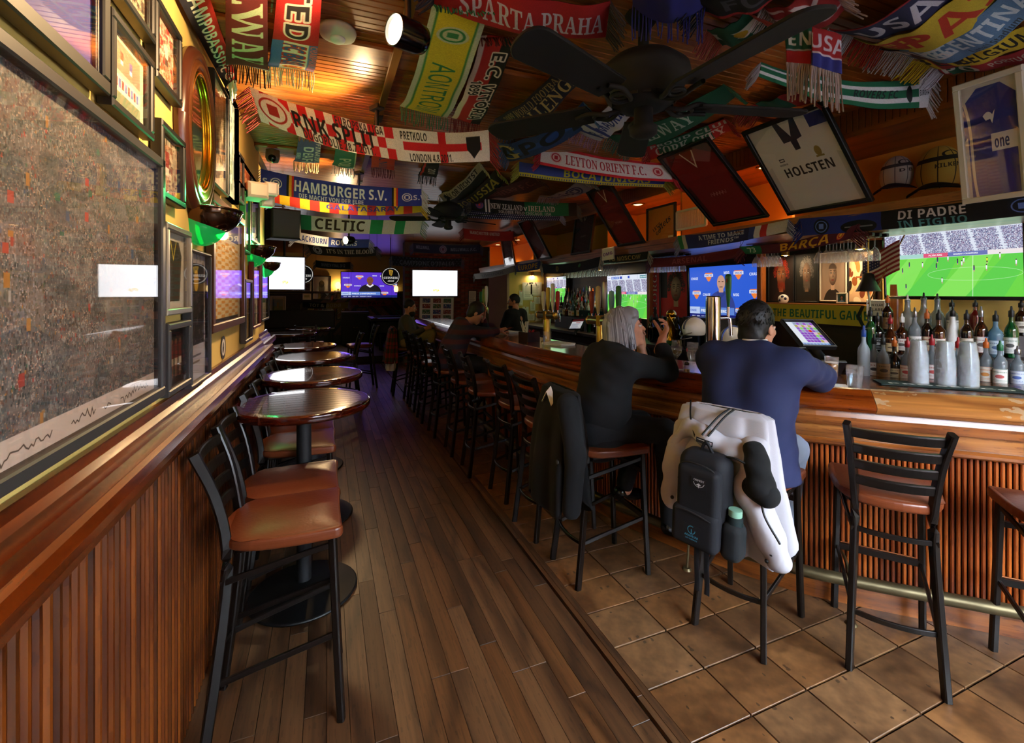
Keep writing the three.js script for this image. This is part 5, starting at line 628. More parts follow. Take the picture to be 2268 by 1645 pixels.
  // right of the fan
  SC(DD(1.75)(1800, 60), DD(1.75)(1864, 78), DD(1.75)(1862, 165), DD(1.75)(1798, 145), { sag: 0, vert: 1, lbl: 'short hanging scarf end in red and blue with white letters', d: [bgp('#8e1a22', '#8e1a22', '#2a2f7e'), txt('USA', 0.5, 0.34, 0.42, '#b8b4c4'), hband('#b8b4c4', 0.62, 0.67)], fr: '#a89c98', frBottom: 1 });
  SC(DD(1.82)(1738, 62), DD(1.78)(1798, 56), DD(1.78)(1796, 142), DD(1.82)(1742, 138), { sag: 0, vert: 1, lbl: 'short hanging scarf end in green and red', d: [bgp('#0e4a36', '#0e4a36', '#9a1e22'), txt('EN', 0.55, 0.34, 0.4, '#b8bcb4'), hband('#b0a8a8', 0.62, 0.66)], fr: '#a89c98', frBottom: 1 });
  SC(k(1836, 62), k(2090, -70), k(2150, -40), k(1890, 82), { sag: 0.07, lbl: 'navy scarf with pale capitals on the ceiling over the bar corner', d: [bgp('#141a3e'), txt('USA', 0.5, 0.55, 0.66, '#a8a8bc'), hband('#8a1c24', 0, 0.06)], fr: '#a8a4b0' });
  SC(k(1888, 84), k(2160, -50), k(2240, -20), k(1960, 106), { sag: 0.09, lbl: 'yellow scarf with red letters on the ceiling over the bar corner', d: [bgp('#a89428'), txt('ESP', 0.13, 0.5, 0.6, '#8e2418'), txt('SPAIN', 0.74, 0.5, 0.66, '#9a2818'), vband('#8e2418', 0.24, 0.25)], fr: '#9a2418' });
  SC(k(1944, 106), k(2236, -30), k(2310, 10), k(2026, 126), { sag: 0.09, lbl: 'sky blue scarf with pale capitals on the ceiling over the bar corner', d: [bgp('#4a6a8e'), vband('#3a1418', 0.04, 0.2), txt('ARG', 0.12, 0.5, 0.5, '#b8b4b8'), txt('ARGENTINA', 0.62, 0.44, 0.56, '#a8b4c0', { w: 0.55 }), txt('Lusail Stadium', 0.7, 0.86, 0.2, '#22303c', { w: 0.3 })], fr: '#b4b4bc' });
  SC(k(2010, 130), k(2300, 36), k(2330, 70), k(2068, 146), { sag: 0.05, lbl: 'yellow and black scarf on the ceiling over the bar corner', d: [bgp('#b8a020'), vband('#8a1c18', 0.1, 0.24), txt('BEL', 0.16, 0.5, 0.5, '#1a1612'), txt('BELGIUM', 0.62, 0.5, 0.62, '#1a1612', { w: 0.5 })], fr: '#c0a41c' });
  SC(k(2068, 144), k(2310, 88), k(2340, 116), k(2094, 160), { sag: 0.03, lbl: 'red and green scarf lowest on the ceiling over the bar corner', d: [bgp('#8e181a'), vband('#0e4a30', 0.08, 0.34), txt('PO', 0.2, 0.5, 0.56, '#b0b0a8'), txt('PORTUGAL', 0.7, 0.5, 0.5, '#b0a090', { w: 0.4 })], fr: '#aaa2aa' });
  SC(DD(2.15)(1685, 138), DD(2.45)(2064, 168), DD(2.45)(2052, 238), DD(2.15)(1680, 168), { sag: 0.06, nx: 30, lbl: 'green and white hooped scarf hung in front of the white jersey', d: [bgp('#0e5a3c', '#c4c4c8', '#0e5a3c', '#c4c4c8', '#0e5a3c'), hband('#0e5a3c', 0.34, 0.62), txt('ROVERS FC', 0.66, 0.48, 0.34, '#15181a', { w: 0.28 }), disc(0.87, 0.5, 0.3, '#14181a'), vband('#b8b8c0', 0.93, 1), txt('EUROPA', 0.965, 0.5, 0.2, '#15181a')], fr: '#a8a0a4' });
  SC(k(1690, 10), k(1820, -60), k(1870, 20), k(1730, 60), { sag: 0.05, lbl: 'red scarf with white outline letters beside the fan', d: [bgp('#7e1016'), txt('EX', 0.4, 0.5, 0.8, '#b8aab0', { style: '' }), hband('#a89aa0', 0.8, 0.84)], fr: '#a8a0a8' });
  SC(k(1540, -10), k(1720, -70), k(1760, -30), k(1560, 34), { sag: 0.04, lbl: 'black scarf with red edge above the fan', d: [bgp('#0c0c10'), hband('#8a1418', 0.88, 1), txt('FC', 0.5, 0.5, 0.6, '#3a3a44')], fr: '#1a1a28' });
  SC(k(1400, -60), k(1560, -66), k(1562, 14), k(1402, 12), { sag: 0.06, lbl: 'royal blue scarf with ragged fringe above the fan motor', d: [bgp('#1a1c6e')], fr: '#2a2e86', frBottom: 1 });
  SC(k(1566, 66), k(1650, 24), k(1710, 58), k(1600, 98), { sag: 0.03, lbl: 'green and white scarf with shamrocks right of the fan', d: [bgp('#0e4a34', '#b4b4b0', '#0e4a34'), disc(0.3, 0.5, 0.22, '#0e4a34'), disc(0.6, 0.5, 0.14, '#a88a20')], fr: '#8a3a34' });
  SC(k(1640, 240), k(1760, 198), k(1800, 226), k(1690, 250), { sag: 0.01, lbl: 'red and green scarf flat on the ceiling above the white jersey', d: [bgp('#8a1a1c'), vband('#0e4a34', 0.3, 0.7)], fr: '#8a2a24' });
  SC(k(1040, 420), k(1180, 388), k(1210, 408), k(1080, 440), { sag: 0.04, lbl: 'dark red scarf in the row behind the white and red one', d: [bgp('#4a1418'), txt('ANTWERP F.C.', 0.5, 0.5, 0.5, '#7a3a34', { w: 0.7 })], fr: '#5a2a28' });
  SC(k(1195, 434), k(1290, 398), k(1320, 410), k(1240, 440), { sag: 0.04, lbl: 'grey-white scarf with blue crest near the second fan', d: [bgp('#8e8a98'), txt('amici', 0.3, 0.5, 0.6, '#2a2a5a'), disc(0.66, 0.5, 0.4, '#3a3a6a', '#8e8a98')], fr: '#8a8494' });
  // along the canopy
  const X = XX(3.07);
  SC(X(1502, 522), X(1746, 486), X(1742, 512), X(1508, 552), { sag: 0.02, lbl: 'blue slogan scarf with flags pinned under the canopy', d: [bgp('#1c2358'), txt('A TIME TO MAKE', 0.44, 0.3, 0.36, '#b4b8c8', { w: 0.44 }), txt('FRIENDS™', 0.46, 0.7, 0.36, '#b4b8c8', { w: 0.3 }), vband('#2a3a80', 0.7, 0.75), vband('#c4c4c8', 0.75, 0.8), vband('#a82424', 0.8, 0.85), vband('#b4b0a4', 0.85, 1), vband('#2f7a4a', 0, 0.05), vband('#b4b0a4', 0.05, 0.09)], fr: '#8a8aa0' });
  SC(X(1640, 546), X(1902, 496), X(1884, 528), X(1650, 562), { sag: 0.03, lbl: 'maroon scarf with big yellow capitals pinned under the canopy', d: [bgp('#4a1222'), vband('#0e5a3a', 0, 0.2), txt('73', 0.1, 0.5, 0.7, '#b4b8a8'), txt('BARÇA', 0.6, 0.5, 0.84, '#b88a1c', { w: 0.44 }), disc(0.9, 0.5, 0.34, '#a82424', '#c4a028')], fr: '#5a1c2a' });
  SC(X(1772, 484), X(2330, 424), X(2330, 470), X(1778, 522), { sag: 0.01, nx: 30, lbl: 'blue and black scarf with white and teal capitals above the right screen', d: [bgp('#1c2a7a'), vband('#0c0d14', 0.42, 1), txt('DI PADRE', 0.62, 0.34, 0.5, '#c4c4cc', { w: 0.26 }), txt('IN FIGLIO', 0.62, 0.8, 0.4, '#4a8a94', { w: 0.26 }), disc(0.12, 0.55, 0.42, '#0e1224', '#5a78c8'), disc(0.92, 0.5, 0.42, '#0e1224', '#5a78c8'), (c, w, h) => { c.fillStyle = '#0c0e16'; c.beginPath(); c.ellipse(w * 0.31, h * 0.7, w * 0.09, h * 0.36, 0, 0, 7); c.fill(); c.fillStyle = '#6a7480'; c.fillRect(w * 0.24, h * 0.66, w * 0.14, h * 0.08); }], fr: '#1c2a7a' });
  SC(XX(3.2)(1438, 572), XX(3.2)(1640, 548), XX(3.2)(1632, 570), XX(3.2)(1442, 592), { sag: 0.02, lbl: 'dark red scarf hanging beneath the slogan scarf', d: [bgp('#54101c'), txt('ARSENAL', 0.5, 0.5, 0.6, '#7a3a40', { w: 0.4 })], fr: '#4a1a3a' });
  SC(X(1336, 566), X(1436, 556), X(1434, 574), X(1338, 582), { sag: 0.01, lbl: 'black scarf with gold city name under the canopy', d: [bgp('#100e10'), txt('TO MOSCOW', 0.5, 0.5, 0.6, '#8a7448', { w: 0.7 })], fr: '#8a8480' });
  SC(X(1142, 586), X(1198, 576), X(1196, 596), X(1144, 602), { sag: 0.01, lbl: 'blue and yellow scarf end under the far canopy', d: [bgp('#1c2460'), txt('EUROPE', 0.5, 0.5, 0.66, '#b88a1c', { w: 0.8 })], fr: '#8a8a90' });
  SC(X(1050, 606), X(1140, 588), X(1140, 602), X(1052, 618), { sag: 0.03, lbl: 'pale grey scarf bunched under the far canopy end', d: [bgp('#6a665e'), txt('LIVERPOOL', 0.5, 0.5, 0.5, '#3a3a40', { w: 0.6 })], fr: '#6a665e' });
  SC(X(1200, 584), X(1330, 568), X(1326, 590), X(1204, 604), { sag: 0.04, lbl: 'dark navy scarf with small crests under the canopy', d: [bgp('#12142c'), disc(0.3, 0.5, 0.3, '#8a7a3a', '#12142c'), disc(0.7, 0.4, 0.2, '#3a7a5a')], fr: '#b0acb0' });
}
{
  const per = 64, cols = 2, rows = 32, cw = 1024, ch = 64;
  const atlas = canvasTex(2048, 2048, (c) => scarfSpecs.forEach((s, i) => { const cv = document.createElement('canvas'); cv.width = cw; cv.height = ch; const q = cv.getContext('2d'), pts = s.c.map(at), asp = clamp(pts[0].distanceTo(pts[1]) / pts[0].distanceTo(pts[3]), 0.5, 16); q.scale(16 / asp, 1); for (const f of s.d) f(q, ch * asp, ch); q.setTransform(1, 0, 0, 1, 0, 0); const im = q.getImageData(0, 0, cw, ch); for (let k = 0; k < im.data.length; k += 4) { const n = 0.9 + 0.2 * hash(k, i); im.data[k] *= n; im.data[k + 1] *= n; im.data[k + 2] *= n; } c.putImageData(im, (i % cols) * cw, Math.floor(i / cols) * ch); }));
  const mat = std(0xffffff, 0.95, 0, { map: atlas, bumpMap: atlas, bumpScale: 0.0006 }), fringeMats = new Map();
  scarfSpecs.forEach((s, i) => {
    const [a, b, c, d] = s.c.map(at), mid = a.clone().add(b).add(c).add(d).multiplyScalar(0.25), sag = s.sag ?? 0, up = b.clone().sub(a).cross(d.clone().sub(a)).normalize();
    const f = (u, v) => { const p = a.clone().lerp(b, u).lerp(d.clone().lerp(c, u), v), k = 4 * u * (1 - u); p.y -= sag * k; const r = 0.008 * Math.sin(u * 17 + i) * Math.sin(v * 2.2 + i * 1.7) + 0.006 * Math.sin(u * 5 + v * 4 + i); return p.addScaledVector(up, s.vert ? r * 0.5 : r); };
    const x0 = (i % cols) / cols, y0 = 1 - (Math.floor(i / cols) + 1) / rows, e = 0.03;
    const t = thing('football_scarf', s.lbl, 'scarf', mid); const g = sheet(f, s.nx ?? 22, 4, 0.005, (u, v) => [x0 + (0.002 + 0.996 * u) / cols, y0 + (1 - clamp(v, e, 1 - e)) / rows]); g.translate(-mid.x, -mid.y, -mid.z); obj('knitted_band', g, mat, t);
    if (!fringeMats.has(s.fr)) fringeMats.set(s.fr, std(new THREE.Color(s.fr), 0.95)); const fg = (ends) => { const o = []; for (const [p, q, dir] of ends) { const n = 22; for (let k = 0; k <= n; k++) { const r0 = p.clone().lerp(q, k / n).sub(mid), L = 0.075 + 0.03 * hash(k, i), dd = dir.clone().multiplyScalar(L * 0.7).add(V((hash(k, i, 2) - 0.5) * 0.02, -L * 0.75, (hash(k, i, 3) - 0.5) * 0.02)); o.push(tube([r0, r0.clone().addScaledVector(dd, 0.5).add(V((hash(k, i, 4) - 0.5) * 0.015, 0, 0)), r0.clone().add(dd)], 0.0032, 3, 3)); } } return o; };
    const out = b.clone().sub(a).normalize(), ends = s.frBottom ? [[d, c, V(0, -1, 0)]] : [[a, d, out.clone().negate()], [b, c, out]]; obj('fringe', fg(ends), fringeMats.get(s.fr), t);
    if (a.y < 2.73 && mid.z < -2 && mid.x < 2.97) for (const p of [a, b]) obj('cord', rod(p.clone().sub(mid), p.clone().setY(CEIL + 0.006).sub(mid), 0.002, 4), M.black, t); else if (a.y < 2.07) for (const p of [a, b]) obj('cord', rod(p.clone().sub(mid), V(Math.max(p.x, 3.12), 2.085, p.z).sub(mid), 0.002, 4), M.black, t);
  });
  console.log('scarves', scarfSpecs.length, scarfSpecs[27].lbl);
}

// ---------- back bar ----------
const onP = (u, v, p) => { const d = ray(u, v), t = p / (0.7071 * (d.x - d.z)); return V(d.x * t, EYE + d.y * t, d.z * t); };
const BX = 4.16;
{
  const c = thing('back_counter', 'long dark back bar cabinet with counter under the screens', 'cabinet', [3.88, 0, -5.5]);
  obj('carcass', cbox(0.56, 1.0, 6.1, 0.006, 0, 0.5, 0), M.darkRedwood, c); obj('counter_top', grain(cbox(0.64, 0.04, 6.15, 0.008, -0.02, 1.02, 0), 'z'), M.darkWood, c);
  for (let k = 0; k < 8; k++) { const d = obj('door', cbox(0.02, 0.8, 0.68, 0.006, -0.29, 0.48, -2.66 + k * 0.76), M.darkWood, c); obj('knob', new THREE.SphereGeometry(0.016, 10, 8).translate(-0.31, 0.5, -2.66 + k * 0.76 + 0.26), M.brass, d); }
  const s = thing('bottle_shelf', 'stepped dark wooden shelf of coloured bottles beyond the woman', 'shelf', [3.98, 1.04, -6.85]); obj('step', cbox(0.32, 0.2, 1.15, 0.005, 0, 0.1, 0), M.darkWood, s); obj('step', cbox(0.16, 0.36, 1.15, 0.005, 0.08, 0.18, 0), M.darkWood, s);
  const p = thing('display_shelf', 'wooden shelf under the portrait posters', 'shelf', [4.04, 0, 0]); const z0 = onX(1690, 672, 4.04).z, z1 = onX(1935, 676, 4.04).z; obj('board', grain(cbox(0.24, 0.025, z1 - z0, 0.004, 0, 1.54, (z0 + z1) / 2), 'z'), M.honey, p); for (const k of [0.1, 0.9]) obj('bracket', cbox(0.18, 0.12, 0.02, 0.004, 0.03, 1.47, lerp(z0, z1, k)), M.darkWood, p);
  for (const u of [1437, 1683]) { const q = onX(u, 640, 4.0), t = thing('wooden_post', u < 1500 ? 'slim wooden back bar post left of the red banner' : 'slim wooden back bar post left of the portrait posters', 'post', [4.02, 0, q.z]); obj('shaft', grain(cbox(0.07, 1.06, 0.06, 0.008, 0, 1.56, 0), 'y'), M.oakB, t); obj('foot', cbox(0.09, 0.06, 0.08, 0.008, 0, 1.07, 0), M.oakB, t); }
  const q = onX(1985, 700, 4.05), t = thing('wooden_post', 'slim wooden post behind the liquor bottles', 'post', [4.05, 0, q.z]); obj('shaft', grain(cbox(0.07, 1.0, 0.06, 0.008, 0, 1.55, 0), 'y'), M.oakB, t); obj('foot', cbox(0.09, 1.05, 0.08, 0.008, 0, 0.525, 0), M.oakB, t);
}
// posters
const posterTex = canvasTex(2048, 1024, (c) => {
  const cell = (i, f) => { c.save(); c.translate((i % 4) * 512, Math.floor(i / 4) * 512); c.beginPath(); c.rect(0, 0, 512, 512); c.clip(); f(); c.restore(); };
  const head = (x, y, k, skin, hair, shirt, beard, bald) => {
    const rad = (cx, cy, r, a, b2) => { const g = c.createRadialGradient(cx, cy, r * 0.1, cx, cy, r); g.addColorStop(0, a); g.addColorStop(1, b2); return g; };
    c.fillStyle = shirt; c.beginPath(); c.moveTo(x - 200 * k, y + 330 * k); c.quadraticCurveTo(x - 160 * k, y + 170 * k, x, y + 160 * k); c.quadraticCurveTo(x + 160 * k, y + 170 * k, x + 200 * k, y + 330 * k); c.fill();
    if (!bald) for (let q = 0; q < 240; q++) { const an = -3.5 + hash(q, 1) * 3.9, r = (80 + hash(q, 2) * 62) * k; c.strokeStyle = hair; c.globalAlpha = 0.35 + 0.6 * hash(q, 3); c.lineWidth = 5 * k; c.beginPath(); c.arc(x + Math.cos(an) * r, y - 20 * k + Math.sin(an) * r, (6 + hash(q, 4) * 14) * k, hash(q, 5) * 6, hash(q, 5) * 6 + 4); c.stroke(); } c.globalAlpha = 1;
    c.fillStyle = skin; c.fillRect(x - 38 * k, y + 90 * k, 76 * k, 90 * k); c.fillStyle = rad(x - 25 * k, y - 10 * k, 170 * k, skin, '#2a1810'); c.beginPath(); c.ellipse(x, y + 10 * k, 84 * k, 118 * k, 0, 0, 7); c.fill();
    if (bald) { c.fillStyle = hair; c.globalAlpha = 0.7; c.beginPath(); c.ellipse(x, y - 52 * k, 83 * k, 60 * k, 0, Math.PI, 0); c.fill(); c.globalAlpha = 1; }
    if (beard) for (let q = 0; q < 200; q++) { c.strokeStyle = beard; c.globalAlpha = 0.6; c.lineWidth = 4 * k; const bx = x + (hash(q, 6) - 0.5) * 140 * k, by = y + (60 + hash(q, 7) * 70) * k; c.beginPath(); c.moveTo(bx, by); c.lineTo(bx + (hash(q, 8) - 0.5) * 20 * k, by + 40 * k); c.stroke(); } c.globalAlpha = 1;
    for (const d of [-1, 1]) { c.fillStyle = 'rgba(30,16,10,.55)'; c.beginPath(); c.ellipse(x + d * 34 * k, y - 8 * k, 24 * k, 14 * k, 0, 0, 7); c.fill(); c.fillStyle = '#e4dcd0'; c.beginPath(); c.ellipse(x + d * 34 * k, y - 6 * k, 15 * k, 6 * k, 0, 0, 7); c.fill(); c.fillStyle = '#1c1412'; c.beginPath(); c.arc(x + d * 34 * k, y - 6 * k, 6 * k, 0, 7); c.fill(); c.strokeStyle = '#241812'; c.lineWidth = 7 * k; c.beginPath(); c.moveTo(x + d * 16 * k, y - 30 * k); c.quadraticCurveTo(x + d * 36 * k, y - 42 * k, x + d * 58 * k, y - 28 * k); c.stroke(); }
    c.fillStyle = 'rgba(40,20,12,.4)'; c.beginPath(); c.moveTo(x + 4 * k, y - 10 * k); c.lineTo(x + 24 * k, y + 38 * k); c.lineTo(x - 8 * k, y + 42 * k); c.fill(); c.fillStyle = '#7a3a30'; c.beginPath(); c.ellipse(x, y + 70 * k, 30 * k, 9 * k, 0, 0, 7); c.fill();
  };
  const bg = (a) => { c.fillStyle = a; c.fillRect(0, 0, 512, 512); };
  cell(0, () => { bg('#1c0e0a'); head(260, 210, 1.1, '#b06a44', '#9a2a14', '#2a1410', '#8a2c14'); }); cell(1, () => { bg('#15120f'); head(256, 210, 1.1, '#8a6a52', '#6a6058', '#17120e', '#5c5046'); }); cell(2, () => { bg('#a58a76'); head(250, 220, 1.0, '#c9a68e', '#4a3a30', '#241a16', null, true); });
  cell(3, () => { bg('#d9b48a'); for (let k = 0; k < 26; k++) { c.fillStyle = ['#7a3a1c', '#e8c48c', '#2c1a10', '#b06a30', '#f4e0b8'][k % 5]; c.beginPath(); c.ellipse(hash(k, 1) * 512, hash(k, 2) * 512, 20 + hash(k, 3) * 50, 24 + hash(k, 4) * 60, hash(k, 5) * 3, 0, 7); c.fill(); } c.fillStyle = '#8a4a1c'; c.beginPath(); c.ellipse(120, 300, 60, 46, 0.3, 0, 7); c.fill(); c.fillRect(150, 250, 230, 16); });
  cell(4, () => { bg('#b81a18'); head(300, 190, 1.15, '#b9a890', '#0e0c0d', '#a81614'); c.fillStyle = '#0e0c0d'; c.fillRect(0, 0, 130, 300); });
  cell(5, () => { bg('#c81c1c'); c.save(); c.translate(256, 300); c.rotate(-Math.PI / 2); c.font = 'bold 210px serif'; c.textAlign = 'center'; c.fillStyle = '#f0dcd0'; c.fillText('GEORGE', 40, 60, 560); c.strokeStyle = '#18100e'; c.lineWidth = 8; c.strokeText('GEORGE', 40, 60, 560); c.restore(); c.fillStyle = '#18100e'; c.beginPath(); c.arc(256, 455, 55, 0, 7); c.fill(); });
  cell(6, () => { bg('#2c6a78'); head(256, 230, 0.9, '#d8b090', '#241812', '#6a9ac8'); }); cell(7, () => { bg('#d8d2c0'); c.fillStyle = '#3a342c'; c.font = 'bold 110px sans-serif'; c.textAlign = 'center'; c.fillText('AN CLÁR', 256, 190, 440); c.font = 'bold 150px sans-serif'; c.fillText('CLARE', 256, 380, 440); });
});
const ptm = std(0xffffff, 0.6, 0, { map: posterTex });
{
  const B = (name, label, cat, u0, u1, v0, v1, cell, o = {}) => { const x = o.x ?? 4.14, a = onX(u0, 600, x), b = onX(u1, v1, x), t = onX(u1, v0, x); return framed(name, label, cat, V(x, b.y, a.z), V(x, b.y, b.z), V(x, t.y, a.z), { mat: o.mat ?? ptm, uv: o.uv ?? cellUV(cell), fw: 0.012, depth: 0.02, glass: false, ...o }); };
  B('portrait_poster', 'portrait poster of a red-haired bearded singer', 'poster', 1702, 1760, 562, 670, 0); B('portrait_poster', 'dark portrait poster of a grey-bearded person', 'poster', 1761, 1814, 558, 670, 1); B('portrait_poster', 'sepia portrait poster of a person with shaved head', 'poster', 1816, 1876, 556, 668, 2, { frame: M.offWhite }); B('portrait_poster', 'bright poster of a band session with guitar and pints', 'poster', 1878, 1938, 552, 672, 3);
  B('portrait_poster', 'red and black stylised portrait poster between the screens', 'poster', 1463, 1524, 596, 706, 4); B('vertical_banner', 'narrow red banner with vertical lettering beside the stylised portrait', 'banner', 1441, 1462, 590, 706, 5, { uv: [0.3, 0, 0.45, 0.5] });
  B('small_icon', 'small framed colour portrait standing on the display shelf', 'framed picture', 1853, 1877, 648, 672, 6, { x: 4.0, frame: M.offWhite }); B('road_sign', 'white two-language place name sign by the yellow slogan scarf', 'sign', 1920, 1962, 664, 700, 7, { x: 3.9, frame: M.white });
  // yellow slogan scarf on the shelf edge
  const st = canvasTex(1024, 192, (c, w, h) => { c.fillStyle = '#a89a1c'; c.fillRect(0, 0, w, h); c.fillStyle = '#145a34'; c.font = 'bold 120px sans-serif'; c.textAlign = 'left'; c.save(); c.translate(110, 136); c.scale(0.74, 1); c.fillText('THE BEAUTIFUL GAME', 0, 0); c.restore(); c.fillStyle = '#101c18'; c.beginPath(); c.moveTo(980, 0); c.lineTo(940, 96); c.lineTo(980, 192); c.lineTo(1010, 192); c.lineTo(970, 96); c.lineTo(1010, 0); c.fill(); });
  const a = onX(1692, 672, 3.91), b = onX(1920, 676, 3.91), yb = onX(1800, 716, 3.91).y, t = thing('football_scarf', 'yellow scarf with green slogan capitals hanging from the display shelf', 'scarf', [3.91, yb, (a.z + b.z) / 2]); const L = b.z - a.z;
  obj('knitted_band', sheet((u, v) => V(0.01 * Math.sin(u * 20) * v - 0.002, (1 - v) * (1.545 - yb), (u - 0.5) * L), 30, 4, 0.005, (u, v) => [u, 1 - v]), std(0xffffff, 0.9, 0, { map: st }), t);
  const q = onX(1310, 702, 3.8), tt = thing('football_scarf', 'teal scarf hanging from the bottle shelf', 'scarf', [3.8, q.y, q.z]); obj('knitted_band', sheet((u, v) => V(0.008 * Math.sin(u * 15), 0.1 - v * 0.16, (u - 0.5) * 0.75), 20, 3, 0.005), std(0x123a3e, 0.95), tt);
  // ball, bell, flag, trophy, helmet
  const bp = onX(1735, 662, 4.02), bl = thing('small_ball', 'small white and blue ball on the display shelf', 'ball', bp); obj('shell', new THREE.IcosahedronGeometry(0.045, 3), M.white, bl); obj('patches', join([[0.7, 0.5, 0.5], [-0.7, 0.5, 0.3], [-0.9, -0.3, -0.2], [-0.5, 0.1, 0.85]].map(([x, y, z]) => new THREE.SphereGeometry(0.014, 10, 8).translate(V(x, y, z).normalize().x * 0.038, V(x, y, z).normalize().y * 0.038, V(x, y, z).normalize().z * 0.038))), M.navy, bl);
  const be = thing('bar_bell', 'black hanging bar bell with pale rope by the right screen', 'bell', onX(1923, 628, 3.82)); obj('bell', lathe([[0.02, 0.08], [0.035, 0.07], [0.045, 0.02], [0.075, -0.05], [0.08, -0.06], [0.07, -0.06], [0, 0.06]], 28), M.black, be); obj('rope', tube([[0, -0.06, 0], [0.005, -0.2, 0.01], [-0.005, -0.36, 0]], 0.007), M.offWhite, be); obj('hanger', rod([0, 0.08, 0], [0, 2.08 - be.position.y, 0], 0.006), M.brass, be);
  const fp = onX(1955, 555, 3.85), fm = canvasTex(256, 160, (c) => { for (let k = 0; k < 13; k++) { c.fillStyle = k % 2 ? '#c8bca8' : '#8a2424'; c.fillRect(0, k * 12.4, 256, 13); } c.fillStyle = '#26264a'; c.fillRect(0, 0, 110, 88); c.fillStyle = '#c8bca8'; for (let k = 0; k < 30; k++) c.fillRect(8 + (k % 6) * 17, 8 + Math.floor(k / 6) * 16, 5, 5); }), fl = thing('small_flag', 'small striped flag with stars leaning beside the right screen', 'flag', fp); obj('flag_cloth', sheet((u, v) => V(0.02 * Math.sin(u * 5), -0.05 - v * 0.22 + u * 0.12, -0.14 + u * 0.26), 12, 6, 0.003, (u, v) => [u, 1 - v]), std(0xffffff, 0.8, 0, { map: fm }), fl); obj('flag_stick', rod([0, 0.1, 0.14], [0, -0.4, -0.1], 0.005), M.oakB, fl);
  const tr = thing('gold_trophy', 'gold trophy cup with round globe top in front of the stylised portrait', 'trophy', onX(1487, 745, 3.7)); tr.position.y = 1.04; obj('globe', new THREE.SphereGeometry(0.055, 24, 16).translate(0, 0.36, 0), M.gold, tr); obj('stem', lathe([[0.05, 0.06], [0.04, 0.1], [0.028, 0.18], [0.034, 0.26], [0.05, 0.32], [0.03, 0.35], [0, 0.35]], 20), M.gold, tr); obj('ribs', [0, 2.1, 4.2].map((o) => tube([0, 1, 2, 3, 4].map((k) => [Math.cos(o + k * 0.7) * (0.045 - 0.006 * k * (k < 3 ? 1 : -0.2)), 0.07 + k * 0.07, Math.sin(o + k * 0.7) * 0.045]), 0.01)), M.gold, tr); obj('base', lathe([[0, 0], [0.062, 0], [0.065, 0.03], [0.055, 0.06], [0, 0.06]], 24), M.green, tr);
  const he = (u, v, l, c2) => { const t = thing('football_helmet', l, 'helmet', onX(u, v, 3.45)); obj('shell', new THREE.SphereGeometry(0.12, 28, 18, 0, 6.283, 0, 2.1).scale(1.05, 1, 0.85), M.white, t); obj('stripe', new THREE.TorusGeometry(0.121, 0.012, 8, 30, Math.PI).scale(1.05, 1, 0.6), std(c2, 0.4), t); obj('face_guard', tube([[-0.1, -0.03, -0.08], [-0.17, -0.06, 0], [-0.1, -0.03, 0.08]], 0.006), M.steel, t); obj('chin_guard', tube([[-0.09, -0.08, -0.07], [-0.16, -0.1, 0], [-0.09, -0.08, 0.07]], 0.006), M.steel, t); return t; };
  he(1537, 728, 'white football helmet with dark stripe under the press conference screen', 0x1a1a30); he(1622, 752, 'white and blue football helmet beside the suited man', 0x24489a);
  const co = onX(1534, 772, 3.5), cl = thing('glass_cooler', 'small counter cooler with bluish lit window', 'cooler', [3.74, 1.176, co.z]); obj('cabinet', [cbox(0.34, 0.03, 0.42, 0.006, 0, 0.2, 0), cbox(0.34, 0.03, 0.42, 0.006, 0, -0.12, 0), cbox(0.34, 0.35, 0.03, 0.006, 0, 0.04, 0.2), cbox(0.34, 0.35, 0.03, 0.006, 0, 0.04, -0.2), cbox(0.02, 0.34, 0.4, 0.004, 0.16, 0.04, 0)], M.charcoal, cl); obj('lit_display', cbox(0.01, 0.27, 0.36, 0.002, 0.12, 0.04, 0), glow(new THREE.Color().setRGB(0.55, 0.65, 1), 0.9), cl); obj('pane', box(0.004, 0.28, 0.37, -0.15, 0.04, 0), M.glass, cl); for (let k = 0; k < 5; k++) obj('can', cyl(0.024, 0.024, 0.12, 0.02, -0.1, -0.14 + k * 0.07), k % 2 ? M.steel : M.navy, cl);
}
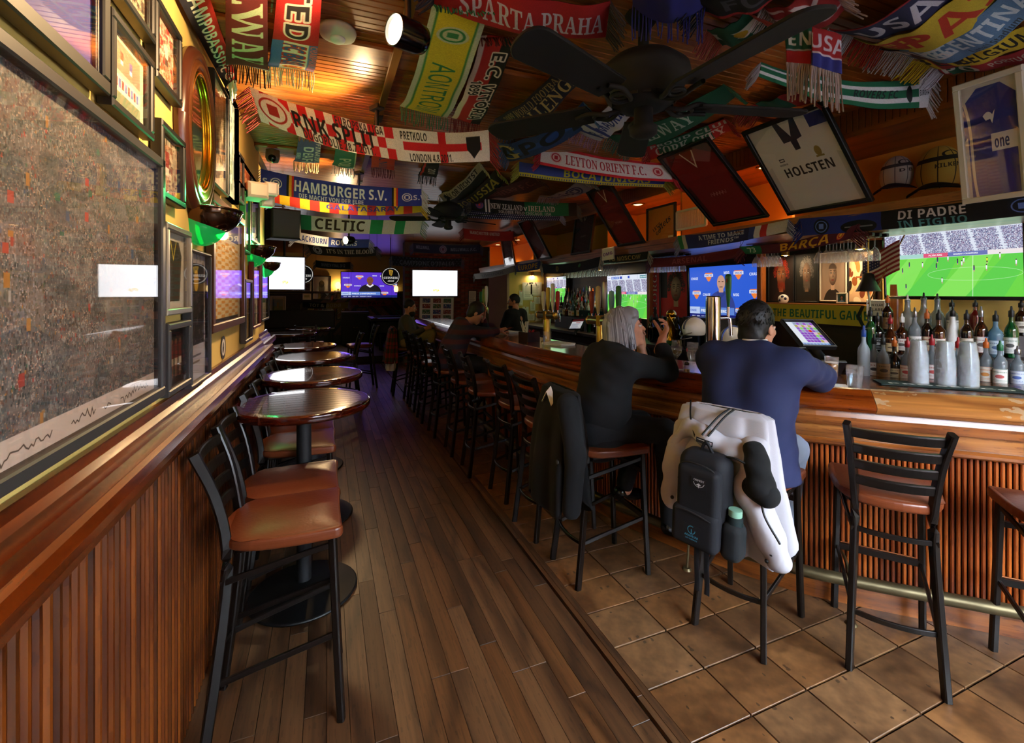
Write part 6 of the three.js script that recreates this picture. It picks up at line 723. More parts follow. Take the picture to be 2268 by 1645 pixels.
// ---------- bottles ----------
const labelTex = canvasTex(2048, 1024, (c) => {
  const L = [['KETEL', 'One', '#e8e4dc', '#a02020', '#222'], ["Tito's", 'Handmade', '#8a6a44', '#2c1a10', '#2c1a10'], ['SMIRNOFF', 'No. 21', '#e4e0dc', '#b01c1c', '#b01c1c'], ['SMIRNOFF', 'Orange', '#e8e0d0', '#d87a1c', '#d87a1c'], ['SMIRNOFF', 'Watermelon', '#e6e2da', '#2a6a3a', '#b02a2a'], ['ABSOLUT', 'VODKA', '#c8d0d8', '#24409a', '#24409a'], ['BACARDI', 'Superior', '#e6e4e0', '#222', '#b01c1c'], ['JIM BEAM', 'Bourbon', '#e8e2d8', '#a8321c', '#2c2420'], ["Maker's", 'Mark', '#c8b48a', '#3c2c1c', '#3c2c1c'], ['MALIBU', 'Original', '#e8e8e4', '#7a1c3a', '#d8701c'], ['Canadian', 'Club', '#d8d2c4', '#3a2a1c', '#3a2a1c'], ["Dewar's", 'White Label', '#e4e0d8', '#a02a2a', '#3a2a24'], ['BOMBAY', 'Sapphire', '#b8ccd8', '#2c4a7a', '#2c4a7a'], ['Tanqueray', 'London Dry', '#dcdcd4', '#1c5a34', '#222'], ['JACK', 'Old No.7', '#141414', '#d8d8d8', '#d8d8d8'], ['Captain', 'Spiced', '#d8c8a8', '#a02020', '#3a2a1c']];
  L.forEach(([a, b, bg, col, c2], i) => { c.save(); c.translate((i % 8) * 256, Math.floor(i / 8) * 512); c.fillStyle = bg; c.fillRect(0, 0, 256, 512); c.strokeStyle = col; c.lineWidth = 8; c.strokeRect(10, 10, 236, 492); c.textAlign = 'center'; c.fillStyle = col; c.font = 'bold 60px serif'; c.fillText(a, 128, 130, 220); c.fillStyle = c2; c.beginPath(); c.arc(128, 260, 62, 0, 7); c.globalAlpha = 0.75; c.fill(); c.globalAlpha = 1; c.font = 'italic 44px serif'; c.fillStyle = col; c.fillText(b, 128, 410, 220); c.fillRect(50, 440, 156, 6); c.restore(); });
});
const labelMat = std(0xffffff, 0.6, 0, { map: labelTex });
const glassCol = (c, t = 0.8) => phys(c, 0.05, { transmission: t, thickness: 0, ior: 1.45 });
const GM = { clear: glassCol(0xb4c0c6, 0.72), frost: phys(0xc8d4dc, 0.4, { transmission: 0.5, thickness: 0 }), amber: phys(0x1e0c04, 0.06, { clearcoat: 1, clearcoatRoughness: 0.03 }), whisky: phys(0x3c1806, 0.06, { clearcoat: 1 }), green: phys(0x0b4a22, 0.06, { clearcoat: 1 }), blue: phys(0x88b8d0, 0.05, { transmission: 0.7, thickness: 0 }), dark: phys(0x0c0808, 0.06, { clearcoat: 1 }), white: phys(0xe4e2dc, 0.35, {}), red: phys(0x5a0c0c, 0.08, { clearcoat: 1 }) };
const prof = { std: [[0, 0], [0.036, 0], [0.04, 0.006], [0.04, 0.17], [0.036, 0.195], [0.018, 0.225], [0.0145, 0.24], [0.014, 0.285], [0.016, 0.287], [0.016, 0.3], [0, 0.3]], square: [[0, 0], [0.04, 0], [0.044, 0.008], [0.044, 0.15], [0.04, 0.175], [0.02, 0.2], [0.015, 0.215], [0.014, 0.265], [0.016, 0.27], [0.016, 0.28], [0, 0.28]], wide: [[0, 0], [0.046, 0], [0.05, 0.01], [0.05, 0.11], [0.046, 0.14], [0.022, 0.18], [0.015, 0.21], [0.0145, 0.26], [0.017, 0.265], [0.017, 0.275], [0, 0.275]], jug: [[0, 0], [0.046, 0], [0.052, 0.012], [0.052, 0.09], [0.042, 0.13], [0.022, 0.155], [0.018, 0.21], [0.02, 0.215], [0.02, 0.23], [0, 0.23]], cone: [[0, 0], [0.046, 0], [0.05, 0.01], [0.048, 0.1], [0.035, 0.18], [0.018, 0.24], [0.014, 0.3], [0.016, 0.305], [0, 0.306]] };
const bottleG = Object.fromEntries(Object.entries(prof).map(([k, p]) => { const h = p.at(-1)[1], r = p[2][0], top = p[3][1]; const lab = new THREE.CylinderGeometry(r + 0.0012, r + 0.0012, top * 0.62, 20, 1, true, -1.25, 2.5).translate(0, top * 0.48, 0); return [k, { body: lathe(p, 22), liquid: lathe([[0, 0.004], [r - 0.004, 0.004], [r - 0.003, 0.012], [r - 0.003, top * 0.6], [0, top * 0.6]], 18), label: lab, cap: lathe([[0, h - 0.035], [0.0175, h - 0.035], [0.0175, h + 0.004], [0.008, h + 0.012], [0.006, h + 0.035], [0, h + 0.038]], 14), h }]; }));
const capMats = { k: M.black, r: std(0x9a1420, 0.4), o: std(0xc8641c, 0.4), g: std(0x14643a, 0.4), b: std(0x26489a, 0.4), w: M.white, s: M.steel };
function bottle(p, h, kind, gl, lab, cp, label, group) {
  const B = bottleG[kind], t = thing('liquor_bottle', label, 'bottle', p, Math.atan2(-p.x, -p.z) + rr(-0.25, 0.25), group), s = h / B.h; t.scale.set(0.8, s, 0.8);
  obj('glass_body', B.body, GM[gl], t); if (gl === 'clear' || gl === 'frost' || gl === 'blue') obj('spirit', B.liquid, GM.clear, t); if (lab >= 0) { const g = UVQ(B.label.clone(), [(lab % 8) / 8, lab < 8 ? 0.5 : 0, (lab % 8 + 1) / 8, lab < 8 ? 1 : 0.5]); obj('paper_label', g, labelMat, t); } obj('pourer_cap', B.cap, capMats[cp], t); return t;
}
{
  const st = thing('bottle_stand', 'stepped bottle stand behind the bar corner', 'bottle stand'), dirv = V(0.7071, 0, 0.7071), o = V(0.7071, 0, -0.7071);
  const step = (p0, p1, y0, y1) => { const g = box(0.84, y1 - y0, p1 - p0).rotateY(-Math.PI / 4); const c = onP(2090, 800, (p0 + p1) / 2); return g.translate(c.x, (y0 + y1) / 2, c.z); };
  obj('lower_step', step(3.5, 4.0, 0.0, 1.1), M.darkWood, st); obj('middle_step', step(3.68, 4.0, 1.1, 1.25), M.darkWood, st); obj('upper_step', step(3.86, 4.02, 1.25, 1.38), M.darkWood, st);
  let k0 = 0; const F = (u, vb, vt, kind, gl, lab, cp, label) => { const p = onP(u, vb, 3.57 + (k0++ % 2) * 0.05), Zc = p.x * SN - p.z * CS; p.y = 1.1; bottle(p, (vb - vt) * Zc / FPX * 0.97, kind, gl, lab, cp, label); };
  F(1913, 850, 741, 'std', 'frost', -1, 'b', 'frosted vodka bottle with blue cap at the stand end'); F(1936, 850, 760, 'square', 'clear', 0, 'k', 'clear bottle with white label next to the frosted bottle'); F(1956, 850, 757, 'square', 'clear', 1, 'k', 'clear bottle with brown paper label'); F(1981, 851, 764, 'wide', 'amber', 8, 'o', 'dark amber bottle with tan label in the lower row'); F(2010, 853, 763, 'square', 'clear', 2, 'r', 'vodka bottle with red cap left of the first cup stack'); F(2064, 856, 760, 'square', 'clear', 2, 'r', 'vodka bottle with red cap between first and second cup stacks'); F(2122, 858, 762, 'square', 'clear', 2, 'r', 'vodka bottle with red cap between second and third cup stacks'); F(2184, 865, 769, 'std', 'clear', 3, 'o', 'flavoured vodka bottle with orange cap and orange label'); F(2215, 867, 772, 'std', 'clear', 4, 'g', 'flavoured vodka bottle with green cap'); F(2254, 868, 784, 'std', 'clear', 5, 's', 'clear vodka bottle with blue lettering at the row end');
  const U = (u, vb, vt, kind, gl, lab, cp, label, p0 = 3.76, y = 1.25) => { const p = onP(u, vb, p0 + (k0++ % 2) * 0.045), Zc = p.x * SN - p.z * CS; p.y = y; const yt = EYE - (vt - CY) * Zc / FPX; bottle(p, clamp(yt - y, 0.2, 0.4), kind, gl, lab, cp, label); };
  U(1928, 776, 690, 'std', 'green', -1, 'k', 'green glass bottle at the left of the upper row'); U(1944, 776, 702, 'square', 'dark', 14, 'k', 'square black-labelled whiskey bottle'); U(1972, 779, 707, 'wide', 'whisky', 8, 'r', 'whisky bottle with dripping red wax neck'); U(1998, 780, 704, 'square', 'whisky', 7, 'w', 'bourbon bottle with white round-seal label'); U(2026, 782, 692, 'std', 'clear', 6, 's', 'clear rum bottle with red round emblem'); U(2053, 782, 695, 'std', 'amber', 15, 'o', 'amber rum bottle with tan label and orange cap'); U(2079, 785, 697, 'square', 'whisky', 7, 'k', 'whisky liqueur bottle with pale label'); U(2110, 790, 690, 'cone', 'white', 9, 'k', 'white opaque bottle with palm emblem'); U(2141, 792, 697, 'std', 'amber', 10, 'k', 'dark whisky bottle with cream script label'); U(2173, 796, 690, 'std', 'whisky', 11, 's', 'whisky bottle with white label near the row end'); U(2205, 800, 700, 'square', 'blue', 12, 'k', 'pale blue square gin bottle'); U(2240, 804, 690, 'std', 'green', 13, 'k', 'green gin bottle with white label and red seal');
  const T3 = (u, vt, kind, gl, lab, cp, label) => U(u, 745, vt, kind, gl, lab, cp, label, 3.93, 1.38); T3(1966, 662, 'std', 'amber', 1, 'o', 'tall dark bottle with peach label in the top row'); T3(2010, 664, 'jug', 'clear', -1, 'w', 'round clear jug bottle left in the top row'); T3(2046, 660, 'jug', 'clear', -1, 'k', 'round clear jug bottle in the middle of the top row'); T3(2076, 662, 'jug', 'clear', -1, 'k', 'round clear jug bottle right in the top row'); T3(2108, 682, 'std', 'clear', 6, 'k', 'clear bottle behind the white opaque bottle'); T3(2160, 690, 'std', 'red', -1, 'k', 'dark red bottle behind the script label'); T3(2262, 690, 'std', 'amber', 10, 'k', 'amber bottle behind the green gin');
  // dark wine bottles and far bottles
  let k = 0; for (let u = 1444; u < 1600; u += 11.5, k++) { const p = onX(u, 740, 3.76 + (k % 2) * 0.1); p.y = 1.04; if (Math.abs(u - 1487) < 7) continue; bottle(p, 0.3, 'std', 'dark', -1, 'k', 'dark wine bottle in the row under the stylised portrait', 'dark bottles on the back counter'); }
  const gl = ['clear', 'whisky', 'green', 'amber', 'clear', 'red', 'clear', 'blue'], cp = ['r', 'k', 'g', 's', 'o', 'b', 'k', 'w']; k = 0; for (const [x, y, off] of [[3.87, 1.24, 0], [4.02, 1.4, 4]]) for (let i = 0; i < 11; i++, k++) bottle(V(x, y, -7.36 + i * 0.1 + rr(-0.012, 0.012)), rr(0.25, 0.33), pick(['std', 'square', 'std', 'wide']), gl[(k * 3) % 8], i % 3 ? (k * 5) % 16 : -1, cp[(k * 5) % 8], 'coloured spirit bottle on the far stepped shelf', 'bottles on the far stepped shelf');
  k = 0; for (let i = 0; i < 16; i++) bottle(V(3.72 + (i % 2) * 0.12, 1.04, -6.3 + i * 0.1), rr(0.24, 0.3), 'std', pick(['dark', 'green', 'amber']), -1, pick(['k', 'r', 'g']), 'dark bottle on the shadowed back counter', 'dark bottles on the shadowed counter');
}
// hanging stemware under the canopy
{
  const g = lathe([[0.032, 0], [0.033, -0.002], [0.004, -0.006], [0.0035, -0.07], [0.02, -0.09], [0.038, -0.13], [0.036, -0.17], [0.034, -0.17], [0.036, -0.13], [0.018, -0.092], [0, -0.085]], 18), gm = phys(0xffffff, 0.03, { transmission: 0.92, thickness: 0, ior: 1.5 });
  const rack = (z0, z1, n, x, label) => { const t = thing('glass_rack', `dark slotted glass rack ${label}`, 'glass rack', [x, 2.06, (z0 + z1) / 2]); for (const dx of [-0.06, 0.02, 0.1]) obj('slot_rail', cbox(0.03, 0.025, Math.abs(z1 - z0) + 0.1, 0.004, dx, 0, 0), M.darkWood, t); for (let i = 0; i < n; i++) { const w = tag(obj('wine_glass', g, gm), `upside-down stemmed glass hanging ${label}`, 'glass', `stemware ${label}`); w.position.set(x - 0.02 + (i % 2) * 0.08, 2.05, lerp(z0, z1, (i + 0.5) / n)); } };
  const zz = (u, x) => onX(u, 560, x).z; rack(zz(1815, 3.6), zz(1930, 3.6), 14, 3.6, 'in front of the band poster'); rack(zz(1676, 3.6), zz(1722, 3.6), 7, 3.6, 'above the red-haired poster'); rack(zz(1445, 3.5), zz(1505, 3.5), 10, 3.5, 'above the stylised portrait'); rack(zz(1255, 3.5), zz(1365, 3.5), 22, 3.5, 'above the far bottle shelf');
}
// shelf lamps under the canopy that light the posters and bottles
for (const [u, v, x, k, l] of [[1905, 545, 3.98, 1.5, 'above the band poster'], [1740, 560, 4.0, 0.5, 'above the red-haired poster'], [1330, 618, 3.95, 1.3, 'above the far bottle shelf'], [1180, 640, 3.9, 1.0, 'over the notices']]) { const p = onX(u, v, x), t = thing('shelf_lamp', `small warm lamp under the canopy ${l}`, 'lamp', [p.x, 2.03, p.z]); obj('lamp_cup', lathe([[0.035, -0.03], [0.032, 0.02], [0.02, 0.05], [0, 0.05], [0, 0.045], [0.028, 0.015], [0.032, -0.03]], 18), M.brass, t); obj('bulb', new THREE.SphereGeometry(0.024, 14, 10).translate(0, -0.015, 0), glow(new THREE.Color().setRGB(1, 0.8, 0.5), 6), t); const L = new THREE.PointLight(new THREE.Color().setRGB(1, 0.74, 0.42), k, 0, 2); L.position.y = -0.015; L.castShadow = true; L.name = 'shelf_light'; t.add(L); }

// ---------- things on the bar ----------
{
  const tapHandle = (t, x, z, h, col, w = 0.045, y0 = 0.36) => { const g = obj('tap_handle', [lathe([[0, 0], [0.012, 0], [0.014, 0.03], [w * 0.4, 0.06], [w * 0.5, h * 0.6], [w * 0.42, h - 0.01], [0, h]], 16).translate(x, y0, z)], col, t); obj('ferrule', cyl(0.009, 0.009, 0.03, x, y0 - 0.03, z), M.chrome, g); };
  const T1 = (x, z, label, cols, turn = 0.25) => { const t = thing('beer_tap_tower', label, 'beer tap', [x, BT, z], turn); obj('column', lathe([[0, 0], [0.06, 0], [0.062, 0.012], [0.045, 0.02], [0.038, 0.03], [0.038, 0.25], [0, 0.25]], 28), M.brass, t); obj('barrel', [cyl(0.035, 0.035, 0.26, 0, -0.13, 0, 24).rotateX(Math.PI / 2).translate(0, 0.285, 0)], M.steel, t); for (const s of [-1, 1]) obj('end_cap', lathe([[0, 0], [0.03, 0.002], [0.038, 0.01], [0.038, 0.024], [0, 0.024]], 24).rotateX(s * Math.PI / 2).translate(0, 0.285, -s * 0.15 + s * 0.0), M.brass, t); obj('collar', cbox(0.08, 0.09, 0.05, 0.01, 0, 0.285, 0), M.brass, t); cols.forEach((c, k) => { const z1 = (k - (cols.length - 1) / 2) * 0.075; tapHandle(t, 0.05, z1, 0.2 + 0.04 * ((k * 7) % 3), c, 0.05, 0.34); obj('faucet', [tube([[0.02, 0.3, z1], [0.06, 0.31, z1], [0.075, 0.28, z1], [0.08, 0.22, z1]], 0.009, 12)], M.chrome, t); }); return t; };
  T1(2.12, -4.3, 'brass beer tap tower with steel barrel beside the straw box', [M.white, std(0xc8b040, 0.4), M.white, M.red]); T1(2.08, -6.4, 'brass beer tap tower at the far bar end', [M.green, std(0x8a9a3a, 0.4), M.white]); T1(2.13, -3.3, 'brass beer tap tower behind the grey-haired woman', [std(0x8a3020, 0.4), std(0xc8b48a, 0.4), M.steel, std(0x7ab0c8, 0.3), M.green]);
  // tall chrome tower with green strip
  const p = onY(1580, 830, BT), t = thing('chrome_tap_column', 'tall chrome tap column with green strip between woman and suited man', 'beer tap', p, -0.5); obj('column', lathe([[0, 0], [0.052, 0], [0.052, 0.012], [0.044, 0.016], [0.044, 0.49], [0.038, 0.5], [0, 0.5]], 32), M.chrome, t);
  const gm = canvasTex(64, 512, (c) => { c.fillStyle = '#0b4a26'; c.fillRect(0, 0, 64, 512); c.fillStyle = '#c8241c'; c.beginPath(); for (let k = 0; k < 10; k++) { const a = -Math.PI / 2 + k * Math.PI / 5, r = k % 2 ? 7 : 17; c.lineTo(32 + Math.cos(a) * r, 40 + Math.sin(a) * r); } c.fill(); c.save(); c.translate(32, 190); c.rotate(-Math.PI / 2); c.fillStyle = '#e8ece4'; c.font = 'bold 40px sans-serif'; c.textAlign = 'center'; c.fillText('Heineken', 0, 14, 190); c.restore(); });
  obj('green_strip', new THREE.CylinderGeometry(0.0455, 0.0455, 0.42, 12, 1, true, 3.5, 0.9).translate(0, 0.26, 0), std(0xffffff, 0.3, 0, { map: gm }), t); obj('spout', [tube([[0.04, 0.36, 0], [0.09, 0.36, 0], [0.1, 0.34, 0], [0.105, 0.25, 0.0]], 0.012), rod([0.09, 0.36, 0], [0.09, 0.43, 0], 0.01)], M.chrome, t);
  const h = obj('tap_handle', [lathe([[0, 0], [0.012, 0], [0.016, 0.03], [0.03, 0.12], [0.032, 0.19], [0.024, 0.205], [0, 0.21]], 20).scale(0.55, 1, 1).translate(0.09, 0.43, 0)], M.green, t); const st = new THREE.Shape(); for (let k = 0; k < 10; k++) { const a = Math.PI / 2 + k * Math.PI / 5, r = k % 2 ? 0.008 : 0.02; st.lineTo(Math.cos(a) * r, Math.sin(a) * r); } obj('red_star', [new THREE.ExtrudeGeometry(st, { depth: 0.004, bevelEnabled: false }).rotateY(-Math.PI / 2 + 0.5 - 0.9).translate(0.09 - 0.012, 0.6, 0.016)], M.red, h);
  obj('foot', cbox(0.16, 0.1, 0.1, 0.008, 0.02, -0.02 + 0.0, -0.0).translate(0.05, 0.07, 0), M.red, t);
  // straw box
  const q = onY(1172, 755, BT), sb = thing('straw_box', 'wooden bar caddy with white straws and red stirrers', 'bar caddy', q, 0.2); obj('box', [cbox(0.16, 0.1, 0.012, 0.002, 0, 0.05, 0.08), cbox(0.16, 0.1, 0.012, 0.002, 0, 0.05, -0.08), cbox(0.012, 0.1, 0.16, 0.002, 0.08, 0.05, 0), cbox(0.012, 0.1, 0.16, 0.002, -0.08, 0.05, 0), cbox(0.16, 0.01, 0.16, 0.002, 0, 0.006, 0)], M.darkWood, sb); for (let k = 0; k < 14; k++) obj('straw', rod([rr(-0.06, -0.02), 0.02, rr(-0.04, 0.04)], [rr(-0.1, 0), rr(0.19, 0.22), rr(-0.06, 0.06)], 0.004, 6), M.white, sb); for (let k = 0; k < 8; k++) obj('stirrer', rod([rr(0.02, 0.06), 0.05, rr(-0.05, 0.05)], [rr(0.0, 0.07), rr(0.11, 0.125), rr(-0.06, 0.06)], 0.004, 6), M.red, sb);
  for (const [u, v, l] of [[1236, 763, 'beside the brass tap tower'], [1125, 737, 'in front of the hooded man']]) { const m = thing('menu_stack', `stack of pale menus lying on the bar ${l}`, 'menus', onY(u, v, BT), 0.3); for (let k = 0; k < 3; k++) { obj('menu', cbox(0.2, 0.006, 0.28, 0.001, 0, 0.004 + k * 0.0075, k * 0.003), k % 2 ? M.offWhite : M.white, m); } }
  const bm = canvasTex(512, 128, (c) => { c.fillStyle = '#16302a'; c.fillRect(0, 0, 512, 128); c.fillStyle = '#d8d6cc'; c.font = 'bold 92px sans-serif'; c.textAlign = 'center'; c.fillText('PROSECCO', 256, 98, 470); });
  const mp = onP(2095, 861, 3.27), mt = thing('bar_mat', 'dark green bar mat with pale lettering under the cup stacks', 'bar mat', [mp.x, BT + 0.001, mp.z], -Math.PI / 4); obj('rubber', cbox(0.62, 0.008, 0.15, 0.002, 0, 0.004, 0), std(0x10241f, 0.8), mt); obj('lettering', new THREE.PlaneGeometry(0.6, 0.07).rotateX(-Math.PI / 2).translate(0, 0.0085, 0.035), std(0xffffff, 0.7, 0, { map: bm }), mt);
  // plastic cups, upside down in three stacks
  const cup = lathe([[0.046, 0], [0.047, 0.002], [0.045, 0.006], [0.033, 0.098], [0.031, 0.1], [0, 0.1], [0, 0.098], [0.031, 0.098], [0.043, 0.004]], 28), cm = phys(0xf0f4f6, 0.12, { transmission: 0.8, thickness: 0, ior: 1.4 });
  [[2034, 'first'], [2093, 'middle'], [2144, 'last']].forEach(([u, w]) => { const c = onP(u, 862, 3.28); for (let k = 0; k < 20; k++) { const m = tag(obj('plastic_cup', cup, cm), `clear plastic cup in the ${w} upside-down stack on the bar mat`, 'cup', `${w} stack of plastic cups`); m.position.set(c.x + rr(-0.0008, 0.0008), BT + 0.0095 + k * 0.0075, c.z + rr(-0.0008, 0.0008)); } });
  // drinks
  const gl = (pts, n = 24) => lathe(pts, n), G = phys(0xffffff, 0.02, { transmission: 0.95, thickness: 0, ior: 1.5 });
  { const b = thing('beer_glass', 'footed glass of golden beer by the man in suit', 'glass', onY(1842, 853, BT)); obj('glass', gl([[0, 0], [0.034, 0], [0.034, 0.006], [0.012, 0.014], [0.012, 0.03], [0.03, 0.05], [0.034, 0.16], [0.032, 0.16], [0.028, 0.052], [0, 0.04]]), G, b); obj('beer', gl([[0, 0.042], [0.027, 0.053], [0.0305, 0.125], [0, 0.125]]), phys(0xc88a1c, 0.05, { transmission: 0.75, thickness: 0 }), b); obj('foam', gl([[0, 0.125], [0.0308, 0.125], [0.031, 0.13], [0, 0.131]]), M.white, b); }
  { const b = thing('water_glass', 'clear tumbler of water on the bar right of the beer', 'glass', onY(1893, 858, BT)); obj('glass', gl([[0, 0], [0.034, 0], [0.042, 0.12], [0.04, 0.12], [0.0325, 0.006], [0, 0.006]]), G, b); obj('water', gl([[0, 0.007], [0.032, 0.007], [0.036, 0.07], [0, 0.07]]), phys(0xeaf2f6, 0.02, { transmission: 0.95, thickness: 0, ior: 1.33 }), b); }
  { const b = thing('stemmed_beer_glass', 'stemmed beer glass with red badge in front of the woman', 'glass', onY(1534, 827, BT)); obj('glass', gl([[0, 0], [0.036, 0], [0.036, 0.004], [0.01, 0.012], [0.014, 0.03], [0.008, 0.045], [0.014, 0.058], [0.036, 0.12], [0.034, 0.2], [0.032, 0.2], [0.033, 0.12], [0.01, 0.062], [0, 0.06]]), G, b); obj('badge', new THREE.CylinderGeometry(0.0368, 0.0368, 0.022, 10, 1, true, 3.3, 0.9).translate(0, 0.15, 0), M.red, b); }
  { const b = thing('wine_glass', 'wine glass half hidden behind the woman', 'glass', onY(1499, 818, BT)); obj('glass', gl([[0, 0], [0.034, 0], [0.034, 0.003], [0.005, 0.01], [0.004, 0.08], [0.03, 0.11], [0.036, 0.15], [0.03, 0.2], [0.028, 0.2], [0.034, 0.15], [0.026, 0.112], [0, 0.09]]), G, b); obj('wine', gl([[0, 0.092], [0.025, 0.113], [0.03, 0.13], [0, 0.13]]), phys(0xd8c070, 0.03, { transmission: 0.8, thickness: 0 }), b); }
  { const b = thing('salt_shaker', 'small glass salt shaker with steel cap on the bar', 'salt shaker', onY(1521, 828, BT)); obj('jar', gl([[0, 0], [0.02, 0], [0.021, 0.004], [0.021, 0.05], [0.014, 0.06], [0, 0.06]]), G, b); obj('salt', gl([[0, 0.004], [0.018, 0.004], [0.018, 0.03], [0, 0.03]]), M.white, b); obj('cap', gl([[0, 0.058], [0.016, 0.058], [0.016, 0.072], [0.01, 0.08], [0, 0.08]]), M.steel, b); }
  { const b = thing('pepper_plate', 'small white plate with red-brown coaster near the salt shaker', 'plate', onY(1502, 824, BT)); obj('plate', gl([[0, 0], [0.04, 0], [0.07, 0.008], [0.07, 0.011], [0.04, 0.004], [0, 0.004]]), M.white, b); obj('coaster', gl([[0, 0.005], [0.038, 0.005], [0.038, 0.009], [0, 0.009]]), std(0x5a2418, 0.6), b); }
  { const b = thing('paper_napkin', 'folded white paper napkin beside the beer glass', 'napkin', onY(1856, 856, BT), 0.6); obj('lower_fold', cbox(0.1, 0.003, 0.09, 0.001, 0, 0.002, 0), M.white, b); obj('upper_fold', cbox(0.09, 0.003, 0.07, 0.001, 0.004, 0.0055, 0.004).rotateZ(0.02), M.white, b); }
  { const b = thing('beer_mug', 'printed glass tumbler beside the brass tap tower', 'glass', onY(1212, 766, BT)); obj('glass', gl([[0, 0], [0.036, 0], [0.042, 0.14], [0.04, 0.14], [0.034, 0.006], [0, 0.006]]), G, b); obj('print', new THREE.CylinderGeometry(0.041, 0.0395, 0.06, 12, 1, true, 3.2, 1.4).translate(0, 0.07, 0), std(0x5a6a8a, 0.5), b); }
  // till screens
  const posTex = canvasTex(512, 384, (c) => { c.fillStyle = '#cfe0f4'; c.fillRect(0, 0, 512, 384); c.fillStyle = '#e8eef8'; c.fillRect(6, 6, 150, 300); const cc = ['#9aa4c0', '#8ed86a', '#e8b8d0', '#9a58c8', '#9a58c8', '#b8a858']; for (let r = 0; r < 8; r++) for (let k = 0; k < 6; k++) { c.fillStyle = r === 3 && k === 3 ? '#d82a2a' : r > 3 && k < 4 ? '#8a44c0' : cc[(r * 5 + k * 3) % 6]; c.fillRect(166 + k * 57, 8 + r * 38, 53, 34); } c.fillStyle = '#7a9ad0'; for (let k = 0; k < 9; k++) c.fillRect(8 + k * 56, 322, 50, 50); });
  const lapTex = canvasTex(256, 200, (c) => { c.fillStyle = '#eef0f2'; c.fillRect(0, 0, 256, 200); c.fillStyle = '#5a1c1c'; c.fillRect(0, 0, 256, 46); c.fillStyle = '#c8484a'; c.fillRect(90, 66, 90, 10); c.fillStyle = '#6a74a0'; for (let k = 0; k < 8; k++) c.fillRect(20, 90 + k * 13, 120 + 90 * hash(k, 4), 4); });
  const Q = (name, label, bl, br, tl, mat, o) => framed(name, label, 'till screen', bl, br, tl, { mat, fw: 0.012, depth: 0.035, frame: M.black, glass: false, ...o });
  const s1 = Q('till_screen', 'tilted touch till screen with coloured buttons right of the suited man', onD(1777, 769, 2.95), onD(1853, 771, 2.95), onD(1803, 711, 3.2), scr(posTex, 0.9)); obj('stand', rod([0, 0.05, -0.03], [0.02, -0.12, -0.06], 0.025), M.black, s1); obj('stand_foot', cbox(0.16, 0.02, 0.12, 0.004, 0.02, -0.125, -0.06), M.black, s1);
  const s2 = Q('laptop_screen', 'small bright document screen below the till screen', onD(1768, 812, 2.72), onD(1814, 810, 2.72), onD(1770, 772, 2.85), scr(lapTex, 0.9)); obj('stand_foot', cbox(0.1, 0.07, 0.06, 0.006, 0, -0.04, -0.02), M.black, s2);
  const s3 = Q('till_screen', 'grey tilted till screen on the back counter beyond the woman', onX(1258, 730, 3.5), onX(1278, 728, 3.5).add(V(0, 0, 0.12)), onX(1270, 706, 3.6), scr(lapTex, 0.5)); obj('stand', rod([0, 0.05, -0.03], [0, -0.06, -0.04], 0.025), M.black, s3);
  // notices
  let k = 0; for (const [u, v, w, hh, l] of [[1165, 645, 0.24, 0.36, 'tall cream notice with ring emblem'], [1182, 640, 0.28, 0.28, 'framed white notice'], [1160, 690, 0.14, 0.2, 'small white slip'], [1176, 678, 0.12, 0.2, 'narrow white slip'], [1186, 665, 0.15, 0.15, 'small black framed notice'], [1172, 702, 0.2, 0.14, 'wide low slip'], [1150, 660, 0.08, 0.3, 'narrow pale strip'], [1192, 700, 0.16, 0.22, 'larger white sheet']]) { const p = onZ(Math.min(u, 1188) + 4, v, -8.59); const t = thing('paper_notice', `${l} pinned on the notice wall`, 'notice', p); obj('sheet', box(w, hh, 0.004), M.offWhite, t); obj('print', UVQ(new THREE.PlaneGeometry(w * 0.8, hh * 0.8), cellUV(15, 4, 4)).translate(0, 0, 0.003), pm, t); obj('pin', new THREE.SphereGeometry(0.01, 8, 6).translate(0, hh * 0.45, 0.004), M.red, t); k++; }
}

// ---------- people ----------
const xf = (O, f) => { const r = [-f[1], f[0]]; return (F, y, R) => [O[0] + F * f[0] + R * r[0], O[1] + y, O[2] + F * f[1] + R * r[1]]; }; // f = [fx, fz]; right hand side = (-fz, fx)
function headSDF(x, y, z) {
  let d = ell(x, y, z, [-0.012, 0.03, 0], [0.094, 0.1, 0.074]); d = smin(d, ell(x, y, z, [0.03, -0.045, 0], [0.06, 0.07, 0.055]), 0.03); d = smin(d, cap(x, y, z, [0.066, -0.1, -0.008], [0.066, -0.1, 0.008], 0.017, 0.017), 0.02);
  d = smin(d, cap(x, y, z, [0.083, 0.018, 0], [0.104, -0.026, 0], 0.007, 0.011), 0.008); d = smin(d, cap(x, y, z, [0.075, 0.03, -0.032], [0.075, 0.03, 0.032], 0.011, 0.011), 0.012);
  d = smin(d, cap(x, y, z, [0.082, -0.06, -0.014], [0.082, -0.06, 0.014], 0.006, 0.006), 0.006); d = smin(d, cap(x, y, z, [0.08, -0.071, -0.012], [0.08, -0.071, 0.012], 0.007, 0.007), 0.005); d = smin(d, cap(x, y, z, [0.055, -0.02, -0.045], [0.055, -0.02, 0.045], 0.018, 0.018), 0.02);
  for (const s of [-1, 1]) { d = Math.max(d, -(Math.hypot(x - 0.093, y - 0.008, z - s * 0.031) - 0.015)); d = smin(d, ell(x, y, z, [-0.005, -0.005, s * 0.076], [0.02, 0.032, 0.009]), 0.006); }
  return smin(d, cap(x, y, z, [-0.02, -0.06, 0], [-0.04, -0.17, 0], 0.05, 0.055), 0.03);
}
const headG = nets(headSDF, [-0.13, -0.22, -0.11], [0.13, 0.15, 0.11], 0.0058);
const place = (g, m) => g.clone().applyMatrix4(m);
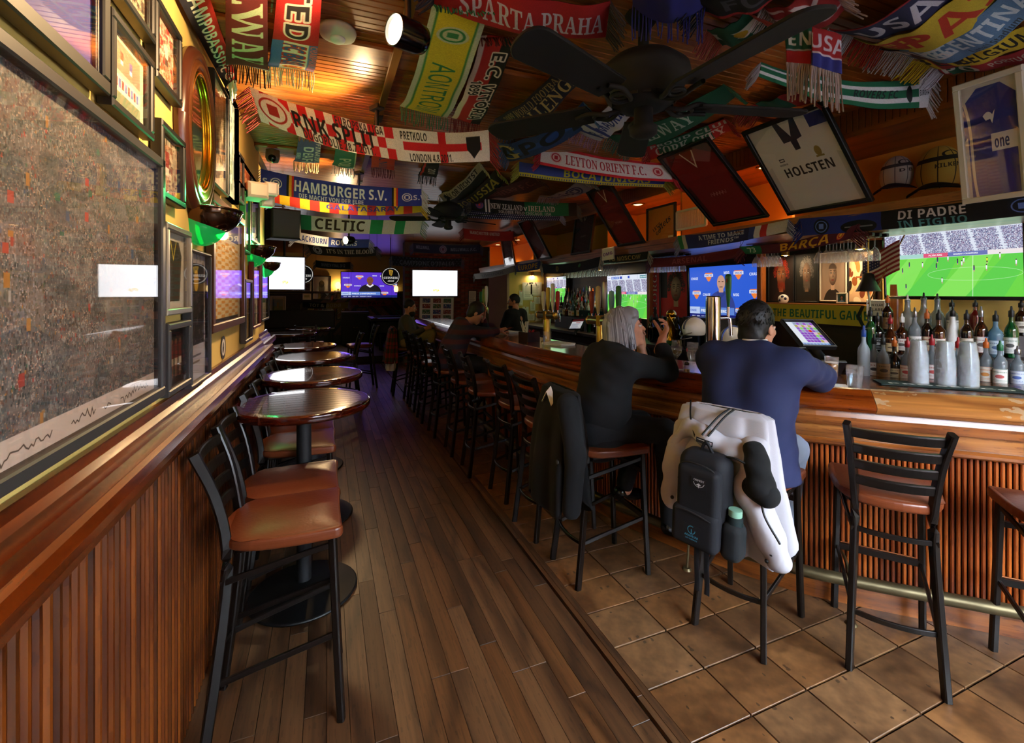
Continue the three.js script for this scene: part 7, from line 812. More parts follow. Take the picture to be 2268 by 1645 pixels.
const basis = (o, X, Y) => { X = V(...X).normalize(); Y = V(...Y); const Z = X.clone().cross(Y).normalize(); Y = Z.clone().cross(X); return new THREE.Matrix4().makeBasis(X, Y, Z).setPosition(...o); };
const headM = (o, f, pitch, roll = 0) => basis(o, [f[0] * Math.cos(pitch), Math.sin(pitch), f[1] * Math.cos(pitch)], [-f[0] * Math.sin(pitch) - f[1] * roll, Math.cos(pitch), -f[1] * Math.sin(pitch) + f[0] * roll]);
// hand: wrist at 0, fingers along +y, palm faces +x, thumb towards +z
function hand(curl, thumb, spread = 1) {
  const ch = []; const F = [[-0.031, 0.082, 0.058, 0.0075], [-0.011, 0.09, 0.072, 0.0085], [0.01, 0.09, 0.078, 0.0088], [0.03, 0.086, 0.07, 0.0085]];
  F.forEach(([z, y, L, r], i) => { let a = 0, p = [0.0, y, z]; const seg = [L * 0.45, L * 0.32, L * 0.25]; seg.forEach((s, k) => { a += curl[i] * [0.9, 1.1, 0.8][k]; const q = [p[0] + Math.sin(a) * s, p[1] + Math.cos(a) * s, p[2] + (z * 0.25 * spread) * s / L]; ch.push([p, q, r * (1 - 0.06 * k), r * (0.95 - 0.1 * k), i]); p = q; }); });
  const th = [[0.004, 0.022, 0.03], [0.018, 0.05, 0.05 * thumb[1]], [0.018 + thumb[0] * 0.02, 0.078, 0.052 * thumb[1]], [0.018 + thumb[0] * 0.04, 0.1, 0.046 * thumb[1]]];
  const f = (x, y, z) => { let pd = 1; F.forEach(([fz, fy]) => { pd = smin(pd, cap(x, y, z, [0, 0.01, fz * 0.65], [0, fy, fz], 0.0125, 0.011), 0.014); }); pd = smin(pd, cap(x, y, z, [0, -0.07, 0], [0, 0.012, 0], 0.026, 0.024), 0.02); let d = pd; for (let i = 0; i < 4; i++) { let fd = 1; for (const c of ch) if (c[4] === i) fd = smin(fd, cap(x, y, z, c[0], c[1], c[2], c[3]), 0.004); d = smin(d, fd, 0.004); } let td = 1; for (let k = 0; k < 3; k++) td = smin(td, cap(x, y, z, th[k], th[k + 1], 0.0125 - k * 0.0012, 0.0112 - k * 0.0012), 0.005); return smin(d, td, 0.008); };
  return nets(f, [-0.07, -0.1, -0.075], [0.13, 0.2, 0.085], 0.0042);
}
const H_relax = hand([0.45, 0.4, 0.4, 0.35], [0.5, 1]), H_fist = hand([1.15, 1.1, 1.1, 1.0], [1.2, 0.9]), H_pinch = hand([0.75, 0.7, 0.65, 0.55], [1.6, 0.85], 0.2);
const bones = (list, k) => (x, y, z) => { let d = 1e3; for (const [a, b, ra, rb] of list) d = smin(d, cap(x, y, z, a, b, ra, rb), k); return d; };
const boundsOf = (list, pad = 0.05) => { const lo = [9, 9, -99].map(() => 1e9), hi = [-1e9, -1e9, -1e9]; for (const [a, b, ra, rb] of list) for (const p of [a, b]) for (let k = 0; k < 3; k++) { lo[k] = Math.min(lo[k], p[k] - Math.max(ra, rb) - pad); hi[k] = Math.max(hi[k], p[k] + Math.max(ra, rb) + pad); } return [lo, hi]; };
const solid = (list, k, cell, extra) => { const f = bones(list, k), [lo, hi] = boundsOf(list); return nets(extra ? (x, y, z) => extra(f(x, y, z), x, y, z) : f, lo, hi, cell); };
function finger(parent, list, M4, mat) {}
function eyes(t, m4) { for (const s of [-1, 1]) { const e = obj('eye', new THREE.SphereGeometry(0.0125, 14, 10).translate(0.083, 0.007, s * 0.031).applyMatrix4(m4), M.white, t); obj('iris', new THREE.SphereGeometry(0.006, 10, 8).translate(0.0925, 0.007, s * 0.031).applyMatrix4(m4), M.black, e); obj('eyelid', new THREE.SphereGeometry(0.0138, 14, 8, 0, 6.283, 0, 1.35).rotateZ(-0.35).translate(0.083, 0.007, s * 0.031).applyMatrix4(m4), parentSkin, e); } }
let parentSkin = M.skin;
const hairCap = (m4, f, mat, t, name = 'hair', cell = 0.008, b = 0.17) => obj(name, place(nets(f, [-0.17, -0.24, -0.14], [0.15, 0.18, 0.14], cell), m4), mat, t);

// woman in black at the bar
{
  const L = xf([1.53, 0, -2.385], [1, 0.0]), t = thing('person', 'grey-haired woman in black jacket sitting at the bar with hands near her face', 'person');
  const hm = headM(L(0.195, 1.425, 0), [0.85, 0.53], 0.24), P = {};
  const pel = L(0, 0.85, 0), ch = L(0.04, 1.12, 0), nb = L(0.1, 1.3, 0), nk = L(0.15, 1.36, 0), sR = L(0.08, 1.245, 0.165), sL = L(0.1, 1.245, -0.165), eR = L(0.42, 1.165, 0.1), wR = L(0.445, 1.345, 0.03), eL = L(0.43, 1.165, -0.17), wL = L(0.37, 1.3, -0.08), kR = L(0.4, 0.8, 0.11), kL = L(0.38, 0.8, -0.1), aR = L(0.46, 0.2, 0.1), aL = L(0.24, 0.37, -0.09), tR = L(0.55, 0.13, 0.12), tL = L(0.34, 0.34, -0.09);
  const inner = [[pel, ch, 0.12, 0.1], [ch, nb, 0.1, 0.06], [nb, nk, 0.05, 0.048], [sR, sL, 0.05, 0.05], [sR, eR, 0.04, 0.034], [eR, wR, 0.034, 0.026], [sL, eL, 0.04, 0.034], [eL, wL, 0.034, 0.026], [L(0, 0.84, 0.07), kR, 0.07, 0.05], [kR, aR, 0.048, 0.034], [aR, tR, 0.032, 0.024], [L(0, 0.84, -0.07), kL, 0.07, 0.05], [kL, aL, 0.048, 0.034], [aL, tL, 0.032, 0.024]];
  const hR = basis(wR, [-0.8, 0.35, -0.45], [-0.12, 1, -0.1]), hL = basis(wL, [-0.55, 0.1, 0.9], [-0.42, 0.95, 0.25]);
  obj('body', [solid(inner, 0.04, 0.013), place(headG, hm), place(H_pinch, hR), place(H_fist, hL)], M.skin, t); eyes(t, hm);
  obj('jacket', solid([[L(0.0, 0.8, 0), L(0.02, 0.95, 0), 0.17, 0.155], [L(0.02, 0.95, 0.04), L(0.05, 1.16, 0.05), 0.14, 0.135], [L(0.02, 0.95, -0.04), L(0.05, 1.16, -0.05), 0.14, 0.135], [L(0.06, 1.24, 0.12), L(0.06, 1.24, -0.12), 0.085, 0.085], [L(0.08, 1.28, 0.05), L(0.1, 1.3, -0.05), 0.07, 0.07], [sR, eR, 0.075, 0.064], [eR, L(0.44, 1.29, 0.05), 0.062, 0.05], [sL, eL, 0.075, 0.064], [eL, L(0.41, 1.25, -0.12), 0.062, 0.05]], 0.05, 0.011, (d, x, y, z) => d + 0.004 * Math.sin(y * 46 + x * 22) * Math.sin(z * 30 + y * 14)), M.blackCloth, t);
  obj('trousers', solid([[L(0, 0.85, 0.07), kR, 0.105, 0.07], [kR, L(0.455, 0.24, 0.1), 0.07, 0.06], [L(0, 0.85, -0.07), kL, 0.105, 0.07], [kL, L(0.25, 0.42, -0.09), 0.07, 0.055], [L(-0.05, 0.83, 0.05), L(-0.05, 0.83, -0.05), 0.11, 0.11]], 0.03, 0.012), std(0x0b0b10, 0.9), t);
  for (const [a, b] of [[aR, tR], [aL, tL]]) { const s = obj('shoe', solid([[[a[0] - 0.03, a[1], a[2]], b, 0.042, 0.036], [[a[0] - 0.03, a[1] - 0.02, a[2]], [b[0] + 0.05, b[1] - 0.005, b[2]], 0.03, 0.026]], 0.02, 0.008), M.blackGloss, t); }
  const hair = (x, y, z) => { const w = 0.004 * Math.sin(z * 90 + y * 60) + 0.003 * Math.sin(x * 120 + y * 40); let d = ell(x, y, z, [-0.022, 0.035, 0], [0.108, 0.112, 0.092]); d = smin(d, ell(x, y, z, [-0.05, -0.05, 0], [0.085, 0.085, 0.098]), 0.03); d = smin(d, ell(x, y, z, [0.045, 0.085, 0.0], [0.05, 0.045, 0.07]), 0.02); for (const s of [-1, 1]) d = smin(d, ell(x, y, z, [-0.01, -0.05, s * 0.075], [0.045, 0.08, 0.03]), 0.02); const face = ell(x, y, z, [0.112, -0.07, 0], [0.105, 0.122, 0.13]); return Math.max(d + w, -face, -(y + 0.15)); };
  const hg = hairCap(hm, hair, std(0x807f84, 0.5, 0, { bumpMap: T.cloth, bumpScale: 0.002 }), t, 'hair', 0.0058); const lock = []; for (let k = 0; k < 110; k++) { const a = 0.95 + k / 110 * 4.4, c = Math.cos(a), s = Math.sin(a), R = 0.108; lock.push(tube([[c * 0.05 - 0.02, 0.14 - 0.01 * hash(k, 2), s * 0.05], [c * 0.105 - 0.025, 0.07, s * 0.09], [c * 0.118 - 0.035, -0.03, s * 0.104], [c * 0.125 - 0.042, -0.07, s * (0.112 + 0.008 * hash(k, 4))], [c * (0.1 + 0.02 * hash(k, 1)) - 0.04, -0.095 - 0.03 * hash(k, 3), s * (0.088 + 0.02 * hash(k, 4))]], 0.0036, 10, 4)); } [[0xa6a6ac, 0], [0x7c7b80, 1], [0x56555a, 2]].forEach(([col, r]) => obj('locks', join(lock.filter((_, k) => Math.floor(hash(k, 77) * 3) === r)).applyMatrix4(hm), std(col, 0.45), hg));
  obj('neck_scarf', solid([[L(0.17, 1.255, 0.06), L(0.2, 1.2, 0.07), 0.03, 0.022], [L(0.2, 1.2, 0.07), L(0.2, 1.14, 0.05), 0.024, 0.018]], 0.02, 0.008), std(0x2430a8, 0.8), t);
}
// man in navy suit seen from behind
{
  const f = [0.94, -0.34], L = xf([1.975, 0, -1.715], f), t = thing('person', 'man in navy suit jacket sitting with his back turned, elbow on the bar', 'person');
  const hm = headM(L(0.135, 1.465, 0), [0.97, -0.12], -0.08), sR = L(0.05, 1.3, 0.2), sL = L(0.05, 1.3, -0.2), eR = [2.44, 1.2, -1.66], wR = [2.44, 1.21, -1.9], eL = L(0.34, 1.19, -0.26), wL = L(0.46, 1.2, -0.05), kR = L(0.38, 0.8, 0.09), kL = L(0.4, 0.8, -0.14), aR = L(0.28, 0.36, 0.08), aL = L(0.28, 0.36, -0.13), tR = L(0.38, 0.33, 0.09), tL = L(0.38, 0.33, -0.14);
  const inner = [[L(0, 0.85, 0), L(0.03, 1.14, 0), 0.12, 0.11], [L(0.03, 1.14, 0), L(0.06, 1.34, 0), 0.1, 0.06], [L(0.06, 1.34, 0), L(0.1, 1.4, 0), 0.055, 0.055], [sR, sL, 0.05, 0.05], [sR, eR, 0.045, 0.038], [eR, wR, 0.038, 0.028], [sL, eL, 0.045, 0.038], [eL, wL, 0.038, 0.028], [L(0, 0.84, 0.08), kR, 0.075, 0.055], [kR, aR, 0.05, 0.038], [aR, tR, 0.034, 0.026], [L(0, 0.84, -0.08), kL, 0.075, 0.055], [kL, aL, 0.05, 0.038], [aL, tL, 0.034, 0.026]];
  obj('body', [solid(inner, 0.04, 0.013), place(headG, hm), place(H_relax, basis(wR, [0, -1, 0.1], [-0.6, 0.05, -0.8])), place(H_relax, basis(wL, [0, -1, 0], [f[0], 0, f[1] + 0.4]))], M.skin, t); parentSkin = M.skin; eyes(t, hm);
  obj('suit_jacket', solid([[L(-0.03, 0.78, 0.06), L(-0.02, 0.98, 0.05), 0.165, 0.15], [L(-0.03, 0.78, -0.06), L(-0.02, 0.98, -0.05), 0.165, 0.15], [L(-0.02, 0.98, 0.07), L(0.02, 1.2, 0.09), 0.14, 0.14], [L(-0.02, 0.98, -0.07), L(0.02, 1.2, -0.09), 0.14, 0.14], [L(0.03, 1.29, 0.16), L(0.03, 1.29, -0.16), 0.085, 0.085], [L(0.05, 1.34, 0.06), L(0.05, 1.34, -0.06), 0.065, 0.065], [sR, eR, 0.085, 0.068], [eR, [2.44, 1.21, -1.84], 0.062, 0.05], [sL, eL, 0.085, 0.068], [eL, L(0.44, 1.2, -0.1), 0.066, 0.05], [L(0.02, 0.72, 0.19), L(0.0, 0.92, 0.13), 0.055, 0.07]], 0.05, 0.011, (d, x, y, z) => Math.max(d + 0.0045 * Math.sin(y * 30 + x * 20 + z * 9) * Math.sin(z * 16 - x * 14 + y * 5) + 0.0015 * Math.sin(y * 70 - x * 40), 0.745 - y)), M.navy, t);
  obj('shirt_collar', new THREE.CylinderGeometry(0.062, 0.068, 0.035, 24, 1, true).translate(...L(0.085, 1.395, 0)), M.white, t);
  obj('trousers', solid([[L(0, 0.84, 0.09), kR, 0.1, 0.075], [kR, aR, 0.072, 0.055], [L(0, 0.84, -0.09), kL, 0.1, 0.075], [kL, aL, 0.072, 0.055], [L(-0.05, 0.82, 0.06), L(-0.05, 0.82, -0.06), 0.11, 0.11]], 0.03, 0.013), std(0x7c8494, 0.85), t);
  for (const [a, b] of [[aR, tR], [aL, tL]]) obj('shoe', solid([[a, b, 0.044, 0.038], [b, [b[0] + 0.06 * f[0], b[1] - 0.01, b[2] + 0.06 * f[1]], 0.038, 0.03]], 0.02, 0.009), M.black, t);
  const hg = hairCap(hm, (x, y, z) => { const w = 0.006 * (fbm(x * 3 + 5, (y + z) * 3 + 5, 16, 16, 2, 3) - 0.4); let d = ell(x, y, z, [-0.02, 0.04, 0], [0.1, 0.106, 0.083]); d = smin(d, ell(x, y, z, [-0.05, -0.045, 0], [0.055, 0.065, 0.068]), 0.02); return Math.max(d + w, -(ell(x, y, z, [0.11, -0.05, 0], [0.09, 0.105, 0.1])), -(y + 0.095)); }, std(0x0e0c0d, 0.55, 0, { bumpMap: T.speck, bumpScale: 0.003 }), t, 'hair', 0.0058);
  const tuft = []; for (let k = 0; k < 700; k++) { const a = hash(k, 31) * 6.283, b = 0.05 + hash(k, 32) * 1.75, n = [Math.sin(b) * Math.cos(a), Math.cos(b), Math.sin(b) * Math.sin(a)]; if (n[0] > 0.55 && n[1] < 0.6) continue; const p = [-0.02 + n[0] * 0.099, 0.04 + n[1] * 0.105, n[2] * 0.082], q = [p[0] + n[0] * 0.006 - 0.004 - 0.008 * hash(k, 33), p[1] + n[1] * 0.006 - 0.012 * Math.sin(b), p[2] + n[2] * 0.006 + 0.01 * (hash(k, 34) - 0.5)]; if (p[1] < -0.06) continue; tuft.push(rod(p, q, 0.0017, 3)); }
  obj('hair_tufts', join(tuft).applyMatrix4(hm), std(0x16130f, 0.5), hg);
}
// man in striped hooded top, leaning over the bar
{
  const L = xf([1.36, 0, -5.32], [1, 0]), t = thing('person', 'dark-haired man in striped hooded top leaning over the bar with a phone', 'person');
  const hm = headM(L(0.3, 1.4, 0.02), [0.98, 0.2], -0.5), sR = L(0.14, 1.22, 0.18), sL = L(0.16, 1.22, -0.18), eR = L(0.36, 1.17, 0.2), wR = L(0.58, 1.19, 0.12), eL = L(0.46, 1.17, -0.12), wL = L(0.42, 1.37, -0.05);
  const kR = L(0.42, 0.8, 0.12), kL = L(0.42, 0.8, -0.12), aR = L(0.3, 0.36, 0.11), aL = L(0.3, 0.36, -0.11);
  obj('body', [solid([[L(0, 0.85, 0), L(0.08, 1.1, 0), 0.12, 0.11], [L(0.08, 1.1, 0), L(0.17, 1.27, 0), 0.1, 0.06], [L(0.17, 1.27, 0), L(0.24, 1.34, 0.01), 0.055, 0.05], [sR, sL, 0.05, 0.05], [sR, eR, 0.045, 0.036], [eR, wR, 0.036, 0.028], [sL, eL, 0.045, 0.036], [eL, wL, 0.036, 0.028], [L(0, 0.84, 0.08), kR, 0.075, 0.055], [kR, aR, 0.05, 0.038], [L(0, 0.84, -0.08), kL, 0.075, 0.055], [kL, aL, 0.05, 0.038]], 0.04, 0.016), place(headG, hm), place(H_fist, basis(wR, [0, -0.6, -0.6], [0.95, 0.2, 0])), place(H_relax, basis(wL, [-0.9, 0.1, 0.3], [-0.1, 1, 0.1]))], M.skinB, t); parentSkin = M.skinB; eyes(t, hm);
  const st = tex(64, 128, (u, v) => { const k = Math.floor(v * 4) % 2; return k ? [70, 22, 28] : [26, 26, 44]; }); st.repeat.set(1, 4.5);
  const hd = obj('hooded_top', solid([[L(-0.02, 0.83, 0), L(0.03, 1.0, 0), 0.17, 0.155], [L(0.03, 1.0, 0.06), L(0.11, 1.17, 0.08), 0.135, 0.125], [L(0.03, 1.0, -0.06), L(0.11, 1.17, -0.08), 0.135, 0.125], [L(0.13, 1.22, 0.13), L(0.13, 1.22, -0.13), 0.085, 0.085], [L(0.12, 1.29, 0.06), L(0.12, 1.29, -0.06), 0.07, 0.07], [sR, eR, 0.075, 0.066], [eR, L(0.52, 1.185, 0.14), 0.064, 0.048], [sL, eL, 0.075, 0.066], [eL, L(0.43, 1.3, -0.07), 0.064, 0.048]], 0.05, 0.014), std(0xffffff, 0.9, 0, { map: st }), t);
  obj('trousers', solid([[L(0, 0.84, 0.08), kR, 0.1, 0.075], [kR, aR, 0.072, 0.055], [L(0, 0.84, -0.08), kL, 0.1, 0.075], [kL, aL, 0.072, 0.055]], 0.03, 0.016), std(0x141826, 0.9), t); for (const a of [aR, aL]) obj('shoe', solid([[a, [a[0] + 0.13, a[1] - 0.06, a[2]], 0.05, 0.04]], 0.02, 0.012), M.offWhite, t);
  hairCap(hm, (x, y, z) => { let d = ell(x, y, z, [-0.018, 0.042, 0], [0.1, 0.106, 0.084]); d = smin(d, ell(x, y, z, [-0.05, -0.03, 0], [0.055, 0.06, 0.07]), 0.02); return Math.max(d, -(ell(x, y, z, [0.115, -0.035, 0], [0.09, 0.105, 0.11])), -(y + 0.085)); }, std(0x14100e, 0.6), t, 'hair', 0.009);
  const ph = thing('phone', 'dark phone held over the bar by the hooded man', 'phone', L(0.68, 1.2, 0.1), 0.2); ph.rotation.z = 0.3; obj('case', cbox(0.14, 0.012, 0.07, 0.004), M.black, ph); obj('display_glass', cbox(0.13, 0.002, 0.062, 0.0005, 0, 0.0068, 0), M.blackGloss, ph);
}
// bearded man at the far end
{
  const f = [0.93, 0.36], L = xf([1.22, 0, -7.68], f), t = thing('person', 'bearded man in grey top sitting sideways at the far end of the bar', 'person');
  const hm = headM(L(0.05, 1.4, 0), [0.95, 0.3], -0.1), sR = L(0.0, 1.2, 0.18), sL = L(0.0, 1.2, -0.18), eR = L(0.1, 0.98, 0.26), wR = L(0.32, 1.06, 0.1), eL = L(0.14, 0.98, -0.22), wL = L(0.34, 1.08, -0.02), kR = L(0.42, 0.98, 0.1), kL = L(0.42, 0.8, -0.12), aR = L(0.4, 0.56, 0.1), aL = L(0.3, 0.36, -0.1);
  obj('body', [solid([[L(0, 0.85, 0), L(0, 1.1, 0), 0.12, 0.11], [L(0, 1.1, 0), L(0.01, 1.26, 0), 0.1, 0.06], [L(0.01, 1.26, 0), L(0.03, 1.34, 0), 0.055, 0.05], [sR, sL, 0.05, 0.05], [sR, eR, 0.045, 0.036], [eR, wR, 0.036, 0.028], [sL, eL, 0.045, 0.036], [eL, wL, 0.036, 0.028], [L(0, 0.84, 0.08), kR, 0.075, 0.055], [kR, aR, 0.05, 0.038], [L(0, 0.84, -0.08), kL, 0.075, 0.055], [kL, aL, 0.05, 0.038]], 0.04, 0.018), place(headG, hm), place(H_fist, basis(wR, [0.1, -0.3, -0.9], [f[0], 0.4, f[1]])), place(H_fist, basis(wL, [0.1, -0.3, 0.9], [f[0], 0.3, f[1]]))], M.skinB, t); eyes(t, hm);
  obj('grey_top', solid([[L(-0.02, 0.84, 0), L(0, 1.0, 0), 0.16, 0.15], [L(0, 1.0, 0.06), L(0.0, 1.15, 0.08), 0.125, 0.12], [L(0, 1.0, -0.06), L(0.0, 1.15, -0.08), 0.125, 0.12], [L(0.0, 1.21, 0.12), L(0.0, 1.21, -0.12), 0.08, 0.08], [sR, eR, 0.07, 0.06], [eR, L(0.28, 1.04, 0.13), 0.058, 0.044], [sL, eL, 0.07, 0.06], [eL, L(0.3, 1.06, -0.05), 0.058, 0.044]], 0.05, 0.016), std(0x4c4a40, 0.9), t);
  obj('khaki_trousers', solid([[L(0, 0.84, 0.08), kR, 0.105, 0.08], [kR, aR, 0.076, 0.06], [L(0, 0.84, -0.08), kL, 0.1, 0.075], [kL, aL, 0.072, 0.055]], 0.03, 0.016), std(0x8a7250, 0.9), t); for (const a of [aR, aL]) obj('shoe', solid([[a, [a[0] + 0.12, a[1] - 0.04, a[2] + 0.03], 0.05, 0.04]], 0.02, 0.014), M.black, t);
  hairCap(hm, (x, y, z) => { let d = ell(x, y, z, [-0.018, 0.045, 0], [0.097, 0.1, 0.08]); return Math.max(d, -(ell(x, y, z, [0.12, -0.02, 0], [0.1, 0.105, 0.12])), -(y + 0.06)); }, std(0x110e0c, 0.7), t, 'hair', 0.01); hairCap(hm, (x, y, z) => { let d = ell(x, y, z, [0.036, -0.085, 0], [0.062, 0.062, 0.062]); return Math.max(d, y + 0.035, -(ell(x, y, z, [0.1, -0.064, 0], [0.03, 0.012, 0.024]))); }, std(0x17110e, 0.8), t, 'beard', 0.009);
}
// bartender
{
  const f = [-0.55, -0.83], L = xf([2.86, 0, -6.95], f), t = thing('person', 'bartender in black T-shirt standing behind the bar near the notices', 'person'); const hm = headM(L(0.04, 1.5, 0), [-0.9, -0.3], -0.05), sR = L(0, 1.3, 0.2), sL = L(0, 1.3, -0.2), eR = L(0.02, 1.04, 0.3), wR = L(0.2, 0.9, 0.22), eL = L(0.06, 1.04, -0.28), wL = L(0.26, 0.95, -0.2);
  obj('body', [solid([[L(0, 0.9, 0), L(0, 1.2, 0), 0.13, 0.12], [L(0, 1.2, 0), L(0.01, 1.36, 0), 0.1, 0.06], [L(0.01, 1.36, 0), L(0.02, 1.44, 0), 0.058, 0.055], [sR, sL, 0.05, 0.05], [sR, eR, 0.052, 0.044], [eR, wR, 0.042, 0.03], [sL, eL, 0.052, 0.044], [eL, wL, 0.042, 0.03], [L(0, 0.9, 0.09), L(0.02, 0.48, 0.1), 0.08, 0.06], [L(0.02, 0.48, 0.1), L(0, 0.08, 0.1), 0.055, 0.04], [L(0, 0.9, -0.09), L(0.02, 0.48, -0.1), 0.08, 0.06], [L(0.02, 0.48, -0.1), L(0, 0.08, -0.1), 0.055, 0.04]], 0.04, 0.018), place(headG, hm), place(H_relax, basis(wR, [0.3, 0, -0.9], [f[0], -0.7, f[1]])), place(H_relax, basis(wL, [0.3, 0, 0.9], [f[0], -0.5, f[1]]))], M.skinB, t); eyes(t, hm);
  obj('black_t_shirt', solid([[L(0, 0.9, 0.04), L(0, 1.1, 0.05), 0.15, 0.14], [L(0, 0.9, -0.04), L(0, 1.1, -0.05), 0.15, 0.14], [L(0, 1.1, 0.08), L(0, 1.24, 0.09), 0.13, 0.12], [L(0, 1.1, -0.08), L(0, 1.24, -0.09), 0.13, 0.12], [L(0, 1.31, 0.13), L(0, 1.31, -0.13), 0.085, 0.085], [sR, L(0.015, 1.12, 0.275), 0.08, 0.07], [sL, L(0.045, 1.12, -0.26), 0.08, 0.07]], 0.05, 0.016), M.blackCloth, t); obj('jeans', solid([[L(0, 0.88, 0.09), L(0.02, 0.48, 0.1), 0.11, 0.08], [L(0.02, 0.48, 0.1), L(0, 0.1, 0.1), 0.08, 0.065], [L(0, 0.88, -0.09), L(0.02, 0.48, -0.1), 0.11, 0.08], [L(0.02, 0.48, -0.1), L(0, 0.1, -0.1), 0.08, 0.065]], 0.03, 0.018), std(0x14161e, 0.9), t); for (const s of [-1, 1]) obj('shoe', solid([[L(-0.02, 0.05, s * 0.1), L(0.14, 0.04, s * 0.11), 0.05, 0.04]], 0.02, 0.014), M.black, t);
  hairCap(hm, (x, y, z) => { let d = ell(x, y, z, [-0.015, 0.035, 0], [0.096, 0.1, 0.079]); return Math.max(d, -(ell(x, y, z, [0.12, -0.02, 0], [0.1, 0.105, 0.12])), -(y + 0.05)); }, std(0x120e0d, 0.7), t, 'hair', 0.01); hairCap(hm, (x, y, z) => Math.max(ell(x, y, z, [0.036, -0.085, 0], [0.06, 0.062, 0.06]), y + 0.04), std(0x17110e, 0.8), t, 'beard', 0.01);
}

// ---------- coats, backpack, cloth ----------
function drape(c, A, B, prof, { n = 72, m = 26, th = 0.006, folds = 9, amp = 0.02, hem = () => 0, sd = 1 } = {}) { // A across, B outward; prof(v) -> [y, half width, half depth, outward shift]
  return sheet((u, v) => { const a = u * Math.PI * 2, [y, w, d, o] = prof(v), k = 1 + amp * v * (Math.sin(a * folds + sd) + 0.6 * Math.sin(a * (folds - 3) + sd * 2 + v * 3)) / Math.max(0.05, (w + d) / 2) * 0.5; const x = Math.sign(Math.cos(a)) * Math.abs(Math.cos(a)) ** 0.8 * w * k, q = Math.sign(Math.sin(a)) * Math.abs(Math.sin(a)) ** 0.8 * d * k; return V(c[0] + A[0] * x + B[0] * (q + o), y + hem(a, v) * v * v, c[2] + A[1] * x + B[1] * (q + o)); }, n, m, th, (u, v) => [u * 3, v * 2]);
}
const pro = (k) => (v) => { const i = Math.min(k.length - 2, Math.floor(v * (k.length - 1))), t = v * (k.length - 1) - i, s = t * t * (3 - 2 * t); return k[i].map((a, j) => lerp(a, k[i + 1][j], s)); };
{
  const t = thing('dark_coat', 'long dark coat with white-edged collar hanging over the woman\'s stool back', 'coat'); const c = [1.275, 0, -2.385], A = [0, 1], B = [-1, 0];
  obj('coat_body', drape(c, A, B, pro([[1.1, 0.15, 0.012, 0.0], [1.085, 0.2, 0.04, 0.01], [0.9, 0.22, 0.08, 0.03], [0.7, 0.23, 0.1, 0.04], [0.5, 0.24, 0.11, 0.04]]), { amp: 0.05, folds: 8, hem: (a) => -0.1 * Math.sin(a * 1.5) ** 2 + 0.06 * Math.cos(a) }), std(0x050609, 0.95), t);
  obj('collar_edge', sheet((u, v) => V(1.22 - v * 0.03, 1.1 - Math.abs(u - 0.5) * 0.14 - v * 0.03, -2.48 + u * 0.12), 12, 3, 0.006), M.white, t); for (const y of [0.74, 0.62]) obj('button', cyl(0.012, 0.012, 0.006).rotateZ(Math.PI / 2).translate(1.15, y, -2.2), M.steel, t); obj('sleeve', solid([[[1.2, 1.05, -2.18], [1.22, 0.78, -2.13], 0.06, 0.055], [[1.22, 0.78, -2.13], [1.2, 0.5, -2.14], 0.055, 0.05]], 0.03, 0.014), std(0x06070a, 0.95), t);
}
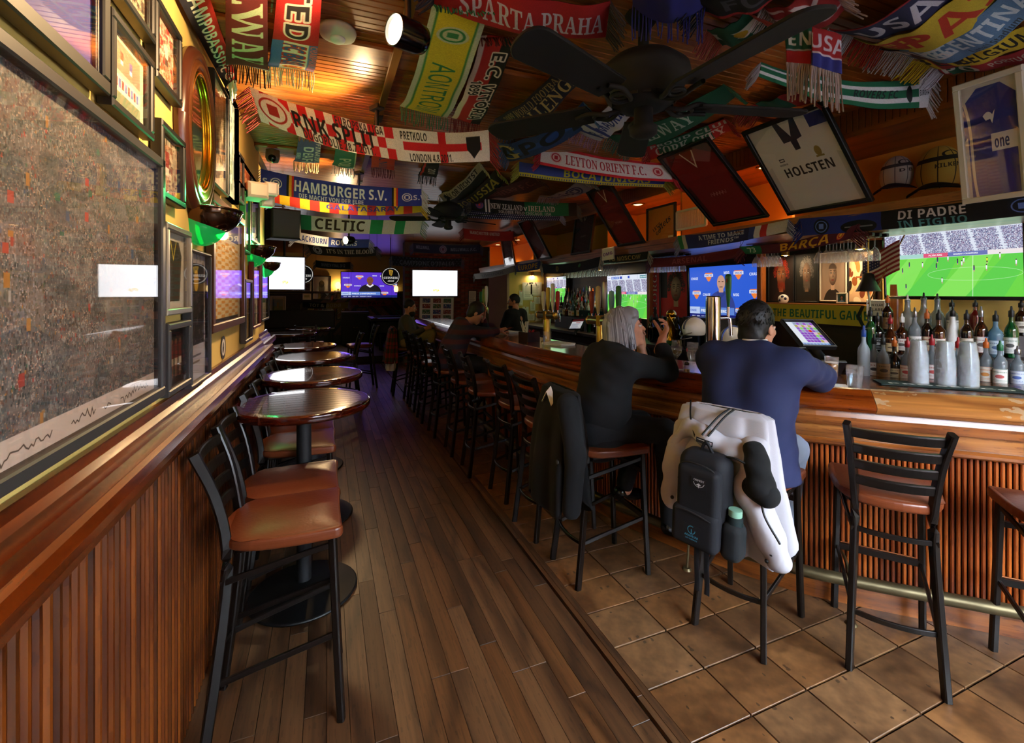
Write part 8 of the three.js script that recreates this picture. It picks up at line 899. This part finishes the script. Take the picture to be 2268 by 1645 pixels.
{
  const f = [0.94, -0.34], r = [0.34, 0.94], c = [1.735, 0, -1.628], L = (o, y, w) => [c[0] - f[0] * o + r[0] * w, y, c[2] - f[1] * o + r[1] * w]; // o outward (behind the stool), w across
  const t = thing('pale_wool_coat', 'pale grey wool coat with black piping draped over the suited man\'s stool', 'coat');
  obj('coat_body', drape(c, r, [-f[0], -f[1]], pro([[1.105, 0.15, 0.02, -0.02], [1.09, 0.2, 0.055, -0.01], [0.96, 0.22, 0.09, 0.0], [0.8, 0.235, 0.11, 0.01], [0.6, 0.255, 0.12, 0.0]]), { n: 110, m: 34, amp: 0.055, folds: 9, sd: 2, hem: (a) => 0.05 * Math.cos(a * 2 + 0.6) - 0.11 * Math.max(0, Math.cos(a - 0.5)) ** 3 - 0.025 * Math.sin(a * 5) }), M.wool, t);
  const crease = (k) => (d, x, y, z) => d + 0.005 * Math.sin(y * 26 + x * 34 + z * 20 + k) + 0.002 * Math.sin(y * 60 - z * 44 + k);
  obj('hood_fold', solid([[L(0.1, 1.01, -0.13), L(0.14, 1.0, -0.02), 0.03, 0.04], [L(0.14, 1.0, -0.02), L(0.14, 0.97, 0.1), 0.04, 0.036], [L(0.14, 0.97, 0.1), L(0.12, 0.9, 0.18), 0.036, 0.03], [L(0.1, 1.01, -0.13), L(0.09, 0.9, -0.21), 0.032, 0.03]], 0.05, 0.01, crease(1)), M.wool, t);
  obj('sleeve', solid([[L(0.1, 0.98, 0.17), L(0.15, 0.82, 0.18), 0.06, 0.062], [L(0.15, 0.82, 0.18), L(0.14, 0.66, 0.235), 0.06, 0.056], [L(0.14, 0.66, 0.235), L(0.13, 0.56, 0.265), 0.054, 0.05]], 0.05, 0.01, crease(2)), M.wool, t); obj('sleeve', solid([[L(0.07, 0.98, -0.17), L(0.09, 0.8, -0.21), 0.05, 0.05], [L(0.09, 0.8, -0.21), L(0.07, 0.63, -0.235), 0.05, 0.046]], 0.04, 0.01, crease(3)), M.wool, t);
  const pip = (pts) => obj('piping', tube(pts, 0.0045, 24, 6), M.black, t); pip([L(0.0, 1.115, -0.17), L(0.1, 1.06, -0.12), L(0.178, 1.0, -0.06)]); pip([L(0.02, 1.115, 0.03), L(0.1, 1.085, 0.01), L(0.2, 1.02, -0.015)]); pip([L(0.02, 1.115, 0.05), L(0.1, 1.085, 0.035), L(0.2, 1.02, 0.012)]); pip([L(0.205, 0.95, 0.08), L(0.22, 0.96, 0.14), L(0.2, 0.93, 0.2)]); pip([L(0.2, 0.88, 0.235), L(0.235, 0.78, 0.25), L(0.235, 0.68, 0.31)]);
  const lb = canvasTex(128, 48, (q) => { q.fillStyle = '#101014'; q.fillRect(0, 0, 128, 48); q.fillStyle = '#c8c8cc'; q.fillRect(6, 14, 70, 6); q.fillRect(84, 10, 36, 26); }); const pl = obj('neck_label', new THREE.PlaneGeometry(0.075, 0.022), std(0xffffff, 0.8, 0, { map: lb }), t); pl.applyMatrix4(basis(L(0.212, 0.995, 0.0), [r[0], -0.12, r[1]], [0, 1, 0])); obj('snap', join([L(0.125, 0.66, -0.2), L(0.18, 0.6, 0.26), L(0.17, 0.56, 0.24)].map((p) => new THREE.SphereGeometry(0.009, 10, 8).translate(...p))), M.black, t);
  const be = thing('black_beanie', 'black knitted hat tucked in the pale coat', 'hat'); obj('knit', solid([[L(0.16, 0.99, 0.19), L(0.2, 0.86, 0.23), 0.045, 0.055]], 0.02, 0.009, (d, x, y, z) => d + 0.003 * Math.sin(y * 70 + x * 60)), std(0x08080a, 0.95), be); obj('cuff', solid([[L(0.19, 0.85, 0.2), L(0.2, 0.84, 0.25), 0.048, 0.05]], 0.02, 0.009), std(0x0a0a0c, 0.95), be);
  // backpack
  const bp = thing('backpack', 'dark navy backpack with white emblem hanging on the pale coat', 'backpack'), m4 = basis(L(0.225, 0.765, 0.01), [r[0], -0.04, r[1]], [0.0, 1, 0]).scale(V(0.88, 0.88, 0.9)); const rb = (x, y, z, c0, b, rad) => { const qx = Math.abs(x - c0[0]) - b[0] + rad, qy = Math.abs(y - c0[1]) - b[1] + rad, qz = Math.abs(z - c0[2]) - b[2] + rad; return Math.hypot(Math.max(qx, 0), Math.max(qy, 0), Math.max(qz, 0)) + Math.min(Math.max(qx, qy, qz), 0) - rad; };
  const nv = std(0x090a13, 0.8, 0, { bumpMap: T.cloth, bumpScale: 0.0003 }), N = (fn, cell = 0.007) => place(nets(fn, [-0.22, -0.26, -0.16], [0.22, 0.27, 0.2], cell), m4);
  obj('main_compartment', N((x, y, z) => rb(x * (1 + 0.25 * Math.max(0, y)), y, z, [0, 0, 0], [0.125, 0.225, 0.075], 0.06)), nv, bp); const fp = obj('front_pocket', N((x, y, z) => rb(x, y, z, [0.005, 0.03, 0.075], [0.105, 0.14, 0.035], 0.032)), nv, bp); const lp = obj('lower_pocket', N((x, y, z) => rb(x, y, z, [0.0, -0.125, 0.08], [0.115, 0.095, 0.045], 0.035)), std(0x0c0c15, 0.85), bp); obj('zip', tube([[-0.09, -0.05, 0.122], [0, -0.04, 0.13], [0.09, -0.06, 0.122]], 0.004).applyMatrix4(m4), M.charcoal, lp); obj('zip', tube([[-0.1, 0.08, 0.08], [-0.08, 0.165, 0.09], [0, 0.185, 0.1], [0.08, 0.165, 0.09], [0.1, 0.08, 0.08]], 0.004).applyMatrix4(m4), M.charcoal, fp);
  const sp = obj('side_pocket', N((x, y, z) => rb(x, y, z, [0.15, -0.15, 0.02], [0.05, 0.09, 0.055], 0.04)), std(0x0b0f13, 0.85), bp); const wb = thing('water_bottle', 'bottle in the side pocket of the backpack', 'bottle'); obj('flask', cyl(0.034, 0.034, 0.17, 0.155, -0.2, 0.02).applyMatrix4(m4), std(0x1c2a2c, 0.4), wb); obj('lid', cyl(0.03, 0.03, 0.03, 0.155, -0.03, 0.02).applyMatrix4(m4), std(0x8ab8a0, 0.4), wb); for (const x of [-0.03, 0.02]) obj('strap', sheet((u, v) => V(x + u * 0.025, -0.2 - v * 0.28, 0.02 + 0.01 * Math.sin(v * 5)), 2, 10, 0.003).applyMatrix4(m4), nv, bp); obj('grab_loop', tube([[-0.03, 0.22, 0], [0, 0.27, 0.01], [0.03, 0.22, 0]], 0.008).applyMatrix4(m4), nv, bp);
  const e1 = canvasTex(256, 192, (q) => { q.fillStyle = '#0a0b14'; q.fillRect(0, 0, 256, 192); q.fillStyle = '#c8ccd4'; q.strokeStyle = '#c8ccd4'; q.font = 'bold 44px serif'; q.textAlign = 'center'; q.fillText('OSPREY', 128, 60, 220); q.lineWidth = 9; q.beginPath(); q.arc(128, 60, 92, 0.25, Math.PI - 0.25); q.stroke(); q.beginPath(); q.moveTo(128, 90); q.lineTo(170, 120); q.lineTo(140, 130); q.lineTo(128, 175); q.lineTo(116, 130); q.lineTo(86, 120); q.fill(); }), e2 = canvasTex(256, 224, (q) => { q.fillStyle = '#0a0b14'; q.fillRect(0, 0, 256, 224); q.strokeStyle = '#3a9ac0'; q.fillStyle = '#3a9ac0'; q.lineWidth = 10; q.beginPath(); q.arc(128, 70, 54, 0, 5.2); q.stroke(); q.fillRect(122, 60, 12, 60); q.font = 'bold 42px sans-serif'; q.textAlign = 'center'; q.fillText('AKADEUM', 128, 172, 230); q.font = 'bold 26px sans-serif'; q.fillText('LIFE SCIENCES', 128, 210, 220); });
  const dec = (name, x, y, z, w, h, te, tilt, par) => obj(name, sheet((u, v) => V(x + (u - 0.5) * w, y + (0.5 - v) * h, z + tilt * (0.5 - v)), 2, 2, 0.0015, (u, v) => [u, 1 - v]).applyMatrix4(m4), std(0xffffff, 0.8, 0, { map: te }), par); dec('printed_emblem', 0.02, 0.1, 0.1125, 0.075, 0.056, e1, 0, fp); dec('printed_logo', 0.0, -0.14, 0.127, 0.085, 0.075, e2, 0, lp);
}
{ const c = [0.99, 0, -7.7], pl = tex(128, 128, (u, v) => { const a = Math.floor(u * 8) % 2, b = Math.floor(v * 8) % 2; return a && b ? [150, 40, 22] : a || b ? [96, 44, 22] : [44, 52, 24]; }), t = thing('plaid_cloth', 'red and green plaid jacket hanging over the bearded man\'s stool', 'jacket'); obj('plaid_body', drape(c, [0, 1], [-1, 0], pro([[1.1, 0.12, 0.02, 0], [1.05, 0.18, 0.06, 0], [0.8, 0.2, 0.09, 0.02], [0.52, 0.21, 0.11, 0.03]]), { amp: 0.04, folds: 7 }), std(0xffffff, 0.9, 0, { map: pl }), t); obj('lining', drape(c, [0, 1], [-1, 0], pro([[0.6, 0.18, 0.07, 0.02], [0.4, 0.19, 0.09, 0.02]]), { amp: 0.03, folds: 6 }), M.offWhite, t); }
scene.traverse((o) => { if (o.isMesh) o.castShadow = o.receiveShadow = true; });
renderer.render(scene, camera);
